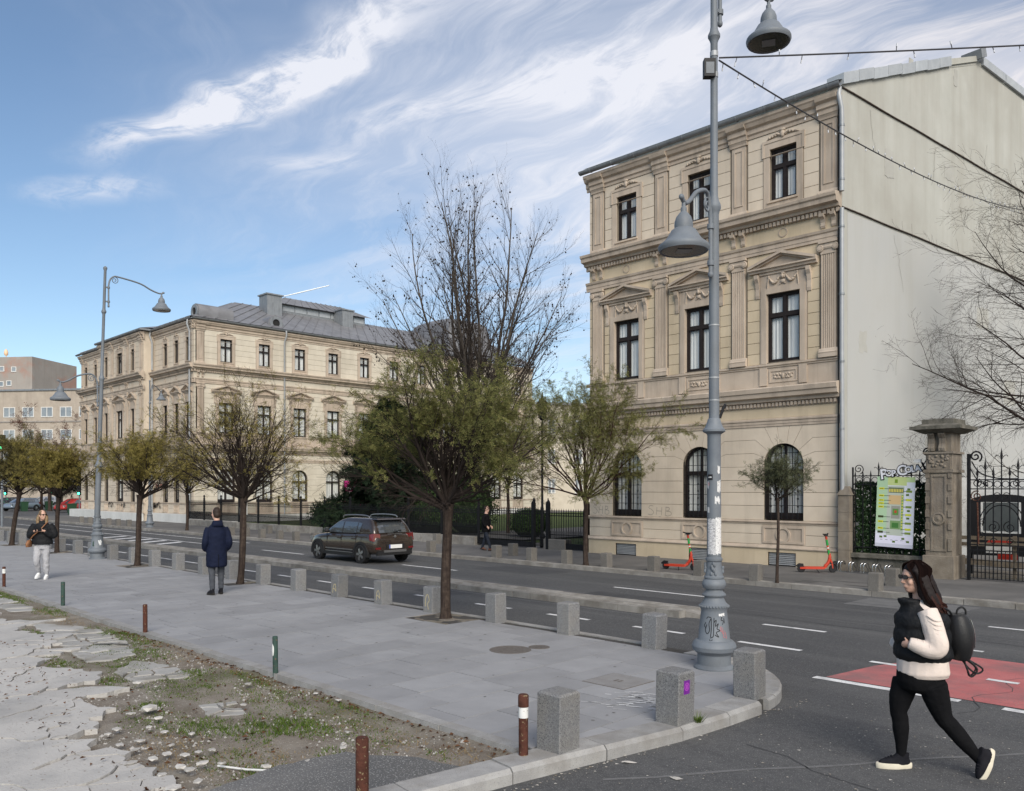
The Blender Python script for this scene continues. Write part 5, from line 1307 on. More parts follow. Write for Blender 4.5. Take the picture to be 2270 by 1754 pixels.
# ================================================================== pipe posts along the paving edge
def post(x_, y_, h_, r_, m, lean, label, cap=None, ring=None):
    e = MB().tube([(0,0,-.1),(lean[0]*.5,lean[1]*.5,h_*.5),(lean[0],lean[1],h_-.012),(lean[0],lean[1],h_)], [r_,r_,r_,r_*.86], 14).build('pipe_post', M[m], None, (x_, y_, 0), smooth=40)
    tag(e, label, 'post', 'old pipe posts along the edge of the paving')
    if ring:
        z_ = ring; MB().lathe([(r_*1.04,-.05),(r_*1.04,.05)], 14).build('white_band', M['whitepaint'], e, (lean[0]*z_/h_, lean[1]*z_/h_, z_), smooth=40)
    if cap: MB().lathe([(r_*1.12,-.09),(r_*1.12,.0),(r_*.9,.012)], 14).build('cap', M[cap], e, (lean[0], lean[1], h_), smooth=40)
    return e
post(-4.86, 4.96, .50, .040, 'rust', (0,0), 'rusty pipe post with white band beside the nearest granite bollard', cap='rust', ring=.37)
post(-4.78, 3.30, .52, .045, 'rust', (.0,.0), 'red rusty pipe post at the bottom edge beside the asphalt patch')
p4 = post(-9.08, 5.03, .46, .032, 'oldgreen', (.005,-.01), 'green pipe post with peeling white scrap half way along the paving edge')
MB().ell((0,-.034,.30), (.022,.010,.085), 8, 6).build('paper_scrap', M['whitepaint'], p4)
post(-13.1, 5.05, .44, .034, 'rust', (-.01,0), 'dark brown pipe post between the two green pipe posts')
post(-17.2, 5.1, .46, .036, 'oldgreen', (0,0), 'dark green pipe post on the paving edge beyond the brown one')
post(-21.5, 5.15, .46, .034, 'rust', (0,0), 'farthest brown pipe post near the left edge of the picture', ring=.36)
# ================================================================== lamp posts
def lamp_head(parent, loc):
    o = MB().lathe([(.262,.012),(.275,0),(.29,.03),(.29,.055),(.284,.07),(.262,.088),(.225,.115),(.195,.15),(.165,.20),(.142,.238),(.118,.256),(.104,.266),(.106,.30),(.102,.345),(.085,.395),(.05,.44),(.034,.455),(.034,.50),(.022,.515),(.022,.58)], 28).build('lamp_head', M['lamp'], parent, loc, smooth=30)
    MB().lathe([(.255,.022),(.25,.008),(.001,.008)], 28).build('glass_plate', M['lampglass'], o, smooth=30)
    MB().box(-.085,.085,-.085,.085,.002,.0075).build('led_panel', M['led'], o, (0,0,0), .6)
    return o
M['lampglass'] = mat('dark_lamp_glass', (0.02,0.022,0.024), None, rough=.12, spec=.5); M['led'] = mat('led_plate', (0.12,0.13,0.14), None, rough=.3)
def lamp_post(x_, y_, z_, label, up, lo, sc=1.0, heavy=True, lean=(0,0)):
    e = empty('street_lamp', (x_, y_, z_), 0, None, label, 'street lamp', 'bell lamps of the street')
    prof = [(.247,-.03),(.247,.015),(.235,.03),(.204,.05),(.204,.175),(.225,.195),(.262,.225),(.272,.275),(.258,.315),(.228,.345),(.205,.352),(.194,.37),(.158,.71),(.165,.735),(.175,.755),(.175,.785),(.160,.80),(.144,.815),(.118,.87),(.120,.89),(.146,.90),(.146,.915),(.104,.955),(.102,.975),(.125,.985),(.145,1.02),(.147,1.05),(.130,1.09),(.112,1.105),(.122,1.115),(.122,1.135),(.108,1.145),(.092,1.25),(.090,1.315),(.104,1.335),(.104,1.36),(.088,1.375),(.0875,1.5)]
    MB().lathe(prof, 32).build('base', M['lamp'], e, smooth=28)
    bd = MB()
    for i in range(30): a = 2*math.pi*i/30; bd.ell((.176*math.cos(a), .176*math.sin(a), .77), (.016,.016,.016), 6, 4)
    q = bd.build('bead_ring', M['lamp'], e, smooth=60); q['kind'] = 'stuff'
    lf = MB()
    for k_ in range(4):
        a = k_*math.pi/2+.5
        for j in range(7):
            aa = a+random.uniform(-.25,.25); rr = .10+.008*random.random(); lf.ell((rr*math.cos(aa), rr*math.sin(aa), 1.17+.13*random.random()), (.022,.022,.028), 6, 4)
    q = lf.build('grape_relief', M['lamp'], e, smooth=60); q['kind'] = 'stuff'
    lx, ly = lean
    sh = [(.0875,1.5),(.084,2.2),(.082,2.88),(.088,2.90),(.137,2.93),(.138,2.955),(.110,2.985),(.088,3.04),(.078,3.08),(.064,3.10),(.062,4.2),(.059,5.62),(.066,5.66),(.084,5.70),(.084,5.74),(.062,5.79),(.048,5.86),(.045,6.9),(.044,7.76),(.058,7.80),(.075,7.83),(.075,7.86),(.052,7.91),(.044,7.96),(.041,9.16),(.06,9.2),(.06,9.25),(.02,9.29)]
    b = MB().lathe(sh, 20); b.v = [(v[0]+lx*(v[2]-1.5)/8, v[1]+ly*(v[2]-1.5)/8, v[2]) for v in b.v]
    b.build('pole', M['lamp'], e, smooth=28)
    def arm(vec, z0, name, pl):
        Lh = math.hypot(*vec); a = math.atan2(vec[1], vec[0]); f = min(1.0, Lh/1.2)
        ox = lx*(z0-1.5)/8; oy = ly*(z0-1.5)/8
        pts = [(.115,0,-.62),(.115,0,-.1),(.125,0,.08),(.17,0,.22),(.27*f,0,.32),(.42*f,0,.335),(.6*Lh,0,.24),(.8*Lh,0,.09),(.93*Lh,0,.02),(Lh,0,.02),(Lh+.05,0,.045)]
        o = MB().tube(curve(pts, 5), .026, 10).build('arm', M['lamp'], e, (ox, oy, z0), a, smooth=60)
        for z_ in (-.5,-.05):
            MB().box(.0,.13,-.018,.018,z_-.02,z_+.02).build('bracket', M['lamp'], o)
            MB().lathe([(.042,-.03),(.042,.03)], 12).build('clamp', M['lamp'], o, (.115,0,z_), smooth=40)
        MB().ell((.115,0,-.64), (.035,.035,.045), 10, 7).build('finial', M['lamp'], o, smooth=60)
        sp = []
        for j in range(34): t = j/33; r_ = .12*(1-t*.85)*f; th = 2.2-t*10.5; sp.append((.30*f+r_*math.cos(th), 0, .17*f+.04+r_*math.sin(th)))
        MB().tube(sp, .012, 6).build('scroll', M['lamp'], o, smooth=60)
        MB().ell((Lh+.06,0,.055), (.045,.03,.035), 10, 7).build('end_knob', M['lamp'], o, smooth=60)
        lamp_head(o, (Lh, 0, -.555))
    arm(up, 8.68, 'upper', 0); arm(lo, 5.50, 'lower', 0)
    return e
def camv(l_, f_): return (l_*sA-f_*cA, l_*cA+f_*sA)
L1 = lamp_post(-5.59, 9.09, 0, 'tall grey bell street lamp with graffiti on its base at the corner', camv(.89,.69), camv(-.54,-.79))
L2_ = lamp_post(-28.08, 9.33, 0, 'grey bell street lamp standing further along the near paving', camv(1.3,1.2), camv(-.87,-.80), lean=(.26*sA,.26*cA))
lamp_post(-53.5, 20.9, ZF, 'slim grey lamp post in front of the palace main wing', camv(.3,1.0), camv(-1.0,-.6))
lamp_post(-84, 12.0, -.2, 'far grey lamp post near the traffic lights', camv(.3,1.0), camv(-1.3,-.3))
# graffiti, stickers, torn posters, wires box on the near lamp
M['paper'] = mat('torn_paper', (0.58,0.58,0.57), (0.68,0.68,0.67), 14, .9, .1, speck=(0.30,0.30,0.31), sscale=70, slo=.56, shi=.62)
M['poster_text'] = mat('faded_notice', (0.46,0.46,0.47), (0.60,0.60,0.60), 20, .9, .1, streak=(0.16,0.16,0.17), stk=(30,30,160), stlo=.52, sthi=.56, stamt=.9)
M['marker'] = mat('black_marker', (0.012,0.012,0.014), None, rough=.7); M['redmark'] = mat('red_marker', (0.42,0.14,0.15), None, rough=.8)
def wrap(parent, name, m, th0, th1, z0, z1, rf, ragged=0.0, n=10, seed=1):
    """a sheet wrapped round a turned post; rf(z) is its radius"""
    rr = random.Random(seed); b = MB(); vs = []
    for j in range(n+1):
        t = th0+(th1-th0)*j/n; za = z0+rr.uniform(0,ragged); zb_ = z1-rr.uniform(0,ragged)
        for z_ in (za, (za+zb_)/2, zb_): r_ = rf(z_)+.0025; vs.append((r_*math.cos(t), r_*math.sin(t), z_))
    fs = []
    for j in range(n): fs += [(3*j,3*j+3,3*j+4,3*j+1),(3*j+1,3*j+4,3*j+5,3*j+2)]
    return b.add(vs, fs).build(name, M[m], parent)
tv = math.atan2(-9.09, 5.59)      # towards the viewer
def rsh(z_): return .0875-.0055*max(0, min(1,(z_-1.5)/1.38))
wrap(L1, 'notice_sheet', 'poster_text', tv-1.0, tv+.15, 1.40, 1.86, rsh, .02, 12, 2)
wrap(L1, 'notice_sheet', 'paper', tv+.18, tv+1.3, 1.40, 1.88, rsh, .03, 12, 3)
wrap(L1, 'paper_scrap', 'paper', tv+.1, tv+.95, 2.02, 2.14, rsh, .05, 8, 4)
wrap(L1, 'paper_scrap', 'paper', tv+.45, tv+1.1, 2.16, 2.34, rsh, .03, 6, 5)
wrap(L1, 'paper_scrap', 'paper', tv+.5, tv+.95, 2.40, 2.52, rsh, .03, 6, 6)
wrap(L1, 'paper_scrap', 'paper', tv-1.1, tv-.7, 1.92, 2.0, rsh, .02, 6, 7)
wrap(L1, 'paper_scrap', 'paper', tv-1.15, tv-.85, 2.22, 2.32, rsh, .02, 6, 7)
st_ = wrap(L1, 'black_sticker', 'marker', tv-1.0, tv-.2, 2.33, 2.40, rsh, 0, 8, 8)
wrap(st_, 'sticker_text', 'paper', tv-.85, tv-.35, 2.352, 2.376, lambda z_: rsh(z_)+.002, 0.012, 9, 9)
wrap(L1, 'round_sticker', 'redmark', tv-1.05, tv-.75, 2.26, 2.30, rsh, 0, 5, 8)
def rcone(z_): return .194+(.158-.194)*(z_-.37)/.34
def cone_strokes(lines, m, w=.007):
    for ln in lines:
        b = MB(); P_ = []
        for (u, v) in ln:
            z_ = .37+.34*v; r_ = rcone(z_)+.002; t = tv+u; P_.append(Vector((r_*math.cos(t), r_*math.sin(t), z_)))
        for i in range(len(P_)-1):
            a, c = P_[i], P_[i+1]; d_ = c-a
            if d_.length < 1e-6: continue
            nrm = Vector((a.x, a.y, 0)).normalized(); sd_ = d_.normalized().cross(nrm)*w/2
            b.add([a-sd_, c-sd_, c+sd_, a+sd_], [(0,1,2,3)])
        b.build('graffiti_stroke', M[m], L1)
cone_strokes([curve([(-.55,.75),(-.45,.82),(-.2,.80)]), curve([(-.5,.55),(-.6,.35),(-.45,.22),(-.3,.35),(-.35,.6),(-.2,.78)]), curve([(-.2,.78),(-.18,.4),(-.22,.12)]), curve([(.0,.8),(-.02,.45),(-.05,.15),(-.25,.08)]), curve([(-.02,.62),(.15,.72),(.1,.5),(.3,.6),(.2,.42),(.4,.35),(.15,.28),(.3,.12),(.05,.2)]), curve([(-.6,.62),(-.7,.5),(-.55,.42)]), curve([(-.3,.02),(-.2,-.02),(-.1,.03)]), curve([(.62,.85),(.52,.72),(.7,.68),(.6,.55)]), curve([(.75,.78),(.8,.6)])], 'marker', .009)
cone_strokes([curve([(.5,.5),(.42,.4),(.5,.3)]), curve([(.56,.45),(.58,.25),(.68,.25)]), curve([(.7,.35),(.65,.12),(.78,.1)]), curve([(.8,.28),(.88,.05)])], 'redmark', .008)
wrap(L1, 'paper_scrap', 'paper', tv+.35, tv+.85, .655, .70, lambda z_: rcone(z_), .01, 6, 5)
bxm = MB().box(-.07,.07,-.05,.05,-.11,.11).build('cable_box', M['blackplastic'], L1, (-.07*sA+.03, -.07*cA-.03, 7.42), R(45)); MB().box(-.05,.05,-.055,-.05,-.08,.06).build('box_lid', M['lamp'], bxm)
for z_ in (7.62, 7.36): MB().lathe([(.05,-.03),(.05,.03)], 14).build('strap', M['zincpipe'], L1, (0,0,z_), smooth=40)
for z_ in (4.25,3.6,3.32): MB().lathe([(.0665,-.008),(.0665,.008)], 16).build('steel_band', M['zincpipe'], L1, (0,0,z_), smooth=40)
MB().tube([(.05,.05,3.1),(.075,.075,3.2),(.10,.10,3.27)], .018, 8).build('flag_socket', M['blackplastic'], L1)
M['tagw'] = mat('white_tag', (0.66,0.68,0.68), None, rough=.8)
tv2 = math.atan2(-9.33, 28.08)
for (u, v, w_, h_) in ((.35,.2,.5,.55),(-.7,.1,.18,.5)):
    rr = random.Random(int(u*10)); lines = [curve([(u+w_*(rr.random()-.3), v+h_*rr.random()) for _ in range(5)]) for k in range(3)]
    for ln in lines:
        b = MB(); P_ = []
        for (uu, vv) in ln: z_ = .37+.34*vv; r_ = rcone(z_)+.003; t = tv2+uu; P_.append(Vector((r_*math.cos(t), r_*math.sin(t), z_)))
        for i in range(len(P_)-1):
            a, c = P_[i], P_[i+1]; d_ = c-a; nrm = Vector((a.x, a.y, 0)).normalized(); sd_ = d_.normalized().cross(nrm)*.016 if d_.length > 1e-6 else Vector((0,0,.001))
            b.add([a-sd_, c-sd_, c+sd_, a+sd_], [(0,1,2,3)])
        b.build('graffiti_stroke', M['tagw'] if u > 0 else M['oldgreen'], L2_)
# ================================================================== string lights from the lamp post
M['wire'] = mat('light_string_wire', (0.05,0.05,0.055), None, rough=.7); M['bulb'] = mat('clear_bulb', (0.55,0.56,0.58), None, rough=.2, spec=.6)
def string(p0, p1, sag, n, label, bulbs=44, droop=.10):
    a, c = Vector(p0), Vector(p1); e = empty('string_light', tuple(a), 0, None, label, 'string lights', 'strings of fairy lights')
    P_ = [a.lerp(c, i/n)-a-Vector((0,0,sag*4*(i/n)*(1-i/n))) for i in range(n+1)]
    MB().tube([tuple(q) for q in P_], .011, 5).build('cable', M['wire'], e)
    rr = random.Random(int(sag*100)+bulbs)
    drops = MB(); tips = MB()
    for i in range(bulbs):
        t = (i+.5+rr.uniform(-.3,.3))/bulbs; k_ = min(n-1, int(t*n)); q = P_[k_].lerp(P_[k_+1], t*n-k_); s_ = 1 if rr.random() < .45 else -1
        d_ = Vector((rr.uniform(-.03,.03), rr.uniform(-.03,.03), s_*droop*rr.uniform(.7,1.1)))
        drops.tube([q, q+d_*.6], .006, 4); tips.tube([q+d_*.6, q+d_], .009, 5)
    o = drops.build('bulb_sockets', M['wire'], e); o['kind'] = 'stuff'; o = tips.build('bulbs', M['bulb'], e); o['kind'] = 'stuff'
lamp_post(3.6, 20.6, ZF, 'grey bell lamp across the road beyond the right picture edge', camv(.3,-1.0), camv(.6,.6))
string((-5.55,9.14,7.58), (3.6,20.55,9.25), .10, 30, 'upper string of fairy lights from the lamp post to the right', 30)
string((-5.55,9.14,7.55), (-7.2,31.6,11.3), .42, 40, 'lower string of fairy lights running to the tree by the gable', 60)
# ================================================================== contrail
ct = MB().tube([(-5150.98,2760.32,1262.5),(-4986.75,2925.7,1315.95),(-4837.44,3076.06,1367.4)], [.6, 4.0, 3.0], 8).build('contrail', mat('contrail_vapour', (0.9,0.92,0.95), None, rough=1.0))
tag(ct, 'thin white contrail in the sky above the palace roof', 'contrail')
# ================================================================== trees
def rdir(rr, d, ang):
    """direction at about ang from d"""
    d = d.normalized(); a = Vector((rr.gauss(0,1), rr.gauss(0,1), rr.gauss(0,1))); a = (a-d*a.dot(d)).normalized()
    return (d*math.cos(ang)+a*math.sin(ang)).normalized()
class Tree:
    def __init__(s, seed): s.rr = random.Random(seed); s.limb = MB(); s.twig = MB(); s.tips = []; s.LV = []; s.pts = []
    def branch(s, p, d, ln, r, lev, spec):
        """spec[lev]: (segments, wobble, up, children, child angle, child length, first child at, child radius)"""
        rr = s.rr; sg, wob, up, nc, ca, cl, f0, cr = spec[lev]
        P_ = [p.copy()]; dd = d.copy(); st = ln/sg; RR = [r]
        for i in range(sg):
            dd = (dd+Vector((rr.gauss(0,wob), rr.gauss(0,wob), rr.gauss(0,wob)+up))).normalized()
            P_.append(P_[-1]+dd*st); RR.append(max(.0022, r*(1-.82*(i+1)/sg)))
        last = lev == len(spec)-1
        (s.twig if lev >= 2 or r < .012 else s.limb).tube(P_, RR, 3 if lev >= 2 else 5 if lev >= 1 else 7, 0, False)
        if last or lev >= len(spec)-2: s.tips.append((P_, lev))
        if last: return
        n_ = max(1, int(round(nc*rr.uniform(.75,1.25))))
        for k in range(n_):
            t = f0+(1-f0)*(k+rr.random())/n_; x = min(sg-1e-4, t*sg); i = int(x); q = P_[i].lerp(P_[i+1], x-i); dv = (P_[i+1]-P_[i])
            cd = rdir(rr, dv, ca*rr.uniform(.6,1.35)); s.branch(q, cd, ln*cl*rr.uniform(.65,1.2)*(1.15-.45*t), max(.003, RR[i]*cr), lev+1, spec)
    def leaves(s, dens, size, keep=lambda q: True, hang=.3, comp=7):
        rr = s.rr
        for (P_, lev) in s.tips:
            for i in range(1, len(P_)):
                k_ = dens; k_ = int(k_)+(1 if rr.random() < k_-int(k_) else 0)
                for _ in range(k_):
                    q = P_[i-1].lerp(P_[i], rr.random())
                    if not keep(q): continue
                    ax = rdir(rr, (P_[i]-P_[i-1]), rr.uniform(.4,1.3)); ax.z -= hang; ax.normalize(); sd_ = ax.cross(Vector((rr.gauss(0,.4), rr.gauss(0,.4), 1))).normalized()
                    L_ = size*rr.uniform(.7,1.3)
                    for c in range(comp):
                        t = (c+.5)/comp; b = q+ax*(L_*2.6*t); sg = 1 if c % 2 else -1
                        e = (sd_*sg+ax*.55+Vector((0,0,rr.uniform(-.4,.15)))).normalized()*L_*rr.uniform(.7,1.1); wv = ax*(L_*.24)
                        s.LV.append((b, b+e*.5+wv, b+e, b+e*.5-wv))
    def finish(s, name, loc, label, cat, group, bark, twig, leaf, trunk=None, h=None):
        e = empty(name, loc, 0, None, label, cat, group)
        if trunk: trunk.build('trunk', M[bark], e, smooth=60)
        if s.limb.v: o = s.limb.build('branches', M[bark if bark != 'bark' else twig], e, smooth=180); o['kind'] = 'stuff'
        if s.twig.v: o = s.twig.build('twigs', M[twig], e); o['kind'] = 'stuff'
        if s.LV:
            V = np.array([[tuple(q) for q in l] for l in s.LV]).reshape(-1, 3); o = np_mesh('crown', V, np.arange(len(V)).reshape(-1, 4), M[leaf], e); o['kind'] = 'stuff'
        return e
M['leaf_green'] = leafmat('locust_leaf_green', (0.12,0.145,0.048), (0.29,0.265,0.105), .45)
M['leaf_yel'] = leafmat('locust_leaf_yellow', (0.20,0.185,0.05), (0.38,0.30,0.10), .4)
M['leaf_mix'] = leafmat('locust_leaf_mixed', (0.12,0.13,0.05), (0.28,0.22,0.085), .4)
M['leaf_grey'] = leafmat('grey_green_leaf', (0.09,0.105,0.06), (0.17,0.175,0.10), .35)
M['leaf_dark'] = leafmat('conifer_needles', (0.012,0.022,0.014), (0.030,0.045,0.026), .15)
M['leaf_red'] = leafmat('reddish_leaf', (0.11,0.055,0.04), (0.19,0.105,0.075), .3)
M['leaf_box'] = leafmat('shrub_leaf', (0.018,0.035,0.014), (0.05,0.075,0.03), .2)
M['leaf_ivy'] = leafmat('ivy_leaf', (0.016,0.034,0.016), (0.06,0.095,0.045), .25)
def trunk_mb(h, r0, r1, lean, seed, knob=1.0):
    b = MB(); rs = []; n = 14; rr = random.Random(seed); K = 12
    for i in range(n+1):
        t = i/n; z = -.08+(h+.08)*t; r = r0+(r1-r0)*t
        if t < .12: r *= 1+.55*(1-t/.12)**2
        if t > .9: r *= 1+.5*knob*(t-.9)/.1
        row = []
        for j in range(K):
            a = 2*math.pi*j/K; q = r*(1+.10*mnoise.noise((math.cos(a)*2, math.sin(a)*2, z*1.5+seed))+.05*math.sin(a*5+seed))
            row.append((lean[0]*t+.02*math.sin(z*2+seed)+q*math.cos(a), lean[1]*t+.02*math.cos(z*1.7+seed)+q*math.sin(a), z))
        rs.append(row)
    return b.rings(rs, True, True)
def globe(loc, h, R_, seed, leaf, dens, label, group, nprim=20, r0=.085, r1=.07, lean=(0,0), size=.032, zsq=.85, twig='twig', cut=None, lev=4, keepf=None, out=1.0):
    T_ = Tree(seed); rr = T_.rr; top = Vector((lean[0], lean[1], h))
    spec = [(7,.085,.03,8,.50,.52,.18,.55),(5,.11,.02,5,.55,.55,.15,.6),(4,.14,.0,3.4,.6,.6,.15,.65),(3,.16,-.02,0,0,0,0,0)][:lev]
    for i in range(nprim):
        az = 2*math.pi*(i*.618+rr.uniform(-.08,.08)); el = R(8)+R(80)*((i+.5)/nprim)**.85
        d = Vector((math.cos(az)*math.cos(el), math.sin(az)*math.cos(el), math.sin(el)))
        rad = R_*(1.0*math.cos(el)+zsq*math.sin(el))*rr.uniform(.72,.98)
        T_.branch(top+Vector((rr.uniform(-.05,.05), rr.uniform(-.05,.05), rr.uniform(-.15,.03))), d, rad, r1*rr.uniform(.28,.5), 0, spec)
    cz = h+R_*.45
    kf = keepf or (lambda q: (q-Vector((lean[0], lean[1], h))).length > R_*.62*out)
    T_.leaves(dens, size, lambda q: kf(q), .25)
    return T_.finish('globe_tree', loc, label, 'tree', group, 'bark', twig, leaf, trunk_mb(h, r0, r1, lean, seed))
GT = 'round-headed street trees on the near pavement'; GT2 = 'round-headed street trees on the far pavement'
globe((-11.03,9.36,0), 2.0, 1.80, 41, 'leaf_green', 1.5, 'tallest leafy round-headed tree with rough trunk in the middle of the near pavement', GT, 30, .085, .08, (0,0), .034, .84, keepf=lambda q: q.z > 2.45+.25*math.sin(q.x*3) and (q-Vector((0,0,2.2))).length > 1.12)
globe((-18.43,9.28,0), 2.05, 1.50, 12, 'leaf_yel', .42, 'round-headed tree with mostly bare dark branches beside the man in navy', GT, 26, .075, .075, (.05,.1), .03, 1.25, keepf=lambda q: (q-Vector((0,0,2.3))).length > 1.15)
globe((-24.92,9.35,0), 2.05, 1.42, 13, 'leaf_yel', 1.1, 'round-headed tree with sparse yellow leaves to the right of the second lamp post', GT, 24, .08, .07, (.1,.1), .03, .95, keepf=lambda q: q.z > 2.5)
globe((-32.07,9.3,0), 2.0, 1.45, 14, 'leaf_yel', 1.7, 'round-headed yellowing tree behind the woman in the black jacket', GT, 22, .075, .07, (.08,.06), .03, .9, keepf=lambda q: q.z > 2.3)
globe((-37.5,9.25,0), 2.1, 1.75, 15, 'leaf_mix', 1.4, 'round-headed tree at the left edge of the near row', GT, 24, .09, .075, (.25,.2), .034, .95, keepf=lambda q: q.z > 2.6)
globe((-17.05,20.25,ZF), 2.15, 2.2, 16, 'leaf_green', 2.3, 'leafy round-headed tree with reddish branches at the left corner of the palace wing', GT2, 20, .085, .075, (-.06,0), .036, 1.45, twig='twig_red', keepf=lambda q: q.z > 2.0 and (q.x > .25 or q.z > 4.0 or random.random() < .3))
globe((-10.4,19.95,ZF), 2.2, .85, 17, 'leaf_grey', 1.5, 'young thin-stemmed tree with small grey-green crown before the palace wing', GT2, 14, .04, .035, (-.02,0), .03, 1.1, lev=3, keepf=lambda q: True, out=.3)
globe((-47.8,20.8,ZF), 2.2, 2.0, 18, 'leaf_yel', .4, 'bare round-headed tree by the corner of the main wing', GT2, 20, .085, .07, (.05,0), .035, 1.1)
globe((-41.0,20.8,ZF), 2.3, 1.7, 19, 'leaf_yel', .3, 'bare round-headed tree beside the fence, left of the brown car', GT2, 18, .09, .075, (0,.05), .035, 1.0)
globe((-38.0,26.6,-.2), 2.6, 2.4, 20, 'leaf_yel', .25, 'bare round-headed tree standing inside the fence behind the car', GT2, 20, .08, .065, (0,0), .03, 1.35)
globe((-31.0,30.5,-.2), 2.6, 2.3, 24, 'leaf_mix', .8, 'half bare garden tree inside the fence behind the leafy street tree', GT2, 18, .09, .07, (0,0), .04, 1.3)
# ---- big bare plane tree in the garden
def bare_tree(name, loc, label, h, stems, spec, seed, bark='planebark', twig='twig', nuts=0, group=None, r0=.2):
    T_ = Tree(seed); rr = T_.rr
    for (b, d, ln, r) in stems: T_.branch(Vector(b), Vector(d).normalized(), ln, r, 0, spec)
    tr = MB()
    for (b, d, ln, r) in stems: tr.tube([Vector((b[0]*.3, b[1]*.3, -.1)), Vector((b[0]*.6, b[1]*.6, b[2]*.5)), Vector(b)], [r*1.5, r*1.15, r], 10)
    e = T_.finish(name, loc, label, 'tree', group, bark, twig, None, tr)
    if nuts:
        b = MB()
        for _ in range(nuts):
            P_, lv = rr.choice(T_.tips); q = rr.choice(P_); s_ = rr.uniform(.03,.055); b.ell(q-Vector((0,0,s_*1.4)), (s_,s_,s_*1.1), 5, 4)
        o = b.build('seed_balls', M['twig'], e); o['kind'] = 'stuff'
    return e
sp_pl = [(12,.04,.006,15,.60,.30,.20,.5),(8,.08,.05,8.5,.58,.44,.12,.55),(6,.10,.08,3.6,.55,.5,.15,.62),(4,.11,.07,0,0,0,0,0)]
plane_stems = []
rp = random.Random(4)
for i in range(23):
    t = (i+.5)/23; az = i*2.39996; th = R(8)+R(92)*t**.75; b0 = (.5*math.cos(az)*t, .5*math.sin(az)*t, 3.6+1.4*rp.random())
    k_ = rp.uniform(.93,1.04); tg = Vector((6.2*k_*math.cos(az)*math.sin(th), 6.2*k_*math.sin(az)*math.sin(th), 11.0+8.6*k_*math.cos(th)))
    d_ = tg-Vector(b0); plane_stems.append((b0, tuple(d_.normalized()), d_.length, .15-.085*t))
bare_tree('plane_tree', (-35.9,32.6,-.2), 'tall bare plane tree with hanging seed balls rising over the courtyard', 19,
   plane_stems, sp_pl, 5, nuts=1500)
# ---- bare tree at the right edge, reaching over the gate
sp_r = [(10,.10,.02,11,.7,.5,.12,.5),(7,.12,-.01,8,.65,.5,.12,.55),(6,.14,-.03,5,.65,.5,.15,.6),(4,.15,-.04,0,0,0,0,0)]
bare_tree('courtyard_tree', (-5.2,29.2,-.2), 'bare spreading tree reaching in from the right before the blank gable', 12,
   [((0,0,3.0),(-.55,-.25,.35),6.0,.060),((0,0,3.6),(-.8,.1,.25),5.2,.052),((.1,.1,4.5),(-.6,-.1,.55),5.0,.052),((.2,.0,5.0),(-.35,.2,.9),6.0,.052),((0,.1,4.0),(-.75,-.5,.12),4.6,.046),((.3,.2,5.5),(-.2,-.3,1.0),5.5,.052),((.1,0,2.7),(-.7,-.35,.05),5.0,.052),((.2,.1,6.0),(-.7,.2,.5),5.5,.052),((.2,.1,6.5),(-.5,-.3,.8),5.5,.052),((.2,.1,7.0),(-.6,.0,.35),5.0,.046),((.2,.1,5.2),(-.9,-.1,.1),4.6,.046),((.2,.1,7.5),(-.3,.1,1),5.0,.046)], sp_r, 9, bark='bark')
# ---- dark conifer in the garden
def conifer(loc, h, r, seed, label, n=46, name='yew_tree'):
    T_ = Tree(seed); rr = T_.rr
    sp_c = [(6,.05,-.035,9,.75,.40,.12,.5),(4,.08,-.05,0,0,0,0,0)]
    for i in range(n):
        t = (i+.5)/n; z = .5+t*(h-.8); az = i*2.4+rr.uniform(-.3,.3); ln = r*(1-t)**.75*rr.uniform(.75,1.1)+.25
        T_.branch(Vector((0,0,z)), Vector((math.cos(az), math.sin(az), .10)), ln, .035, 0, sp_c)
    T_.leaves(9.0, .10, lambda q: True, .55, 9)
    return T_.finish(name, loc, label, 'tree', None, 'bark', 'twig', 'leaf_dark', trunk_mb(h, .16, .03, (0,0), seed, 0))
conifer((-36.0,26.6,-.2), 7.4, 3.6, 31, 'dark spreading yew behind the fence to the left of the leafy tree', 76)
conifer((-40.0,30.0,-.2), 7.2, 3.0, 33, 'second dark conifer deeper in the garden behind the yew', 52)
# ---- clipped shrubs
def shrub(loc, r, seed, label, n=1500, sz=.05, cat='shrub', rag=.12, leaf='leaf_box'):
    e = empty('clipped_shrub', loc, 0, None, label, cat, 'shrubs in the courtyard garden'); rr = np.random.default_rng(seed)
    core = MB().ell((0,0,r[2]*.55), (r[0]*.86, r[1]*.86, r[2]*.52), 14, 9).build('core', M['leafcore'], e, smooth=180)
    d = rr.normal(size=(n,3)); d /= np.linalg.norm(d, axis=1)[:,None]; d[:,2] = np.where(d[:,2] < -.5, -d[:,2], d[:,2])
    p = d*np.array([r[0], r[1], r[2]*.55])*(1+rr.uniform(-rag, rag*.6, n))[:,None]+np.array([0,0,r[2]*.55])
    a = rr.normal(size=(n,3)); a -= d*(a*d).sum(1)[:,None]*.6; a /= np.linalg.norm(a, axis=1)[:,None]; b = np.cross(d, a); b /= np.linalg.norm(b, axis=1)[:,None]
    s_ = sz*rr.uniform(.6,1.3,n)[:,None]
    V = np.stack([p, p+a*s_+b*s_*.5, p+a*s_*2, p+a*s_-b*s_*.5], 1).reshape(-1,3)
    o = np_mesh('leaves', V, np.arange(len(V)).reshape(-1,4), M[leaf], e); o['kind'] = 'stuff'; return e
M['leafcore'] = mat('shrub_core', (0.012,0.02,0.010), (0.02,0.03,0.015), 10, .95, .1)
shrub((-27.9,28.9,-.2), (1.0,1.0,1.35), 1, 'dome-clipped dark shrub behind the gate', 2600)
shrub((-24.0,29.4,-.2), (.75,.75,1.5), 2, 'ball-clipped shrub at the right end of the gate', 2200)
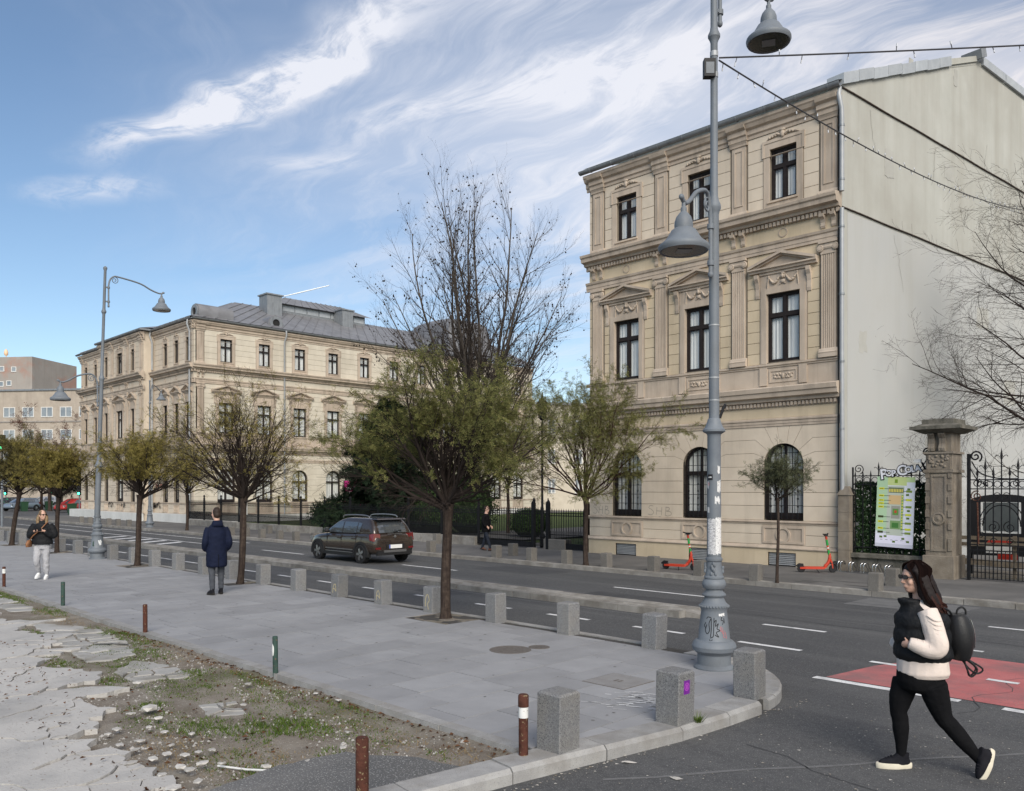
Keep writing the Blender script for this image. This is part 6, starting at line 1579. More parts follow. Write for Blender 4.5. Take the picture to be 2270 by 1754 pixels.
shrub((-31.5,28.2,-.2), (1.5,1.3,2.9), 3, 'large leafy laurel behind the walking man in black', 4200, .08, rag=.3)
shrub((-33.6,27.4,-.2), (1.6,1.2,2.2), 4, 'broad dark hedge behind the fence railings', 3600, .07, rag=.25)
shrub((-41.6,26.8,-.2), (2.2,1.0,1.5), 5, 'low hedge behind the fence near the magenta banner', 3600, .07, rag=.25)
# ---- trees at the far end of the street
def clump_tree(loc, h, r, seed, leaf, label, n=5000, sz=.16, group='trees at the far end of the street', tr=.2):
    T_ = Tree(seed); rr = T_.rr
    sp_ = [(6,.1,.04,7,.6,.5,.2,.5),(4,.12,.03,4,.6,.5,.2,.6),(3,.14,0,0,0,0,0,0)]
    for i in range(12):
        az = i*2.4; el = rr.uniform(.2,1.3); T_.branch(Vector((0,0,h*.35)), Vector((math.cos(az)*math.cos(el), math.sin(az)*math.cos(el), math.sin(el))), r*rr.uniform(.75,1.05)*(1 if el < .8 else h*.6/r), .07, 0, sp_)
    T_.leaves(n/5000*3.0, sz, lambda q: True, .2, 5)
    return T_.finish('broad_tree', loc, label, 'tree', group, 'bark', 'twig', leaf, trunk_mb(h*.38, tr, tr*.7, (0,0), seed, 0))
clump_tree((-104.5,29.6,-.3), 10.8, 3.9, 51, 'leaf_red', 'reddish-brown tree in front of the tan apartment block', 4200, .17)
clump_tree((-99.5,31.5,-.3), 5.6, 3.4, 52, 'leaf_dark', 'dark evergreen tree left of the main wing behind the traffic light', 5000, .16)
clump_tree((-110.5,30.4,-.3), 5.4, 3.6, 53, 'leaf_dark', 'dark tree at the far left edge beyond the crossing', 4000, .16)
clump_tree((-117,34.5,-.3), 8.5, 4.6, 54, 'leaf_red', 'brown-leaved tree beside the reddish one at the far end', 3000, .17)
clump_tree((-122,28.5,-.3), 7.0, 4.5, 55, 'leaf_mix', 'olive tree at the far left edge of the street', 3500, .17)
# ================================================================== iron fence of the courtyard
YFN = 24.30
def fence_panel(root, x0, x1, y0, y1, zb, zt, post=True, ball=True, step=.125, low=True):
    """one fence panel between two posts; bars joined, rails and post as parts"""
    L_ = math.hypot(x1-x0, y1-y0); a = math.atan2(y1-y0, x1-x0)
    ox, oy = x0-root.location.x, y0-root.location.y; oz = -root.location.z
    loc = (ox, oy, oz)
    b = MB(); n_ = max(1, int(L_/step))
    for i in range(n_):
        x_ = (i+.5)*L_/n_; b.box(x_-.011,x_+.011,-.011,.011,zb+.06,zt-.09)
        b.add([(x_-.022,0,zt-.09),(x_,-.016,zt-.09),(x_+.022,0,zt-.09),(x_,.016,zt-.09),(x_,0,zt),(x_,0,zt-.12)], [(0,1,4),(1,2,4),(2,3,4),(3,0,4),(1,0,5),(2,1,5),(3,2,5),(0,3,5)])
        if low:
            xm = x_+L_/n_/2
            b.box(xm-.008,xm+.008,-.008,.008,zb+.06,zb+.52); b.add([(xm-.02,0,zb+.52),(xm,-.014,zb+.52),(xm+.02,0,zb+.52),(xm,.014,zb+.52),(xm,0,zb+.60)], [(0,1,4),(1,2,4),(2,3,4),(3,0,4)])
    o = b.build('bars', M['black'], root, loc, a); o['kind'] = 'stuff'
    for z_ in ([zb+.06, zb+.42] if low else [zb+.06])+[zt-.30, zt-.19]:
        MB().box(0,L_,-.017,.017,z_-.014,z_+.014).build('rail', M['black'], root, loc, a)
    # little scrolls between the upper rails
    s_ = MB()
    for i in range(n_):
        x_ = (i+1)*L_/n_; s_.tube([(x_+.05*math.cos(t*.9), 0, zt-.245+.05*math.sin(t*.9)) for t in range(8)], .007, 4)
    o = s_.build('scroll_frieze', M['black'], root, loc, a); o['kind'] = 'stuff'
    if post:
        p = MB().box(-.045,.045,-.045,.045,zb,zt+.12).build('post', M['black'], root, loc, a)
        if ball: MB().lathe([(.05,0),(.06,.03),(.03,.05),(.065,.10),(.065,.14),(.03,.19),(.01,.22)], 10).build('finial', M['black'], p, (0,0,zt+.12), smooth=50)
fe = empty('garden_fence', (-41, YFN, ZF), 0, None, 'black spear-topped iron fence on a low stone wall along the courtyard', 'fence')
xs_ = [-55.6+i*2.42 for i in range(13)]
for i in range(len(xs_)-1): fence_panel(fe, xs_[i], xs_[i+1], YFN, YFN, .16, 1.50)
for i in range(24):
    x_ = -55.6+i*1.21; MB().cbox(0,0,1.20,.34,-.1,.37,.02).build('coping_stone', M['kerb_old'], fe, (x_+.6+41, 0, random.uniform(-.01,.01)))
# big gate beside the wing
gt = empty('courtyard_gate', (-24.0, 24.5, ZF), 0, None, 'double-leaf black iron courtyard gate to the left of the palace wing', 'gate')
fence_panel(gt, -26.5, -23.5, 24.3, 24.55, -.12, 1.50)
fence_panel(gt, -23.45, -22.75, 24.55, 24.6, -.12, 1.52)
fence_panel(gt, -22.7, -20.7, 24.6, 24.62, -.02, 1.45)
for (a, c, y0_, y1_) in ((-26.45,-23.5,24.3,24.55),(-22.65,-20.75,24.6,24.62)):
    L_ = math.hypot(c-a, y1_-y0_); MB().box(0,L_,-.015,.015,.04,.27).build('kick_plate', M['black'], gt, (a+24, y0_-24.5, 0), math.atan2(y1_-y0_, c-a))
for (x_, y_) in ((-23.48,24.55),(-22.72,24.6),(-20.68,24.62)):
    p = MB().box(-.07,.07,-.07,.07,-.05,1.85).build('gate_post', M['black'], gt, (x_+24, y_-24.5, 0)); MB().lathe([(.08,0),(.09,.04),(.03,.09),(.02,.2)], 10).build('finial', M['black'], p, (0,0,1.85), smooth=50)
# old dark lamp post behind the gate
ol = empty('garden_lamp', (-23.6, 25.2, ZF), 0, None, 'slim black lamp post rising behind the courtyard gate', 'street lamp')
MB().lathe([(.10,0),(.10,.5),(.06,.6),(.05,2.2),(.045,5.2),(.03,5.3)], 12).build('pole', M['black'], ol, smooth=40)
MB().lathe([(.06,5.25),(.16,5.35),(.22,5.9),(.26,5.93),(.05,6.2),(.02,6.4)], 8).build('lantern', M['black'], ol, smooth=30)
# ---- low white kiosk door at the back of the courtyard
kd = empty('garden_kiosk', (-34.2, 46.5, -.2), R(45), None, 'small white door kiosk at the back of the courtyard', 'kiosk')
MB().box(-1.4,1.4,0,1.5,0,2.9).build('wall', M['whitepaint'], kd); d_ = MB().box(-.5,.3,-.04,.0,0,2.2).build('door', M['farglass'], kd); MB().box(-.06,.0,-.07,-.04,1.0,1.2).build('handle', M['chrome'], d_)
# ---- yellow notice on the left fence
nt_ = empty('fence_notice', (-47.6, YFN-.08, ZF), 0, None, 'white and yellow notice board hanging on the left fence', 'notice board')
MB().box(-.45,.45,-.015,.015,.85,1.75).build('board', M['whitepaint'], nt_); M['yelprint'] = mat('yellow_print', (0.55,0.42,0.05), None, rough=.7)
MB().box(-.36,0,-.019,-.0155,.95,1.65).build('printed_field', M['yelprint'], nt_)
# ================================================================== gate pillar, ivy fence and gate on the right
pl_ = empty('gate_pillar', (-7.86, 24.42, ZF), 0, None, 'weathered carved stone gate pillar with broad mossy cap', 'pillar')
def PB(name, x0, x1, y0, y1, z0, z1, m='stone'): return MB().box(x0,x1,y0,y1,z0+.2,z1+.2).build(name, M[m], pl_)
MB().cbox(0,0,.80,.92,0,.62,.015).build('base', M['stone'], pl_)
PB('shaft', -.33,.33,-.40,.40,.42,3.22)
for (a, c) in ((.44,1.05),(1.06,1.38),(1.39,1.75),(1.76,2.10),(2.11,2.45),(2.46,2.75)):
    for sx in (-1, 1): MB().cbox(sx*.285,-.39,.11,.08,0,(c-a)*.55,.01).build('quoin', M['stone'], pl_, (0,0,a+.2+(c-a)*.2))
PB('panel_frame', -.20,-.15,-.425,-.39,.6,2.55); PB('panel_frame', .15,.20,-.425,-.39,.6,2.55); PB('panel_frame', -.20,.20,-.427,-.39,2.551,2.62); PB('panel_frame', -.20,.20,-.427,-.39,.54,.599)
MB().lathe([(.17,0),(.17,.05),(.13,.06),(.12,.04),(.05,.05),(.02,.07),(.001,.07)], 20).xf(Matrix.Rotation(R(90), 4, 'X')).build('rosette', M['stone'], pl_, (0,-.39,1.62), smooth=40)
PB('necking', -.38,.38,-.45,.45,2.66,2.74)
rl = MB()
for i in range(26): rl.ell((random.uniform(-.24,.24), -.43, 2.80+.2+random.uniform(0,.32)), (.05,.045,.045), 6, 5)
o = rl.build('carved_relief', M['stone'], pl_, smooth=60); o['kind'] = 'stuff'
PB('frieze_block', -.30,.30,-.44,.42,2.745,3.16)
PB('moulding', -.38,.38,-.48,.46,3.165,3.22); PB('neck_block', -.30,.30,-.36,.38,3.22,3.72)
for sx in (-.17,.10):
    pr_ = [(-.36,3.24),(-.50,3.24),(-.52,3.32),(-.46,3.44),(-.46,3.58),(-.56,3.68),(-.56,3.72),(-.36,3.72)]
    for j in range(4): prof_x(MB(), [(p[0]+(.012 if j % 2 else 0), p[1]+.2) for p in pr_], sx-.075+j*.0375, sx-.075+(j+1)*.0375).build('scroll_bracket', M['stone'], pl_)
MB().frustum(-.40,.40,-.48,.46,3.92,-.60,.60,-.70,.66,4.02).build('cap_moulding', M['stone_dk'], pl_)
MB().box(-.64,.64,-.74,.70,4.022,4.11).build('cap', M['stone_dk'], pl_); MB().frustum(-.56,.56,-.66,.62,4.112,-.46,.46,-.55,.52,4.17).build('cap_moulding', M['stone_dk'], pl_); MB().box(-.40,.40,-.50,.46,4.172,4.30).build('cap_block', M['stone_dk'], pl_)
p2_ = copy_tree(pl_); p2_.location = (-3.2, 24.42, ZF); tag(p2_, 'second stone gate pillar on the far side of the gate')
rw_ = MB().box(-2.8,14,24.3,24.7,-.4,2.4).build('courtyard_wall', M['stone_dk']); tag(rw_, 'dark stone wall beyond the second gate pillar', 'wall')
# corner pier with pointed cap
cp = empty('corner_pier', (-10.56, 24.45, ZF), 0, None, 'short grey stone pier with pointed cap at the building corner', 'pillar')
zc_ = 0
for h_ in (.62,.55,.55,.52):
    MB().cbox(0,0,.34,.40,zc_,zc_+h_-.008,.008).build('stone_block', M['stone'], cp); zc_ += h_
MB().frustum(-.20,.20,-.23,.23,zc_,-.08,.08,-.09,.09,zc_+.26).build('cap', M['stone'], cp)
# dwarf wall
dw = empty('fence_wall', (-9.3, 24.55, ZF), 0, None, 'mossy low stone wall under the ivy fence', 'wall')
for i in range(3): MB().cbox(0,0,.715,.30,-.05,.42,.012).build('wall_stone', M['stone_dk'], dw, (-.72+i*.72, .04, 0))
for i in range(2): MB().cbox(0,0,1.09,.44,.42,.55,.02).build('coping_stone', M['stone_dk'], dw, (-.545+i*1.10, 0, 0))
# iron fence above it
ivf = empty('ivy_fence', (-9.3, 24.50, ZF), 0, None, 'black ornamental iron fence overgrown with ivy beside the gate pillar', 'fence')
b = MB()
for i in range(10):
    x_ = -1.02+i*.226; zt = (2.95 if i in (3,6) else 2.72)+.2
    b.box(x_-.012,x_+.012,-.012,.012,.55,zt-.12)
    MB().add([(x_-.03,0,zt-.12),(x_,-.02,zt-.12),(x_+.03,0,zt-.12),(x_,.02,zt-.12),(x_,0,zt+.06),(x_,0,zt-.17)], [(0,1,4),(1,2,4),(2,3,4),(3,0,4),(1,0,5),(2,1,5),(3,2,5),(0,3,5)]).build('spear_head', M['black'], ivf)
    if i in (1,3,6,8):
        for sx in (-1,1): MB().tube(curve([(x_,0,zt-.2),(x_+sx*.05,0,zt-.13),(x_+sx*.10,0,zt-.10),(x_+sx*.13,0,zt-.13)]), .008, 5).build('leaf_scroll', M['black'], ivf)
o = b.build('bars', M['black'], ivf); o['kind'] = 'stuff'
for z_ in (.72, 2.55, 2.80): MB().box(-1.10,1.10,-.016,.016,z_-.014,z_+.014).build('rail', M['black'], ivf)
for i in range(9):
    n_ = 14; x_ = -.905+i*.226
    MB().tube([(x_+.085*math.cos(2*math.pi*j/n_), 0, 2.675+.085*math.sin(2*math.pi*j/n_)) for j in range(n_+1)], .010, 5).build('ring', M['black'], ivf)
def spiral(cx, cz, r, turns, dirn=1, ph=0, n=30): return [(cx+r*(1-.85*j/n)*math.cos(ph+dirn*2*math.pi*turns*j/n), 0, cz+r*(1-.85*j/n)*math.sin(ph+dirn*2*math.pi*turns*j/n)) for j in range(n+1)]
MB().tube(spiral(-.92,3.0,.15,1.6,1,-1.2), .014, 6).build('scroll', M['black'], ivf, smooth=60)
MB().tube(curve([(.2,0,2.82),(.55,0,2.86),(.85,0,3.05),(1.02,0,3.35)]), .014, 6).build('scroll', M['black'], ivf, smooth=60)
MB().tube(spiral(.98,3.44,.13,1.7,1,-.6), .022, 6).build('scroll', M['black'], ivf, smooth=60)
MB().tube(spiral(.93,2.93,.12,1.6,-1,2.0), .013, 6).build('scroll', M['black'], ivf, smooth=60)
MB().box(-1.11,-1.07,-.02,.02,.55,3.06).build('end_post', M['black'], ivf)
# ivy: leaves in front of and behind the bars
def ivy(x0, x1, y, z0, z1, n, seed):
    rr = np.random.default_rng(seed); p = np.stack([rr.uniform(x0,x1,n), y+rr.normal(0,.045,n)+.05, rr.uniform(z0,z1,n)], 1)
    keep = np.array([mnoise.noise((q[0]*4, q[2]*4, 2)) > -.42 for q in p]); p = p[keep]; n = len(p)
    a = rr.normal(size=(n,3)); a[:,2] -= .5; a[:,1] *= .5; a /= np.linalg.norm(a, axis=1)[:,None]; d = np.stack([rr.normal(0,.4,n), -np.ones(n), rr.normal(0,.4,n)],1); b_ = np.cross(d, a); b_ /= np.linalg.norm(b_, axis=1)[:,None]
    s_ = rr.uniform(.025,.055,n)[:,None]
    V = np.stack([p, p+a*s_+b_*s_*.75, p+a*s_*1.9, p+a*s_-b_*s_*.75], 1).reshape(-1,3)
    return V
V = ivy(-1.05,1.03,.06,.52,2.62,8500,5)
o = np_mesh('ivy_leaves', V, np.arange(len(V)).reshape(-1,4), M['leaf_ivy'], ivf); o['kind'] = 'stuff'
# ---- printed map banner and the lettered sign
bn = empty('map_banner', (-9.18, 24.38, .56), 0, None, 'pale green map banner with yellow tags fixed to the ivy fence', 'banner'); bn.rotation_euler = (0, R(2.2), 0)
cM = lambda n_, c: M.setdefault('pr_'+n_, mat('print_'+n_, lin(c), None, rough=.7))
def PR(name, x0, x1, z0, z1, c, lay=1): return MB().box(x0,x1,-.012-.0012*lay,-.0115,z0,z1).build(name, cM(name+str(c[0])+str(c[1]), c), bn)
MB().box(-.52,.52,-.0115,.0115,0,2.0).build('sheet', cM('sheet',(214,218,226)), bn)
PR('green_field',-.52,-.22,.45,2.0,(172,200,164)); PR('top_field',-.22,.30,1.76,2.0,(190,204,138)); PR('top_field',.30,.52,1.86,2.0,(186,206,150))
PR('street_field',-.52,.52,.0,.10,(196,196,210)); PR('street_field',-.52,.52,.10,.34,(222,220,236)); PR('plan_field',-.22,.24,.34,1.74,(182,190,176)); PR('plan_wall',-.19,.22,1.55,1.70,(96,110,88),2)
for i in range(9): PR('yellow_stripe',-.18+i*.044,-.155+i*.044,1.57,1.66,(222,206,96),3)
PR('tan_plan',-.18,.16,1.22,1.48,(206,176,128),2); PR('grey_plan',-.10,.14,.82,1.18,(150,150,140),2); PR('green_plan',-.06,.10,.92,1.10,(96,140,70),3); PR('red_plan',-.01,.05,.98,1.05,(190,70,50),4); PR('court_plan',-.12,.16,.52,.76,(120,150,100),2); PR('court_plan',-.07,.11,.56,.70,(70,120,60),3); PR('side_plan',.17,.22,.5,1.5,(120,160,90),3)
for i in range(12): PR('yellow_stripe',.18,.215,.55+i*.08,.59+i*.08,(216,204,92),4)
for i, z_ in enumerate((1.66,1.46,1.33,1.24,1.14,.86,.72,.53,.42)):
    PR('yellow_tag',-.46,-.31,z_-.03,z_+.03,(208,208,60) if i not in (5,8) else (60,66,40),2); PR('leader_line',-.31,-.16+.02*(i % 3),z_-.006,z_+.006,(70,80,70),5); PR('tag_text',-.44,-.34,z_-.008,z_+.008,(70,74,30),3)
for i, z_ in enumerate((1.60,1.36,1.16,.94,.70,.53,.42)):
    PR('yellow_tag',.29,.45,z_-.03,z_+.03,(200,206,64) if i % 2 else (120,140,60),2); PR('leader_line',.20,.29,z_-.006,z_+.006,(70,80,70),5)
for (x_, z_) in ((-.36,.28),(-.24,.30),(.0,.16),(.25,.26),(.38,.18),(.33,1.50),(.36,1.66),(.37,1.05),(.36,.84)): PR('shrub_print',x_-.04,x_+.04,z_-.025,z_+.03,(90,112,50),3)
for i in range(6): PR('dash_print',-.38+i*.14,-.31+i*.14,.20,.212,(120,120,130),2)
PR('emblem_print',-.03,.05,1.83,1.93,(120,150,50),3)
def text_obj(name, body, size, m, parent, loc, rot, ext=.01, off=0.0, shear=0.0):
    cu_ = bpy.data.curves.new(name, 'FONT'); cu_.body = body; cu_.size = size; cu_.extrude = ext; cu_.offset = off; cu_.shear = shear; cu_.align_x = 'CENTER'; cu_.resolution_u = 3
    tmp = bpy.data.objects.new(name, cu_); C.objects.link(tmp); dg = bpy.context.evaluated_depsgraph_get(); me = bpy.data.meshes.new_from_object(tmp.evaluated_get(dg)); bpy.data.objects.remove(tmp); bpy.data.curves.remove(cu_)
    me.materials.clear(); me.materials.append(m); o = new_obj(name, me, parent, loc); o.rotation_euler = rot; return o
sg = empty('sign_letters', (-9.02, 24.36, 2.62), 0, None, 'cut-out white sign reading Pop Cola above the map banner', 'sign'); sg.rotation_euler = (0, R(-7), 0)
wh = cM('sign_white', (226,226,230)); bk = M['marker']
x_ = -.50
for ch, sz, dz in (('P',.40,-.06),('o',.24,0),('p',.24,-.02),('.',.22,-.02),('C',.40,-.02),('O',.24,.03),('L',.24,.03),('A',.24,.03)):
    w_ = {'P':.17,'o':.125,'p':.13,'.':.07,'C':.20,'O':.15,'L':.115,'A':.13}[ch]
    cx_ = x_+w_/2
    text_obj('letter_backing', ch.upper() if ch != '.' else '.', sz, bk, sg, (cx_, 0, dz), (R(90),0,0), .008, .030)
    text_obj('letter', ch.upper() if ch != '.' else '.', sz, wh, sg, (cx_, -.012, dz), (R(90),0,0), .006, .008); x_ += w_
# security camera arm at the pillar
sc_ = empty('security_camera', (-8.45, 24.2, 2.95), 0, None, 'white security camera on a black arm beside the gate pillar', 'camera')
MB().tube([(.22,.1,-.35),(.10,0,.0)], .03, 8).build('arm', M['black'], sc_); MB().box(-.10,.08,-.05,.05,.0,.09).build('body', M['whitepaint'], sc_)
# ---- right-hand gate
rg_ = empty('wrought_iron_gate', (-5.4, 24.25, ZF), 0, None, 'wrought iron gate with spears and scrolls to the right of the pillar', 'gate')
b = MB(); gx0 = -1.82
MB().box(gx0,gx0+.07,-.05,.05,0,3.35).build('gate_post', M['black'], rg_)
for i in range(17):
    x_ = gx0+.24+i*.19; zt = (3.42,2.95,3.15,2.95)[(i+1) % 4]
    b.box(x_-.013,x_+.013,-.013,.013,0.05,zt-.15)
    MB().add([(x_-.035,0,zt-.15),(x_,-.022,zt-.15),(x_+.035,0,zt-.15),(x_,.022,zt-.15),(x_,0,zt+.08),(x_,0,zt-.22)], [(0,1,4),(1,2,4),(2,3,4),(3,0,4),(1,0,5),(2,1,5),(3,2,5),(0,3,5)]).build('spear_head', M['black'], rg_)
    if i % 2: 
        for sx in (-1,1): MB().tube(curve([(x_,0,zt-.25),(x_+sx*.05,0,zt-.16),(x_+sx*.11,0,zt-.12),(x_+sx*.15,0,zt-.16)]), .009, 5).build('leaf_scroll', M['black'], rg_)
for i in range(22):
    x_ = gx0+.145+i*.19; b.box(x_-.008,x_+.008,-.008,.008,0.05,.80)
for z_ in (.06,.22,.38,.54): b.box(gx0,gx0+3.7,-.008,.008,z_-.008,z_+.008)
o = b.build('bars', M['black'], rg_); o['kind'] = 'stuff'
for z_ in (.80,.95,2.42,2.66): MB().box(gx0,gx0+3.7,-.018,.018,z_-.015,z_+.015).build('rail', M['black'], rg_)
for i in range(17):
    x_ = gx0+.335+i*.19; MB().tube([(x_+.08*math.cos(2*math.pi*j/14), 0, 2.54+.08*math.sin(2*math.pi*j/14)) for j in range(15)], .011, 5).build('ring', M['black'], rg_)
MB().tube(spiral(gx0+.20,3.28,.16,1.6,1,-1.0), .022, 6).build('scroll', M['black'], rg_, smooth=60)
MB().tube(curve([(gx0+.10,0,3.15),(gx0+.30,0,2.85),(gx0+.7,0,2.70),(gx0+1.2,0,2.68)]), .016, 6).build('scroll', M['black'], rg_, smooth=60)
MB().tube(curve([(gx0+.08,0,2.95),(gx0+.25,0,2.65),(gx0+.5,0,2.50)]), .014, 6).build('scroll', M['black'], rg_, smooth=60)
MB().tube(spiral(gx0+.22,2.22,.15,1.8,1,1.2), .016, 6).build('scroll', M['rust'], rg_, smooth=60)
MB().tube(spiral(gx0+.23,2.58,.12,1.5,-1,1.2), .013, 6).build('scroll', M['black'], rg_, smooth=60)
MB().tube([(gx0+.24,0,2.07),(gx0+.27,0,.95)], .022, 6).build('rusty_bar', M['rust'], rg_)
MB().tube([(gx0+.81+.44*math.cos(math.pi*j/18), 0, 1.45+.55*math.sin(math.pi*j/18)) for j in range(19)], .015, 6).build('arch_bar', M['black'], rg_, smooth=60)
MB().tube([(gx0+.81+.53*math.cos(math.pi*j/18), 0, 1.45+.66*math.sin(math.pi*j/18)) for j in range(19)], .013, 6).build('arch_bar', M['black'], rg_, smooth=60)
for sx in (-1,1): MB().tube(spiral(gx0+.81+sx*.19,1.42,.16,1.6,sx,1.5), .013, 6).build('scroll', M['black'], rg_, smooth=60)
for (x_, z_) in ((gx0+.36,1.55),(gx0+1.30,1.55),(gx0+.62,1.05),(gx0+1.0,1.05),(gx0+.70,2.24),(gx0+.92,2.24),(gx0+.45,2.56),(gx0+1.15,2.56),(gx0+.33,1.2),(gx0+1.45,1.3),(gx0+1.7,1.55),(gx0+2.0,1.3)): MB().tube(spiral(x_,z_,.09,1.4,1,.4), .011, 5).build('scroll', M['black'], rg_, smooth=60)
# ---- behind the gate: bright panel, arched black frame, planks
yd = MB().box(-8.4,4,25.2,27.6,-.55,-.19).build('yard_ground', M['dirt']); tag(yd, kind='structure')
pn = empty('display_stand', (-7.05, 26.1, ZF), R(6), None, 'black arched display stand with grey picture behind the gate', 'stand')
MB().box(-1.0,1.25,.04,.08,.75,2.75).build('white_board', M['whitepaint'], pn)
MB().box(-.62,.95,-.02,.03,.55,2.1).build('black_panel', M['marker'], pn); MB().extr([(-.66,2.05),(1.0,2.05)]+[(.17+.83*math.cos(math.pi*j/12), 2.05+.22*math.sin(math.pi*j/12)) for j in range(1,12)], -.03, .03).build('arched_top', M['marker'], pn)
M['greyprint'] = mat('grey_picture', (0.07,0.08,0.08), (0.10,0.11,0.11), 2, .4, .4)
MB().box(-.36,.62,-.028,-.021,1.18,2.12).build('white_mount', M['whitepaint'], pn); MB().box(-.30,.56,-.034,-.029,1.24,2.04).build('grey_picture', M['greyprint'], pn)
M['redprint'] = mat('red_print', (0.45,0.035,0.02), None, rough=.6)
MB().extr([(-.22,.86),(.42,.86)]+[(.10+.32*math.cos(math.pi*j/10), .86+.20*math.sin(math.pi*j/10)) for j in range(1,10)], -.035, -.022).build('red_arch_print', M['redprint'], pn)
MB().box(-.25,.40,-.036,-.022,.62,.855).build('white_print', M['whitepaint'], pn); MB().box(.05,.55,-.04,-.022,.45,.60).build('red_print', M['redprint'], pn)
for sx in (-.6,.9): MB().box(sx-.03,sx+.03,-.03,.03,0,.6).build('leg', M['black'], pn)
M['oldwood'] = mat('old_wood', (0.16,0.125,0.09), (0.24,0.20,0.15), 6, .9, .1, streak=(0.08,0.06,0.045), stk=(3,3,20), stamt=.6)
wb = empty('plank_barrier', (-6.6, 25.3, ZF), 0, None, 'old wooden plank barrier low behind the gate', 'barrier')
for i, (z_, h_, t_) in enumerate(((.30,.16,R(2)),(.86,.10,R(-1)),(1.02,.10,R(0)))):
    o = MB().box(-1.5,1.7,-.03,.03,0,h_).build('plank', M['oldwood'], wb, (0,.02*i,z_)); o.rotation_euler = (0,t_,0)
for x_ in (-1.2,.2,1.5): MB().box(x_-.04,x_+.04,.08,.15,0,1.15).build('upright', M['oldwood'], wb)
# ================================================================== bicycle rack
bk_ = empty('bicycle_rack', (-10.75, 24.1, ZF), math.atan2(-.55,1.85), None, 'low chrome bicycle rack with hoop pairs in front of the wall', 'bicycle rack')
MB().box(-.02,1.95,-.02,.02,.0,.03).build('rail', M['chrome'], bk_); MB().box(-.02,1.95,.34,.38,.0,.03).build('rail', M['chrome'], bk_)
for i in range(5):
    for dx_ in (0,.10):
        x_ = .1+i*.40+dx_; MB().tube(curve([(x_,0,.02),(x_,0,.24),(x_+.02,.06,.30),(x_+.02,.14,.30),(x_,.2,.24),(x_,.34,.02)],4), .016, 8).build('hoop', M['chrome'], bk_, smooth=60)
MB().ell((-.08,.1,.14), (.12,.12,.15), 10, 8).build('pipe_shoe', M['tar'], bk_, smooth=60)
# ================================================================== e-scooters
M['scred'] = mat('scooter_red', (0.44,0.038,0.016), (0.48,0.05,0.022), 4, .45, .4, coords='obj'); M['scgreen'] = mat('scooter_green', (0.02,0.26,0.05), None, rough=.45)
def wheel(parent, loc, r, w, m='blackplastic', name='wheel', rim=True):
    b = MB().lathe([(r*.62,-w*.5),(r*.9,-w*.5),(r,-w*.28),(r,w*.28),(r*.9,w*.5),(r*.62,w*.5)], 24); b.xf(Matrix.Rotation(R(90), 4, 'X'))
    o = b.build(name, M[m], parent, loc, smooth=40)
    if rim: q = MB().lathe([(r*.60,-w*.3),(r*.60,w*.3),(r*.2,w*.45),(r*.2,-w*.45)], 16); q.xf(Matrix.Rotation(R(90), 4, 'X')); q.build('hub', M['blackplastic'], o, smooth=40)
    return o
def scooter(loc, rz, label, steer=.5):
    e = empty('electric_scooter', loc, rz, None, label, 'scooter', 'red electric scooters on the far pavement')
    wheel(e, (-.42,0,.11), .11, .05); wheel(e, (.46,0,.11), .11, .05)
    MB().rings([[(-.46,-.05,.10),(-.46,.05,.10),(-.46,.05,.15),(-.46,-.05,.15)],[(-.30,-.085,.10),(-.30,.085,.10),(-.30,.085,.17),(-.30,-.085,.17)],[(.20,-.085,.10),(.20,.085,.10),(.20,.085,.17),(.20,-.085,.17)],[(.30,-.04,.16),(.30,.04,.16),(.30,.04,.24),(.30,-.04,.24)]]).build('deck', M['scred'], e)
    MB().tube(curve([(.24,0,.18),(.33,0,.28),(.38,0,.46),(.36,0,.56)],4), [.05]*5+[.045]*4+[.034]*4, 8).build('neck', M['scred'], e, smooth=60)
    st = MB().tube([(.37,0,.45),(.27,0,1.06)], .027, 10).build('stem', M['scred'], e, smooth=60)
    def seg(a, c, m): MB().tube([(.37-.10*a,0,.45+.61*a),(.37-.10*c,0,.45+.61*c)], .034, 10).build('stem_sleeve', M[m], st, smooth=60)
    seg(.12,.34,'scgreen'); seg(.40,.46,'whitepaint'); seg(.55,.82,'scgreen'); seg(.86,.96,'scred')
    MB().tube([(.37,0,.45),(.44,0,.26),(.46,0,.12)], .03, 8).build('fork', M['scred'], e, smooth=60)
    hx, hy = -math.sin(steer), math.cos(steer)
    h = MB().tube([(.26-.25*hx,-.25*hy,1.12),(.265,0,1.09),(.26+.25*hx,.25*hy,1.12)], .018, 8).build('handlebar', M['blackplastic'], e, smooth=60)
    MB().box(.22,.32,-.06,.06,1.06,1.12).build('console', M['blackplastic'], h)
    MB().tube([(-.56,0,.17),(-.48,0,.235),(-.36,0,.22)], .03, 6).build('mudguard', M['blackplastic'], e)
    MB().tube([(.38,0,.28),(.52,0,.25),(.57,0,.16)], .03, 6).build('mudguard', M['blackplastic'], e)
    MB().tube([(.0,-.06,.10),(.05,-.16,.005)], .012, 6).build('kickstand', M['blackplastic'], e)
scooter((-14.2,21.15,ZF), R(12), 'red and green scooter parked left of the tall lamp post', .9)
scooter((-10.95,23.3,ZF), R(38), 'red and green scooter leaning near the bicycle rack', -.5)
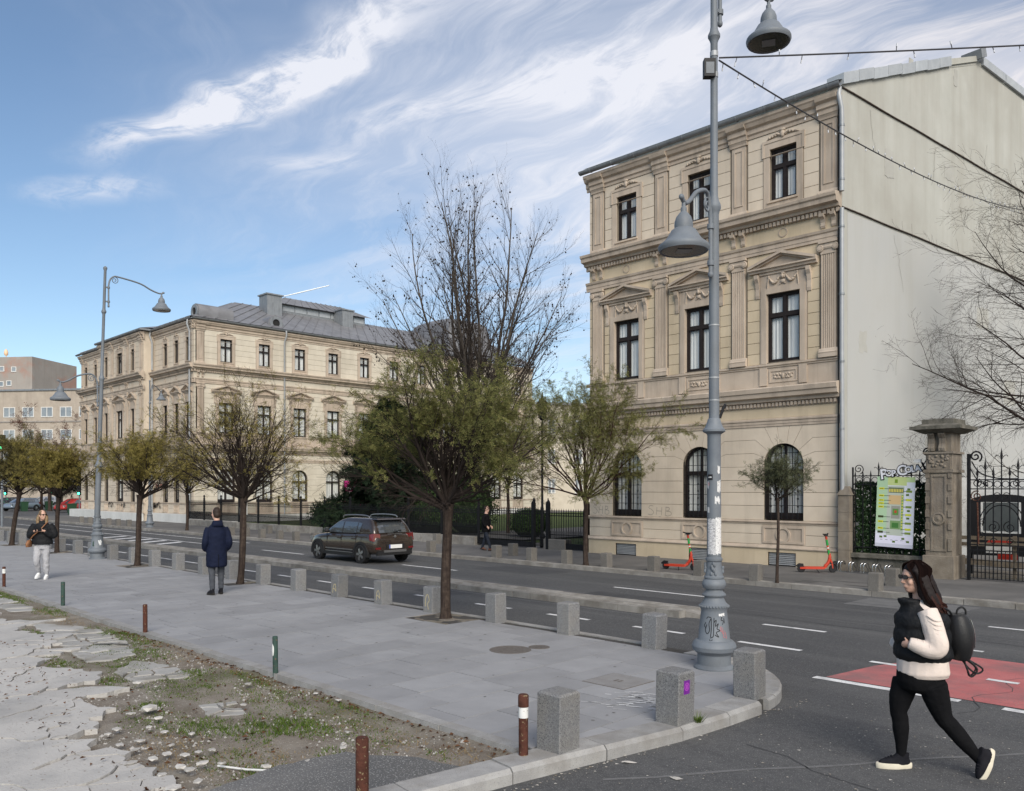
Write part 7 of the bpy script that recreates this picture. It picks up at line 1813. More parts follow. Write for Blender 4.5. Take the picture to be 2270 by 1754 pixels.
# ================================================================== traffic lights, bins, cars at the far crossing
M['green_on'] = emit('green_signal', (0.05,1.0,0.45), 5.0); M['binm'] = mat('green_bin', (0.02,0.06,0.03), None, rough=.6)
def signal(loc, h, label, rz):
    e = empty('traffic_light', loc, rz, None, label, 'traffic light', 'green traffic lights at the far crossing')
    MB().lathe([(.07,0),(.06,h)], 8).build('pole', M['lamp'], e); b = MB().box(-.16,.16,-.14,.10,h-.1,h+.85).build('housing', M['blackplastic'], e)
    for k_ in range(3): MB().ell((0,-.145,h+.08+.27*k_), (.11,.03,.11), 12, 6).build('lens', M['green_on'] if k_ == 0 else M['tar'], b)
signal((-90.3,28.3,-.32), 2.0, 'traffic light showing green beside the left end of the palace', R(40))
signal((-109.9,31.3,-.32), 2.0, 'small green traffic light left of the yellowing tree', R(40)); signal((-119.4,28.8,-.32), 1.9, 'green traffic light low at the far left', R(40)); signal((-57,13.55,-.1), 4.7, 'high green traffic light at the left picture edge', R(40))
def bin_(loc, label):
    e = empty('litter_bin', loc, 0, None, label, 'bin', 'green bins at the far crossing'); MB().frustum(-.28,.28,-.28,.28,0,-.36,.36,-.36,.36,1.0).build('body', M['binm'], e); MB().box(-.38,.38,-.38,.38,1.0,1.08).build('lid', M['binm'], e)
bin_((-89.0,27.2,-.3), 'green bin at the left end of the palace steps'); bin_((-108.4,30.6,-.3), 'green bin by the far pedestrian light'); bin_((-106,27.4,-.3), 'green bin behind the woman in the black jacket')
# ================================================================== brown hatchback
M['carpaint'] = mat('brown_metallic_paint', (0.040,0.029,0.023), (0.046,0.033,0.026), 3, .25, .5, metal=.3, coat=1.0, coords='obj')
M['carglass'] = mat('tinted_car_glass', (0.11,0.125,0.14), None, rough=.04, spec=.9, metal=.55, coat=1.0)
M['cladding'] = mat('car_cladding', (0.016,0.016,0.017), None, rough=.6); M['tyre'] = mat('tyre_rubber', (0.014,0.014,0.015), None, rough=.85)
M['alloy'] = mat('alloy', (0.42,0.42,0.43), None, rough=.3, metal=.9); M['taillight'] = mat('tail_light', (0.13,0.005,0.007), None, rough=.12, spec=.6, coat=.8)
M['plate'] = mat('number_plate', (0.72,0.72,0.70), None, rough=.5); M['eublue'] = mat('plate_blue', (0.02,0.06,0.35), None, rough=.5)
def ip(tab, x):
    for i in range(len(tab)-1):
        if x <= tab[i+1][0] or i == len(tab)-2:
            a, c = tab[i], tab[i+1]; t = max(0, min(1, (x-a[0])/(c[0]-a[0]))); return [a[k]+(c[k]-a[k])*t for k in range(1, len(a))]
def smooth_obj(b, name, m, parent, lev=2, loc=(0,0,0)):
    o = b.build(name, m, parent, loc, smooth=180, fixn=True); s_ = o.modifiers.new('sub', 'SUBSURF'); s_.levels = lev; s_.render_levels = lev; return o
def make_car(loc, rz, label, group=None, paint='carpaint', detail=True, name='hatchback_car'):
    e = empty(name, loc, rz, None, label, 'car', group)
    pm = M[paint]
    st = [(-2.03,.46,.80,.68),(-1.99,.36,.93,.80),(-1.88,.31,1.0,.845),(-1.55,.29,1.02,.866),(-1.0,.28,1.01,.87),(0,.27,.985,.868),(.7,.27,.96,.868),(1.1,.27,.945,.866),(1.5,.28,.90,.855),(1.82,.31,.80,.80),(1.98,.36,.68,.68),(2.04,.44,.60,.52)]
    rs = []
    for (x_, zb, zs, w) in st:
        h = [(0,zb),(w*.80,zb),(w*.97,zb+.07),(w,zb+.22),(w*1.0,(zb+zs)/2+.03),(w*.985,zs-.16),(w*.95,zs-.035),(w*.86,zs),(w*.45,zs+.02),(0,zs+.025)]
        rs.append([(x_,p[0],p[1]) for p in h]+[(x_,-p[0],p[1]) for p in reversed(h[1:-1])])
    smooth_obj(MB().rings(rs), 'body', pm, e, 2)
    cab = [(.93,-1.95,1.12,.80),(1.02,-1.93,.98,.79),(1.18,-1.86,.72,.755),(1.34,-1.74,.44,.70),(1.44,-1.64,.20,.655),(1.495,-1.5,-.05,.60),(1.525,-1.2,-.35,.45)]
    rs = []
    for (z_, xr_, xf_, w) in cab:
        rr = min(.22, w*.4); ring = []
        for (cx_, cy_, a0) in ((xf_-rr,w-rr,0),(xr_+rr*.6,w-rr*.6,90),(xr_+rr*.6,-w+rr*.6,180),(xf_-rr,-w+rr,270)):
            r2 = rr if a0 in (0,270) else rr*.6
            for k_ in range(4): a = R(a0+30*k_); ring.append((cx_+r2*math.cos(a), cy_+r2*math.sin(a), z_))
        rs.append(ring)
    smooth_obj(MB().rings(rs), 'cabin', pm, e, 2)
    def sy(z_): return ip([(q[0],q[3]) for q in cab], z_)[0]
    def fxz(z_): return ip([(q[0],q[2]) for q in cab], z_)[0]
    def rxz(z_): return ip([(q[0],q[1]) for q in cab], z_)[0]
    for sg in (1,-1):
        for nm, q in (('side_window', [(.66,1.0),(-.12,1.0),(-.12,1.37),(.20,1.37)]), ('side_window', [(-.18,1.0),(-.95,1.0),(-.95,1.37),(-.18,1.37)]), ('quarter_window', [(-.99,1.02),(-1.14,1.05),(-1.20,1.33),(-.99,1.36)])):
            b = MB(); n_ = 5; V = []
            for i in range(n_+1):
                t = i/n_
                for (a, c) in ((q[0],q[3]),(q[1],q[2])):
                    x_ = a[0]+(c[0]-a[0])*t; z_ = a[1]+(c[1]-a[1])*t; V.append((x_, sg*(sy(z_)+.006), z_))
            b.add(V, [(2*i,2*i+1,2*i+3,2*i+2) for i in range(n_)]); b.build(nm, M['carglass'], e, fixn=True)
        # window surround
        MB().tube([(.70,sg*(sy(.99)+.008),.985),(-.5,sg*(sy(.99)+.008),.985),(-1.15,sg*(sy(1.0)+.008),1.02)], .012, 5).build('window_trim', M['cladding'], e)
        if detail:
            for dx_ in (.72,-.15,-1.02): MB().box(dx_-.004,dx_+.004,*sorted((sg*.845,sg*.8725)),.42,.96).build('door_seam', M['cladding'], e)
            for hx in (-.02,-.88): MB().box(hx-.10,hx+.08,*sorted((sg*.86,sg*.892)),.80,.835).build('door_handle', pm, e)
            for z_ in (.36,.45): MB().box(-.82,.80,*sorted((sg*.855,sg*.882)),z_-.011,z_+.011).build('sill_strip', M['alloy'], e)
            MB().ell((.62,sg*.93,1.04), (.09,.10,.075), 10, 7).build('mirror', M['cladding'] if detail else pm, e, smooth=60)
            MB().tube(curve([(.15,sg*.56,1.50),(.05,sg*.57,1.57),(-.6,sg*.575,1.60),(-1.25,sg*.57,1.58),(-1.40,sg*.56,1.51)],4), .020, 6).build('roof_rail', M['alloy'], e, smooth=60)
        MB().box(-.95,.95,*sorted((sg*.80,sg*.878)),.235,.345).build('sill', M['cladding'], e)
        # tail light
        q = MB(); V = []
        for (x_, y_, z_) in ((-1.80,.872,.98),(-1.80,.872,.80),(-1.96,.83,.76),(-2.012,.60,.78),(-2.005,.58,.99),(-1.955,.80,1.02)): V.append((x_, sg*y_, z_))
        V += [(v[0]+.10, v[1]*.9, v[2]) for v in V]
        q.add(V, [(0,1,2,5),(5,2,3,4),(0,5,11,6),(5,4,10,11),(1,7,8,2),(2,8,9,3),(3,9,10,4),(0,6,7,1)]); q.build('tail_light', M['taillight'], e, fixn=True)
        MB().box(-2.02,-1.95,*sorted((sg*.56,sg*.76)),.50,.56).build('rear_reflector', M['taillight'], e)
        MB().box(1.80,1.97,*sorted((sg*.52,sg*.76)),.66,.80).build('headlight', M['glasslamp'] if 'glasslamp' in M else M['alloy'], e)
        for wx in (-1.295,1.295):
            n_ = 14; ring = MB(); o_ = [(wx+.415*math.cos(R(-12+204*j/n_)), .32+.415*math.sin(R(-12+204*j/n_))) for j in range(n_+1)]; i_ = [(wx+.335*math.cos(R(-12+204*j/n_)), .32+.335*math.sin(R(-12+204*j/n_))) for j in range(n_+1)]
            ya, yb = sorted((sg*.80, sg*.893))
            ring_strip(ring, o_, i_, ya, yb, False); ring.build('wheel_arch', M['cladding'], e, fixn=True)
            MB().extr(arch_pts(wx,.30,.345,14)+[(wx-.345,.22),(wx+.345,.22)], *sorted((sg*.70,sg*.874))).build('wheel_well', M['tar'], e)
            t = MB().lathe([(.205,.0),(.205,-.10),(.29,-.105),(.315,-.085),(.318,0),(.315,.085),(.29,.105),(.205,.10),(.205,.0)], 28, cap=False); t.xf(Matrix.Rotation(R(90), 4, 'X')); wo_ = t.build('tyre', M['tyre'], e, (wx, sg*.80, .318), smooth=40)
            d_ = MB().lathe([(.205,-.06),(.21,.085),(.195,.09),(.185,.05),(.02,.045)], 24); d_.xf(Matrix.Rotation(R(-90*sg), 4, 'X')); d_.build('rim', M['cladding'], wo_, smooth=40)
            for k_ in range(5):
                a = 2*math.pi*k_/5+.3
                s_ = MB().add([(-.030,0,.03),(.030,0,.03),(.042,0,.20),(-.042,0,.20),(-.030,.03,.03),(.030,.03,.03),(.042,.02,.20),(-.042,.02,.20)], [(0,1,2,3),(4,7,6,5),(0,4,5,1),(1,5,6,2),(2,6,7,3),(3,7,4,0)])
                s_.xf(Matrix.Translation((0, sg*.07, 0)) @ Matrix.Rotation(a, 4, 'Y')); s_.build('spoke', M['alloy'], wo_, fixn=True)
    # rear
    b = MB(); V = []
    for (z_, hw) in ((1.03,.70),(1.12,.70),(1.22,.68),(1.32,.645),(1.42,.60)):
        for sy_ in (-1,-.5,0,.5,1): V.append((rxz(z_)-.022+.045*abs(sy_)**3.0, sy_*hw, z_))
    b.add(V, [(5*i+j,5*i+j+1,5*i+j+6,5*i+j+5) for i in range(4) for j in range(4)]); b.build('rear_window', M['carglass'], e, fixn=True)
    b = MB(); V = []
    for (z_, hw) in ((1.0,.66),(1.12,.64),(1.25,.61),(1.38,.57)):
        for sy_ in (-1,-.5,0,.5,1): V.append((fxz(z_)+.010-.10*abs(sy_)**2.2, sy_*hw, z_))
    b.add(V, [(5*i+j,5*i+j+1,5*i+j+6,5*i+j+5) for i in range(3) for j in range(4)]); b.build('windscreen', M['carglass'], e, fixn=True)
    MB().frustum(-1.86,-1.5,-.58,.58,1.455,-1.80,-1.5,-.56,.56,1.50).build('spoiler', pm, e)
    MB().box(-2.035,-1.93,-.70,.70,.30,.44).build('lower_bumper', M['cladding'], e)
    MB().rings([[(-2.05,y_,.38+.03*abs(y_)),(-1.98,y_,.38+.03*abs(y_)),(-1.98,y_,.47),(-2.05,y_,.47)] for y_ in (-.45,-.38,.38,.45)]).build('skid_plate', M['alloy'], e)
    MB().box(-2.055,-2.0,-.36,.36,.50,.66).build('plate_recess', M['cladding'], e); p_ = MB().box(-2.066,-2.052,-.26,.26,.52,.64).build('number_plate', M['plate'], e); MB().box(-2.0675,-2.064,.215,.26,.522,.638).build('plate_band', M['eublue'], p_)
    MB().box(-2.035,-2.0,-.55,.55,.715,.722).build('tailgate_seam', M['cladding'], e)
    MB().lathe([(.05,0),(.05,.012),(.001,.016)], 14).xf(Matrix.Rotation(R(-90), 4, 'Y')).build('badge', M['alloy'], e, (-2.025,0,.91))
    MB().box(-2.03,-2.0,-.30,.30,.985,1.0).build('tailgate_trim', M['alloy'], e)
    w_ = MB().tube([(-1.97,-.05,1.06),(-1.945,-.30,1.10)], .012, 6).build('wiper', M['cladding'], e); MB().ell((-1.97,-.03,1.055), (.03,.05,.03), 8, 6).build('wiper_hub', M['cladding'], w_)
    return e
make_car((-24.33, 16.70, zr(16.7)), R(180), 'brown hatchback with roof rails driving along the far lane')
M['bluecar'] = mat('blue_grey_paint', (0.20,0.25,0.31), None, rough=.3, metal=.3, coat=1.0); M['redcar'] = mat('red_paint', (0.34,0.03,0.025), None, rough=.3, coat=1.0); M['darkcar'] = mat('dark_paint', (0.03,0.032,0.04), None, rough=.3, coat=1.0); M['silvercar'] = mat('silver_paint', (0.45,0.47,0.50), None, rough=.3, metal=.4, coat=1.0)
GC = 'cars waiting beyond the far crossing'
make_car((-108.0,27.6,-.32), R(-60), 'blue-grey car half hidden behind the woman in the black jacket', GC, 'bluecar', False)
make_car((-97.5,29.9,-.32), R(-60), 'small red car beside the left end of the palace', GC, 'redcar', False)
make_car((-119.2,29.0,-.32), R(-60), 'dark car behind the round-headed tree at the far left', GC, 'darkcar', False)
make_car((-127.1,35.1,-.32), R(-60), 'silver car farthest away beyond the crossing', GC, 'silvercar', False)
# ================================================================== people
def remesh(b, name, m, parent, vox=.012, it=6, loc=(0,0,0), disp=0.0, dscale=18.0):
    me = bpy.data.meshes.new('tmp'); me.from_pydata(b.v, [], b.f); bm = bmesh.new(); bm.from_mesh(me); bmesh.ops.recalc_face_normals(bm, faces=bm.faces); bm.to_mesh(me); bm.free()
    t = bpy.data.objects.new('tmp', me); C.objects.link(t)
    r_ = t.modifiers.new('r', 'REMESH'); r_.mode = 'VOXEL'; r_.voxel_size = vox
    s_ = t.modifiers.new('s', 'SMOOTH'); s_.factor = .5; s_.iterations = it
    dg = bpy.context.evaluated_depsgraph_get(); out = bpy.data.meshes.new_from_object(t.evaluated_get(dg)); bpy.data.objects.remove(t); bpy.data.meshes.remove(me)
    if disp:
        out.update(); nn = [v.normal.copy() for v in out.vertices]
        for v, n_ in zip(out.vertices, nn):
            q = v.co*dscale; v.co += n_*disp*(mnoise.noise(q)+.5*mnoise.noise(q*2.3))
    out.name = name; out.materials.clear(); out.materials.append(m); out.polygons.foreach_set('use_smooth', [True]*len(out.polygons))
    return new_obj(name, out, parent, loc)
def ells(b, rows, n=20):
    """rows: (x, y, z, ax, ay) horizontal ellipses joined into a closed loft"""
    return b.rings([[(x_+ax*math.cos(2*math.pi*j/n), y_+ay*math.sin(2*math.pi*j/n), z_) for j in range(n)] for (x_, y_, z_, ax, ay) in rows])
def limb(b, pts, n=12, sub=5):
    c = curve([tuple(p) for p in pts], sub); return b.tube([p[:3] for p in c], [p[3] for p in c], n)
def head(b, c, s=1.0, yaw=0.0, tilt=0.0):
    """head with nose, brow, chin, ears; faces +x before yaw"""
    i0 = len(b.v); 
    b.ell((0,0,.02), (.092,.074,.112), 16, 12); b.ell((.022,0,-.055), (.068,.056,.072), 14, 10); b.ell((.05,0,-.098), (.034,.034,.024), 10, 8)
    b.tube([(.083,0,.018),(.098,0,-.008),(.110,0,-.028),(.098,0,-.036)], [.009,.012,.015,.010], 8)
    b.ell((.082,0,-.062), (.018,.028,.008), 8, 6); b.ell((.081,0,-.073), (.017,.024,.008), 8, 6)
    b.ell((.076,0,.035), (.02,.05,.012), 10, 6)
    for sy in (-1,1): b.ell((-.006,sy*.075,-.012), (.020,.010,.032), 8, 6); b.ell((.055,sy*.04,-.028), (.03,.024,.03), 8, 6)
    M_ = Matrix.Translation(Vector(c)) @ Matrix.Rotation(yaw, 4, 'Z') @ Matrix.Rotation(tilt, 4, 'Y') @ Matrix.Scale(s, 4)
    b.xf(M_, i0); return M_
def hand(b, w, d, up, s=1.0, curl=.9):
    """palm and five fingers from the wrist w along d; up is the thumb side"""
    w = Vector(w); d = Vector(d).normalized(); up = Vector(up); up = (up-d*up.dot(d)).normalized(); sd_ = d.cross(up)
    b.tube([w, w+d*.04*s, w+d*.085*s], [.024*s,.034*s,.032*s], 8)
    for k_, (o_, l_) in enumerate(((.026,.068),(.009,.078),(-.009,.073),(-.026,.058))):
        p = w+d*.08*s+up*o_*s; q = p+(d*math.cos(curl*.5)+sd_*math.sin(curl*.5))*l_*.5*s; r_ = q+(d*math.cos(curl*1.4)+sd_*math.sin(curl*1.4))*l_*.5*s
        b.tube([p, q, r_], [.010*s,.009*s,.007*s], 6)
    p = w+d*.03*s+up*.028*s; b.tube([p, p+(d*.6+up*.7).normalized()*.035*s, p+(d*.6+up*.7).normalized()*.035*s+(d*.9+sd_*.4).normalized()*.03*s], [.012*s,.010*s,.008*s], 6)
def eyes(parent, M_, m, dark=True):
    for sy in (-1,1):
        q = M_ @ Vector((.082,sy*.031,.012)); MB().ell(tuple(q), (.010,.012,.009), 8, 6).build('eye', M['eye'], parent)
def shoe(parent, loc, yaw, pitch, upper, sole, L_=.27, name='shoe', roll=0, thick=.034):
    """toe towards +x; origin under the ankle on the ground"""
    M_ = Matrix.Translation(Vector(loc)) @ Matrix.Rotation(yaw, 4, 'Z') @ Matrix.Rotation(pitch, 4, 'Y') @ Matrix.Rotation(roll, 4, 'X')
    b = MB(); k_ = L_/.27
    ells(b, [(.055*k_,0,thick*.8,.128*k_,.044),(.05*k_,0,.06,.125*k_,.044),(.035*k_,0,.08,.10*k_,.040),(.0,0,.10,.062*k_,.037),(-.015*k_,0,.13,.05*k_,.036)]); b.xf(M_)
    o = remesh(b, name, M[upper], parent, .009, 5)
    s_ = MB(); n_ = 22; ring = []
    for j in range(n_):
        a = 2*math.pi*j/n_; x_ = .055*k_+.142*k_*math.cos(a); w_ = .046*(1+.12*math.cos(a))*(.86 if math.cos(a) < -.2 else 1); ring.append((x_, w_*math.sin(a)*(1-.12*abs(math.cos(a))**3)))
    s_.rings([[(p[0]*.98+.001,p[1]*.96,0) for p in ring],[(p[0],p[1],.008) for p in ring],[(p[0],p[1],thick) for p in ring],[(p[0]*.97+.0015,p[1]*.95,thick+.008) for p in ring]]); s_.xf(M_); s_.build('sole', M[sole], o, smooth=40)
    l_ = MB()
    for j in range(3): l_.tube([(.075*k_+j*.022,-.022,.092-j*.008),(.075*k_+j*.022,0,.105-j*.010),(.075*k_+j*.022,.022,.092-j*.008)], .005, 5)
    l_.xf(M_); q = l_.build('laces', M[upper], o); q['kind'] = 'stuff'
    return o
def cloth(name, c1, c2, rough=.85, spec=.2, bump=.3, bs=90, sheen=.0): return mat(name, c1, c2, 9, rough, spec, bump=bump, bscale=bs, coords='obj', sheen=sheen)
M['skin'] = mat('skin', (0.50,0.30,0.22), (0.56,0.35,0.27), 12, .55, .35, coords='obj'); M['eye'] = mat('eye', (0.05,0.04,0.035), None, rough=.15, spec=.6); M['lens'] = mat('sunglass_lens', (0.006,0.006,0.007), None, rough=.06, spec=.8)
M['puffer'] = cloth('black_puffer', (0.006,0.0065,0.008), (0.009,0.010,0.012), .7, .25, .35, 40); M['leggings'] = cloth('black_leggings', (0.0055,0.0055,0.0065), (0.008,0.008,0.009), .9, .1, .2)
M['cream'] = cloth('cream_sweater', (0.62,0.53,0.475), (0.68,0.59,0.53), .95, .1, .15, 50); M['hair_dk'] = cloth('dark_hair', (0.008,0.005,0.005), (0.014,0.008,0.007), .65, .25, .2, 120); M['hair_au'] = cloth('auburn_hair_ends', (0.045,0.018,0.014), (0.075,0.03,0.022), .45, .4, .2, 120)
M['bagblk'] = cloth('black_backpack', (0.008,0.008,0.009), (0.012,0.012,0.013), .5, .4, .15); M['shoeblk'] = cloth('black_suede', (0.010,0.010,0.013), (0.018,0.018,0.022), .9, .1, .3); M['gum'] = mat('cream_sole', (0.58,0.53,0.42), (0.64,0.59,0.48), 20, .8, .2, coords='obj'); M['gumdk'] = mat('worn_sole', (0.26,0.21,0.15), (0.33,0.27,0.2), 20, .9, .1, coords='obj')
M['navy'] = cloth('navy_coat', (0.004,0.007,0.022), (0.006,0.010,0.030), .8, .2, .3, 50); M['jeans'] = cloth('grey_jeans', (0.045,0.05,0.06), (0.075,0.08,0.092), .9, .1, .4, 60); M['jeansdk'] = cloth('dark_jeans', (0.018,0.022,0.032), (0.03,0.035,0.048), .9, .1, .3)
M['sweats'] = cloth('grey_sweatpants', (0.33,0.33,0.35), (0.40,0.40,0.42), .95, .1, .5, 40); M['white_shoe'] = cloth('white_sneaker', (0.66,0.66,0.66), (0.74,0.74,0.74), .6, .3, .1); M['hair_bl'] = cloth('blond_brown_hair', (0.11,0.065,0.03), (0.24,0.16,0.08), .5, .4, .2, 120); M['hair_br'] = cloth('brown_hair', (0.022,0.014,0.010), (0.035,0.022,0.016), .6, .3, .2, 120); M['tan'] = cloth('tan_leather', (0.20,0.085,0.035), (0.26,0.12,0.055), .5, .4, .1); M['sole_dk'] = mat('dark_sole', (0.02,0.018,0.016), None, rough=.8); M['brownshoe'] = cloth('brown_shoe', (0.09,0.035,0.02), (0.12,0.05,0.03), .5, .3, .1)
def glasses(parent, M_, w=.034, h=.020):
    for sy in (-1,1):
        n_ = 12; pts = []
        for j in range(n_):
            a = 2*math.pi*j/n_; pts.append(M_ @ Vector((.104-.012*abs(sy*.036+w*.9*math.cos(a))*10*.12, sy*.036+w*.9*math.cos(a), .016+h*math.sin(a))))
        pb = [p+(M_.to_3x3() @ Vector((-.012,0,0))) for p in pts]
        MB().rings([[tuple(p) for p in pb],[tuple(p) for p in pts]]).build('sunglasses_lens', M['lens'], parent)
        MB().tube([tuple(M_ @ Vector((.097,sy*.066,.020))), tuple(M_ @ Vector((.0,sy*.080,.012)))], .005, 5).build('sunglasses_temple', M['lens'], parent)
# ------------------------------------------------------------------ woman crossing the road (nearest)
RZW = math.atan2(-.7096,-.7046)
wx, wy = c2w((2010-1135)/1850*6.90, 6.90)
w1 = empty('person', (wx, wy, -.12), RZW, None, 'woman in black puffer vest and cream sweater with black backpack striding left across the road', 'person', 'pedestrians')
b = MB(); Mh = head(b, (-.060,0,1.605), .97, .10, R(4))
limb(b, [(-.095,0,1.54,.052),(-.105,0,1.47,.052),(-.115,0,1.40,.07)]); ells(b, [(-.12,0,1.30,.10,.15),(-.12,0,1.36,.085,.13),(-.115,0,1.42,.055,.06)])
limb(b, [(-.12,.15,1.3,.045),(-.13,.2,1.08,.04),(-.05,.2,1.07,.034),(.05,.160,1.09,.026)]); hand(b, (.05,.160,1.09), (.25,-1,-.25), (0,0,1), .88, 1.1)
limb(b, [(-.12,-.15,1.3,.045),(-.12,-.2,1.06,.04),(-.04,-.19,1.03,.034),(.02,-.13,1.04,.026)]); hand(b, (.02,-.13,1.04), (.1,1,-.3), (0,0,1), .88, 1.1)
remesh(b, 'body', M['skin'], w1, .0075, 4); glasses(w1, Mh)
# leggings
b = MB(); ells(b, [(-.115,0,.665,.10,.12),(-.115,0,.70,.165,.155),(-.115,0,.76,.188,.168),(-.115,0,.84,.185,.165),(-.11,0,.95,.15,.145)])
limb(b, [(-.035,-.080,.74,.108),(.008,-.085,.60,.093),(.026,-.09,.48,.070),(.014,-.09,.42,.066),(.004,-.095,.32,.064),(-.002,-.10,.20,.048),(.0,-.10,.10,.040)])
limb(b, [(-.17,.085,.74,.114),(-.212,.09,.60,.098),(-.256,.095,.475,.073),(-.315,.10,.405,.069),(-.40,.11,.30,.066),(-.50,.115,.18,.047),(-.545,.12,.125,.041)])
remesh(b, 'leggings', M['leggings'], w1, .010, 5, disp=.0025, dscale=26)
shoe(w1, (.0,-.10,.0), -.05, 0, 'shoeblk', 'gum', .285, thick=.038)
shoe(w1, (-.62,.125,.135), .25, R(62), 'shoeblk', 'gum', .285, thick=.038)
# sweater
b = MB(); ells(b, [(-.135,0,.80,.190,.170),(-.135,0,.83,.208,.190),(-.13,0,.92,.20,.185),(-.13,0,1.1,.185,.18),(-.12,0,1.3,.15,.18),(-.115,0,1.39,.10,.13),(-.11,0,1.43,.07,.08)])
limb(b, [(-.095,.150,1.355,.078),(-.110,.200,1.25,.082),(-.128,.232,1.13,.080),(-.132,.238,1.065,.080),(-.07,.228,1.052,.068),(.0,.200,1.075,.058),(.05,.175,1.095,.050),(.065,.168,1.10,.046)])
limb(b, [(-.115,-.150,1.345,.078),(-.13,-.205,1.2,.078),(-.12,-.225,1.06,.074),(-.04,-.20,1.03,.062),(.03,-.16,1.045,.050)])
remesh(b, 'sweater', M['cream'], w1, .009, 4, disp=.0055, dscale=8)
fo = MB()
for k_ in range(7):
    t = k_/6; x_ = -.105-.035*t; z_ = 1.30-.22*t; y_ = .215+.085*(.6+.4*t)
    fo.tube(curve([(x_+.055,y_-.03,z_+.03),(x_+.02,y_+.008,z_),(x_-.03,y_+.004,z_-.012),(x_-.06,y_-.03,z_-.005)],4), [.006]*13, 5)
for k_ in range(4):
    t = k_/3; x_ = -.10+.11*t; fo.tube(curve([(x_,.262-.05*t,1.115+.02*t),(x_+.012,.298-.06*t,1.075+.02*t),(x_+.005,.285-.06*t,1.03+.02*t)],4), [.006]*9, 5)
o = fo.build('sleeve_folds', M['cream'], w1, smooth=60); o['kind'] = 'stuff'
ells(MB(), [(-.135,0,.795,.188,.168),(-.135,0,.80,.196,.176),(-.135,0,.845,.202,.184),(-.135,0,.85,.19,.172)], 30).build('hem_band', M['cream'], w1, smooth=50)
# vest: quilted torso without sleeves
b = MB(); rows = []
for j in range(37):
    t = j/36; z_ = .93+.465*t; q = .020*abs(math.sin(t*math.pi*3.5))**.6
    ax = .212-.035*t*t; ay = .190-.01*t
    if t > .78: ay -= (t-.78)*.42; ax -= (t-.78)*.24
    if t < .06: ax -= .01; ay -= .01
    rows.append((-.118-.02*(1-t), 0, z_, ax+q, ay+q))
ells(b, rows, 30)
ells(b, [(-.06,0,1.34,.10,.10),(-.045,0,1.38,.093,.092),(-.03,0,1.42,.098,.094),(-.024,0,1.435,.092,.088)], 22)
remesh(b, 'vest', M['puffer'], w1, .009, 2, disp=.006, dscale=20)
# hair: parted, falling over the shoulders and back
b = MB(); b.ell((-.084,0,1.668), (.106,.090,.078), 20, 13); b.ell((-.105,0,1.60), (.080,.088,.10), 16, 11)
limb(b, [(-.12,0,1.64,.078),(-.15,0,1.52,.095),(-.185,0,1.42,.10),(-.225,.01,1.345,.078),(-.245,.01,1.315,.04)])
for sy in (-1,1):
    for (x_, y_) in ((-.050,.070),(-.072,.074),(-.098,.074)): limb(b, [(x_+.03,sy*(y_-.006),1.682,.022),(x_,sy*(y_+.004),1.65,.026),(x_-.014,sy*(y_+.018),1.60,.028),(x_-.032,sy*(y_+.030),1.52,.034),(x_-.062,sy*(y_+.040),1.44,.038),(x_-.10,sy*(y_+.036),1.375,.034),(x_-.125,sy*(y_+.03),1.345,.018)])
remesh(b, 'hair', M['hair_dk'], w1, .009, 3, disp=.004, dscale=24)
rh = random.Random(6); hs = MB(); ha = MB()
for i in range(520):
    a = rh.uniform(-1.85,1.85); ph = math.pi+a; rad = rh.uniform(.98,1.06)
    cx_, sy_ = math.cos(ph), math.sin(ph); f = abs(a)/1.85
    zt = 1.34+.03*f+rh.uniform(-.035,.045)
    pts = [(-.06+.05*cx_*rad, .03*sy_, 1.748), (-.084+.104*cx_*rad, .090*sy_*rad, 1.685), (-.076+.098*cx_*rad, .108*sy_*rad, 1.60), (-.092+.104*cx_*rad-.02*(1-f), .128*sy_*rad, 1.51), (-.130+.100*cx_*rad-.04*(1-f), .142*sy_*rad, 1.42), (-.165+.088*cx_*rad-.07*(1-f), .130*sy_*rad+rh.uniform(-.014,.014), zt)]
    c = curve(pts, 4); k_ = len(c); r0_ = rh.uniform(.003,.0065); hs.tube(c, [r0_*(1-.7*(j/k_)**2) for j in range(k_)], 3)
    if rh.random() < .55 and cx_ < -.1: q = c[-8:]; ha.tube([(p[0]-.003,p[1]*1.02,p[2]) for p in q], [.0055-.0005*j for j in range(len(q))], 3)
M['strand'] = leafmat('hair_strand', (0.005,0.0035,0.0035), (0.014,0.008,0.007), .0)
for i in range(70):
    sy = rh.choice((-1,1)); t = rh.random(); q = curve([(-.05-.02*t, sy*.008, 1.746), (.012-.05*t, sy*(.035+.02*t), 1.715), (.004-.045*t, sy*(.066+.012*t), 1.665), (-.028-.03*t, sy*(.084+.012*t), 1.59), (-.06-.03*t, sy*(.108+.01*t), 1.50), (-.10-.03*t, sy*(.118+.01*t), 1.41)], 4)
    hs.tube(q, [.0055*(1-.6*j/len(q)) for j in range(len(q))], 3)
o = hs.build('hair_strands', M['strand'], w1, smooth=60); o['kind'] = 'stuff'; o = ha.build('hair_ends', M['hair_au'], w1, smooth=60); o['kind'] = 'stuff'
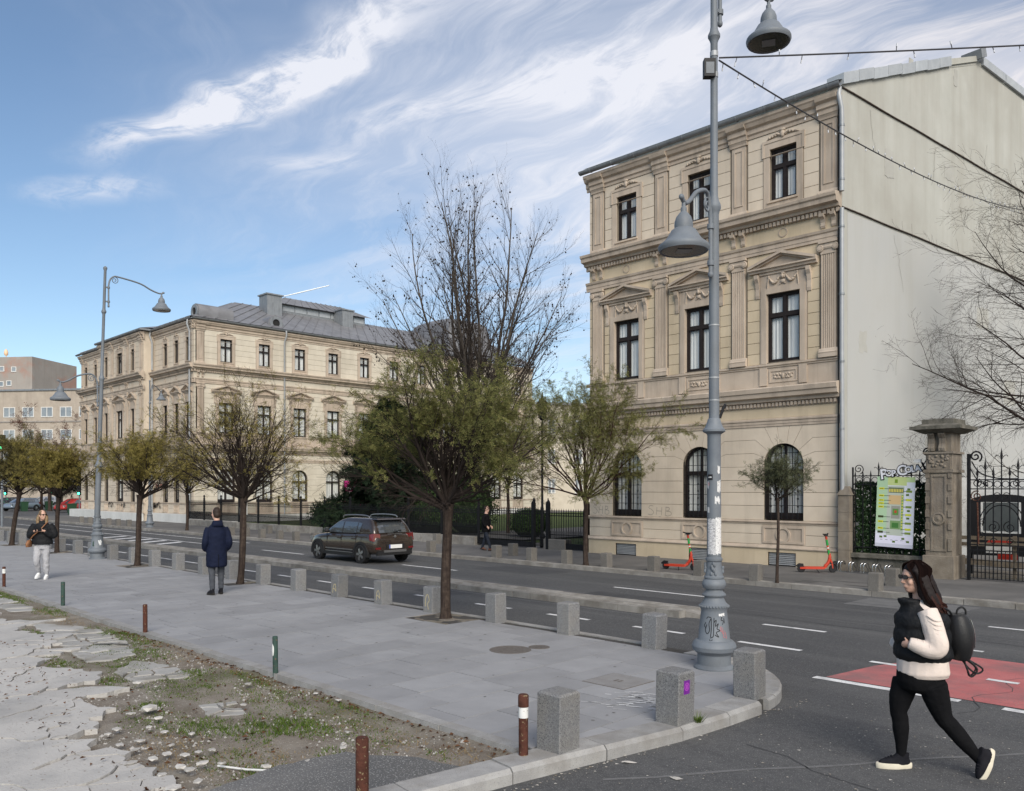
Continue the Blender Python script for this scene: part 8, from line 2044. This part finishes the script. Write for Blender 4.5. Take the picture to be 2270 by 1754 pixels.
# backpack (a thing of its own, carried)
bp = empty('backpack', (wx, wy, -.12), RZW, None, 'small black backpack with hanging straps on the back of the woman crossing', 'backpack')
b = MB(); rows = []
for j in range(13):
    t = j/12; z_ = .935+.375*t; ax = .115*math.sin(math.pi*(.12+.72*t))**.55; ay = .145*math.sin(math.pi*(.14+.70*t))**.45; rows.append((-.425+.035*t, .02, z_, ax, ay))
ells(b, rows, 22); remesh(b, 'bag', M['bagblk'], bp, .010, 4)
MB().tube(curve([(-.40,.02,1.30),(-.41,.02,1.345),(-.445,.02,1.365),(-.475,.02,1.34),(-.475,.02,1.29)],4), .009, 6).build('handle', M['bagblk'], bp, smooth=60)
MB().tube(curve([(-.482,.085,1.27),(-.505,.085,1.20),(-.517,.085,1.12),(-.513,.085,1.04)],5), .005, 5).build('zip', M['chrome'], bp, smooth=60)
for k_, (x1_, z1_, y_) in enumerate(((-.50,.80,.06),(-.56,.82,.03),(-.53,.79,-.02))):
    MB().tube(curve([(-.44,y_,.95),(-.46-.02*k_,y_,.88),(x1_,y_,z1_),(x1_-.05,y_,.86),(-.47,y_,.945)],5), .008, 6).build('hanging_strap', M['bagblk'], bp, smooth=60)
for sy in (-1,1): MB().tube(curve([(-.335,sy*.08,1.30),(-.30,sy*.10,1.345),(-.24,sy*.115,1.375)],4), .009, 6).build('shoulder_strap', M['bagblk'], bp, smooth=60)
# ------------------------------------------------------------------ man in navy coat walking away
mx_, my_ = -16.83, 7.96
m1 = empty('person', (mx_, my_, 0), R(168), None, 'man in long navy hooded coat and grey jeans walking away on the near pavement', 'person', 'pedestrians')
b = MB(); Mh = head(b, (.02,0,1.70), 1.02, .75, R(3)); limb(b, [(.0,0,1.63,.06),(-.01,0,1.55,.06),(-.01,0,1.46,.09)]); ells(b, [(-.01,0,1.3,.11,.19),(-.01,0,1.42,.08,.15)])
for sy in (-1,1):
    limb(b, [(-.01,sy*.15,1.40,.05),(-.05,sy*.22,1.18,.042),(.05,sy*.20,.98,.034)]); hand(b, (.07,sy*.20,.97), (.6,-sy*.2,-.5), (0,0,1), 1, 1.2)
remesh(b, 'body', M['skin'], m1, .012, 4)
b = MB(); b.ell((0,0,1.735), (.100,.082,.105), 16, 11); b.ell((-.03,0,1.68), (.075,.078,.085), 14, 9); remesh(b, 'hair', M['hair_br'], m1, .011, 4, disp=.004, dscale=40)
b = MB(); rows = [(.0,0,.58,.150,.195),(-.0,0,.62,.165,.215),(0,0,.80,.165,.215),(0,0,1.0,.155,.205),(0,0,1.15,.15,.205),(-.005,0,1.30,.14,.205),(-.01,0,1.40,.12,.185),(-.01,0,1.47,.09,.12),(0,0,1.54,.07,.08)]
ells(b, rows, 26)
for sy in (-1,1): limb(b, [(-.01,sy*.165,1.40,.070),(-.03,sy*.215,1.28,.068),(-.06,sy*.245,1.12,.066),(-.02,sy*.25,1.02,.062),(.07,sy*.215,.94,.055)])
ells(b, [(-.06,0,1.44,.11,.12),(-.09,0,1.50,.085,.11),(-.07,0,1.56,.06,.10)], 18)
remesh(b, 'coat', M['navy'], m1, .013, 4, disp=.006, dscale=12)
MB().box(-.172,-.163,-.005,.005,.60,.85).build('back_vent', M['leggings'], m1)
b = MB(); ells(b, [(0,0,.70,.12,.16),(0,0,.86,.13,.17)]); limb(b, [(0,.095,.80,.095),(.01,.10,.52,.072),(-.02,.10,.48,.068),(-.05,.10,.15,.055),(-.055,.10,.10,.055)]); limb(b, [(0,-.095,.80,.095),(.05,-.10,.52,.072),(.06,-.10,.48,.068),(.05,-.10,.15,.055),(.05,-.10,.10,.055)])
remesh(b, 'jeans', M['jeans'], m1, .012, 4, disp=.007, dscale=20)
shoe(m1, (-.06,.10,.0), .3, R(6), 'shoeblk', 'sole_dk', .29); shoe(m1, (.045,-.10,.0), -.12, 0, 'shoeblk', 'sole_dk', .29)
# ------------------------------------------------------------------ woman on the left looking aside
lx_, ly_ = -22.71, 6.27
w2 = empty('person', (lx_, ly_, 0), R(-35), None, 'woman in black puffer jacket and grey sweatpants holding a phone on the near pavement', 'person', 'pedestrians')
b = MB(); Mh = head(b, (.02,0,1.575), .96, 1.0, 0); limb(b, [(.0,0,1.51,.05),(-.01,0,1.44,.05),(-.01,0,1.36,.08)]); ells(b, [(-.01,0,1.22,.10,.16),(-.01,0,1.36,.07,.12)])
for sy in (-1,1): limb(b, [(0,sy*.16,1.32,.045),(.04,sy*.22,1.12,.04),(.20,sy*.10,1.20,.03)]); hand(b, (.20,sy*.10,1.20), (.5,-sy*.9,.05), (0,0,1), .95, 1.0)
remesh(b, 'body', M['skin'], w2, .010, 4); glasses(w2, Mh, .028, .017)
b = MB(); b.ell((.0,0,1.60), (.098,.086,.108), 16, 11); limb(b, [(-.04,.02,1.6,.075),(-.06,.02,1.48,.075),(-.06,.02,1.38,.05)]); limb(b, [(.0,-.07,1.58,.04),(.05,-.085,1.46,.045),(.075,-.075,1.34,.032)]); limb(b, [(-.02,.07,1.58,.04),(.01,.10,1.46,.042),(.05,.085,1.36,.026)])
remesh(b, 'hair', M['hair_bl'], w2, .011, 4, disp=.006, dscale=26)
b = MB(); rows = []
for j in range(19): t = j/18; q = .010*abs(math.sin(t*math.pi*4)); rows.append((0,0,.86+.52*t,(.175-.04*t)+q,(.235-.05*t-(max(0,t-.8))*.3)+q))
ells(b, rows, 24); ells(b, [(-.01,0,1.34,.10,.12),(0,0,1.40,.095,.105),(0,0,1.44,.09,.10)], 18)
for sy in (-1,1): limb(b, [(0,sy*.16,1.33,.085),(.0,sy*.24,1.22,.085),(.02,sy*.27,1.08,.085),(.10,sy*.20,1.10,.072),(.18,sy*.11,1.18,.055)])
remesh(b, 'jacket', M['puffer'], w2, .012, 3, disp=.006, dscale=16)
b = MB(); ells(b, [(0,0,.74,.13,.17),(0,0,.90,.13,.17)]); limb(b, [(0,.09,.82,.10),(.03,.09,.48,.078),(.0,.09,.22,.068),(-.02,.09,.13,.05),(-.02,.09,.10,.045)]); limb(b, [(0,-.09,.82,.10),(.12,-.09,.50,.080),(.05,-.09,.30,.066),(-.02,-.09,.18,.05),(-.03,-.09,.15,.045)])
remesh(b, 'sweatpants', M['sweats'], w2, .012, 4, disp=.010, dscale=14)
shoe(w2, (-.02,.09,0), .1, 0, 'white_shoe', 'white_shoe', .26); shoe(w2, (-.03,-.09,.045), -.1, R(8), 'white_shoe', 'white_shoe', .26)
ph_ = empty('phone', (lx_, ly_, 0), R(-35), None, 'dark phone held by the woman in the black puffer jacket', 'phone'); MB().box(.26,.272,-.075,.075,1.19,1.265).build('case', M['lens'], ph_)
hb = empty('handbag', (lx_, ly_, 0), R(-35), None, 'brown handbag with tan strap at the hip of the woman with the phone', 'handbag')
b = MB(); ells(b, [(.10,-.27,.80,.14,.05),(.10,-.27,.88,.15,.06),(.10,-.26,.94,.11,.05),(.10,-.26,.97,.05,.04)], 18); remesh(b, 'bag', M['tan'], hb, .011, 3)
MB().tube(curve([(.12,-.25,.95),(.20,-.14,1.08),(.21,0,1.2),(.14,.10,1.34),(.0,.13,1.42)],5), .012, 6).build('strap', M['tan'], hb, smooth=60)
# ------------------------------------------------------------------ man in black by the fence
m2 = empty('person', (-23.9, 22.31, ZF), R(25), None, 'man in black coat and sunglasses walking past the iron fence', 'person', 'pedestrians')
b = MB(); Mh = head(b, (.03,0,1.62), 1.0, -.4, 0); limb(b, [(.01,0,1.55,.055),(0,0,1.42,.08)]); ells(b, [(0,0,1.25,.10,.17),(0,0,1.38,.08,.14)])
for sy in (-1,1): limb(b, [(0,sy*.17,1.36,.05),(-.02,sy*.22,1.12,.045),(.12,sy*.19,.95,.034)]); hand(b, (.12,sy*.19,.95), (.5,0,-.6), (0,0,1), 1, 1.0)
remesh(b, 'body', M['skin'], m2, .013, 3); glasses(m2, Mh)
b = MB(); b.ell((0,0,1.655), (.098,.08,.10), 14, 10); remesh(b, 'hair', M['hair_br'], m2, .013, 3)
b = MB(); ells(b, [(0,0,.74,.16,.19),(0,0,.95,.16,.20),(0,0,1.2,.15,.21),(0,0,1.36,.11,.18),(0,0,1.45,.07,.09)], 22)
for sy in (-1,1): limb(b, [(0,sy*.17,1.36,.08),(-.04,sy*.235,1.15,.075),(.04,sy*.22,1.0,.066),(.11,sy*.20,.96,.055)])
remesh(b, 'coat', M['leggings'], m2, .014, 4, disp=.006, dscale=12)
b = MB(); ells(b, [(0,0,.72,.11,.15),(0,0,.86,.12,.16)]); limb(b, [(0,.08,.80,.09),(-.08,.09,.48,.07),(-.20,.09,.14,.052),(-.21,.09,.10,.05)]); limb(b, [(0,-.08,.80,.09),(.10,-.09,.48,.07),(.20,-.09,.14,.052),(.20,-.09,.10,.05)])
remesh(b, 'jeans', M['jeansdk'], m2, .013, 4, disp=.006, dscale=18)
shoe(m2, (-.21,.09,.03), 0, R(14), 'brownshoe', 'sole_dk', .28); shoe(m2, (.20,-.09,0), 0, R(-4), 'brownshoe', 'sole_dk', .28)
# ================================================================== litter
rl_ = random.Random(12)
for (px, py, l_, t_) in ((1500,1728,.13,'on the asphalt near the bottom edge'),(1393,1692,.14,'on the asphalt below the corner kerb')):
    x_, y_ = gpx(px, py, -.12); b = MB(); n_ = 9
    b.add([(l_*.5*math.cos(2*math.pi*j/n_)*rl_.uniform(.7,1.1), l_*.22*math.sin(2*math.pi*j/n_)*rl_.uniform(.6,1.1), .006+.012*rl_.random()) for j in range(n_)]+[(0,0,.02)], [(j,(j+1) % n_,n_) for j in range(n_)])
    o = b.build('paper_litter', M['rubble'], None, (x_, y_, -.12), rl_.uniform(0,3)); tag(o, 'crumpled pale scrap %s' % t_, 'litter')
x_, y_ = gpx(545, 1693); o = MB().tube([(-.30,0,.01),(.0,.01,.02),(.24,0,.05)], .009, 6).build('plastic_stick', M['whitepaint'], None, (x_, y_, zd(x_, y_)+.01), R(20)); tag(o, 'thin white and red stick lying on the dirt', 'litter')
MB().tube([(.24,0,.05),(.32,0,.06)], .0095, 6).build('red_tip', M['redmark'], o)
V = []
for i in range(420):
    px, py = rl_.uniform(1120,2270), rl_.uniform(1560,1754); x_, y_ = gpx(px, py, -.12)
    if x_ < -4.1+.2*(y_ < 5): continue
    s_ = abs(rl_.gauss(0,.006))+.003; a = rl_.uniform(0,6)
    V += [(x_+s_*math.cos(a+k_*2.1), y_+s_*math.sin(a+k_*2.1), -.113) for k_ in range(3)]
for i in range(160):
    t = rl_.random(); y_ = 4.3+4.6*t; x_ = -4.30-.06*math.sin(t*3)+abs(rl_.gauss(0,.07)) + (-.35*(1-t)**2); s_ = rl_.uniform(.004,.02); a = rl_.uniform(0,6)
    V += [(x_+s_*math.cos(a+k_*2.1), y_+s_*math.sin(a+k_*2.1), -.112) for k_ in range(3)]
M['grit'] = leafmat('grit', (0.24,0.20,0.15), (0.62,0.60,0.55), .05)
o = np_mesh('grit', V, np.arange(len(V)).reshape(-1,3), M['grit']); tag(o, 'fine pale grit and leaf bits on the asphalt', 'grit', kind='stuff')
V = []
for i in range(900):
    x_, y_ = rl_.uniform(-14,-5), rl_.uniform(2.3,5.0)
    if rl_.random() < .3: y_ = 5.0-abs(rl_.gauss(0,.12))
    s_ = rl_.uniform(.012,.035); a = rl_.uniform(0,6.3); z_ = (zd(x_, y_) if not pip((x_, y_), plaza_edge) else .006)+.006; d1, d2 = rl_.uniform(0,.02), rl_.uniform(0,.02)
    V += [(x_-s_*math.cos(a), y_-s_*math.sin(a), z_), (x_+s_*.4*math.sin(a), y_-s_*.4*math.cos(a), z_+d1), (x_+s_*math.cos(a), y_+s_*math.sin(a), z_), (x_-s_*.4*math.sin(a), y_+s_*.4*math.cos(a), z_+d2)]
M['deadleaf'] = leafmat('dead_leaf', (0.07,0.035,0.02), (0.17,0.09,0.05), .15)
o = np_mesh('fallen_leaves', V, np.arange(len(V)).reshape(-1,4), M['deadleaf']); tag(o, 'small brown fallen leaves on the waste ground', 'fallen leaves', kind='stuff')
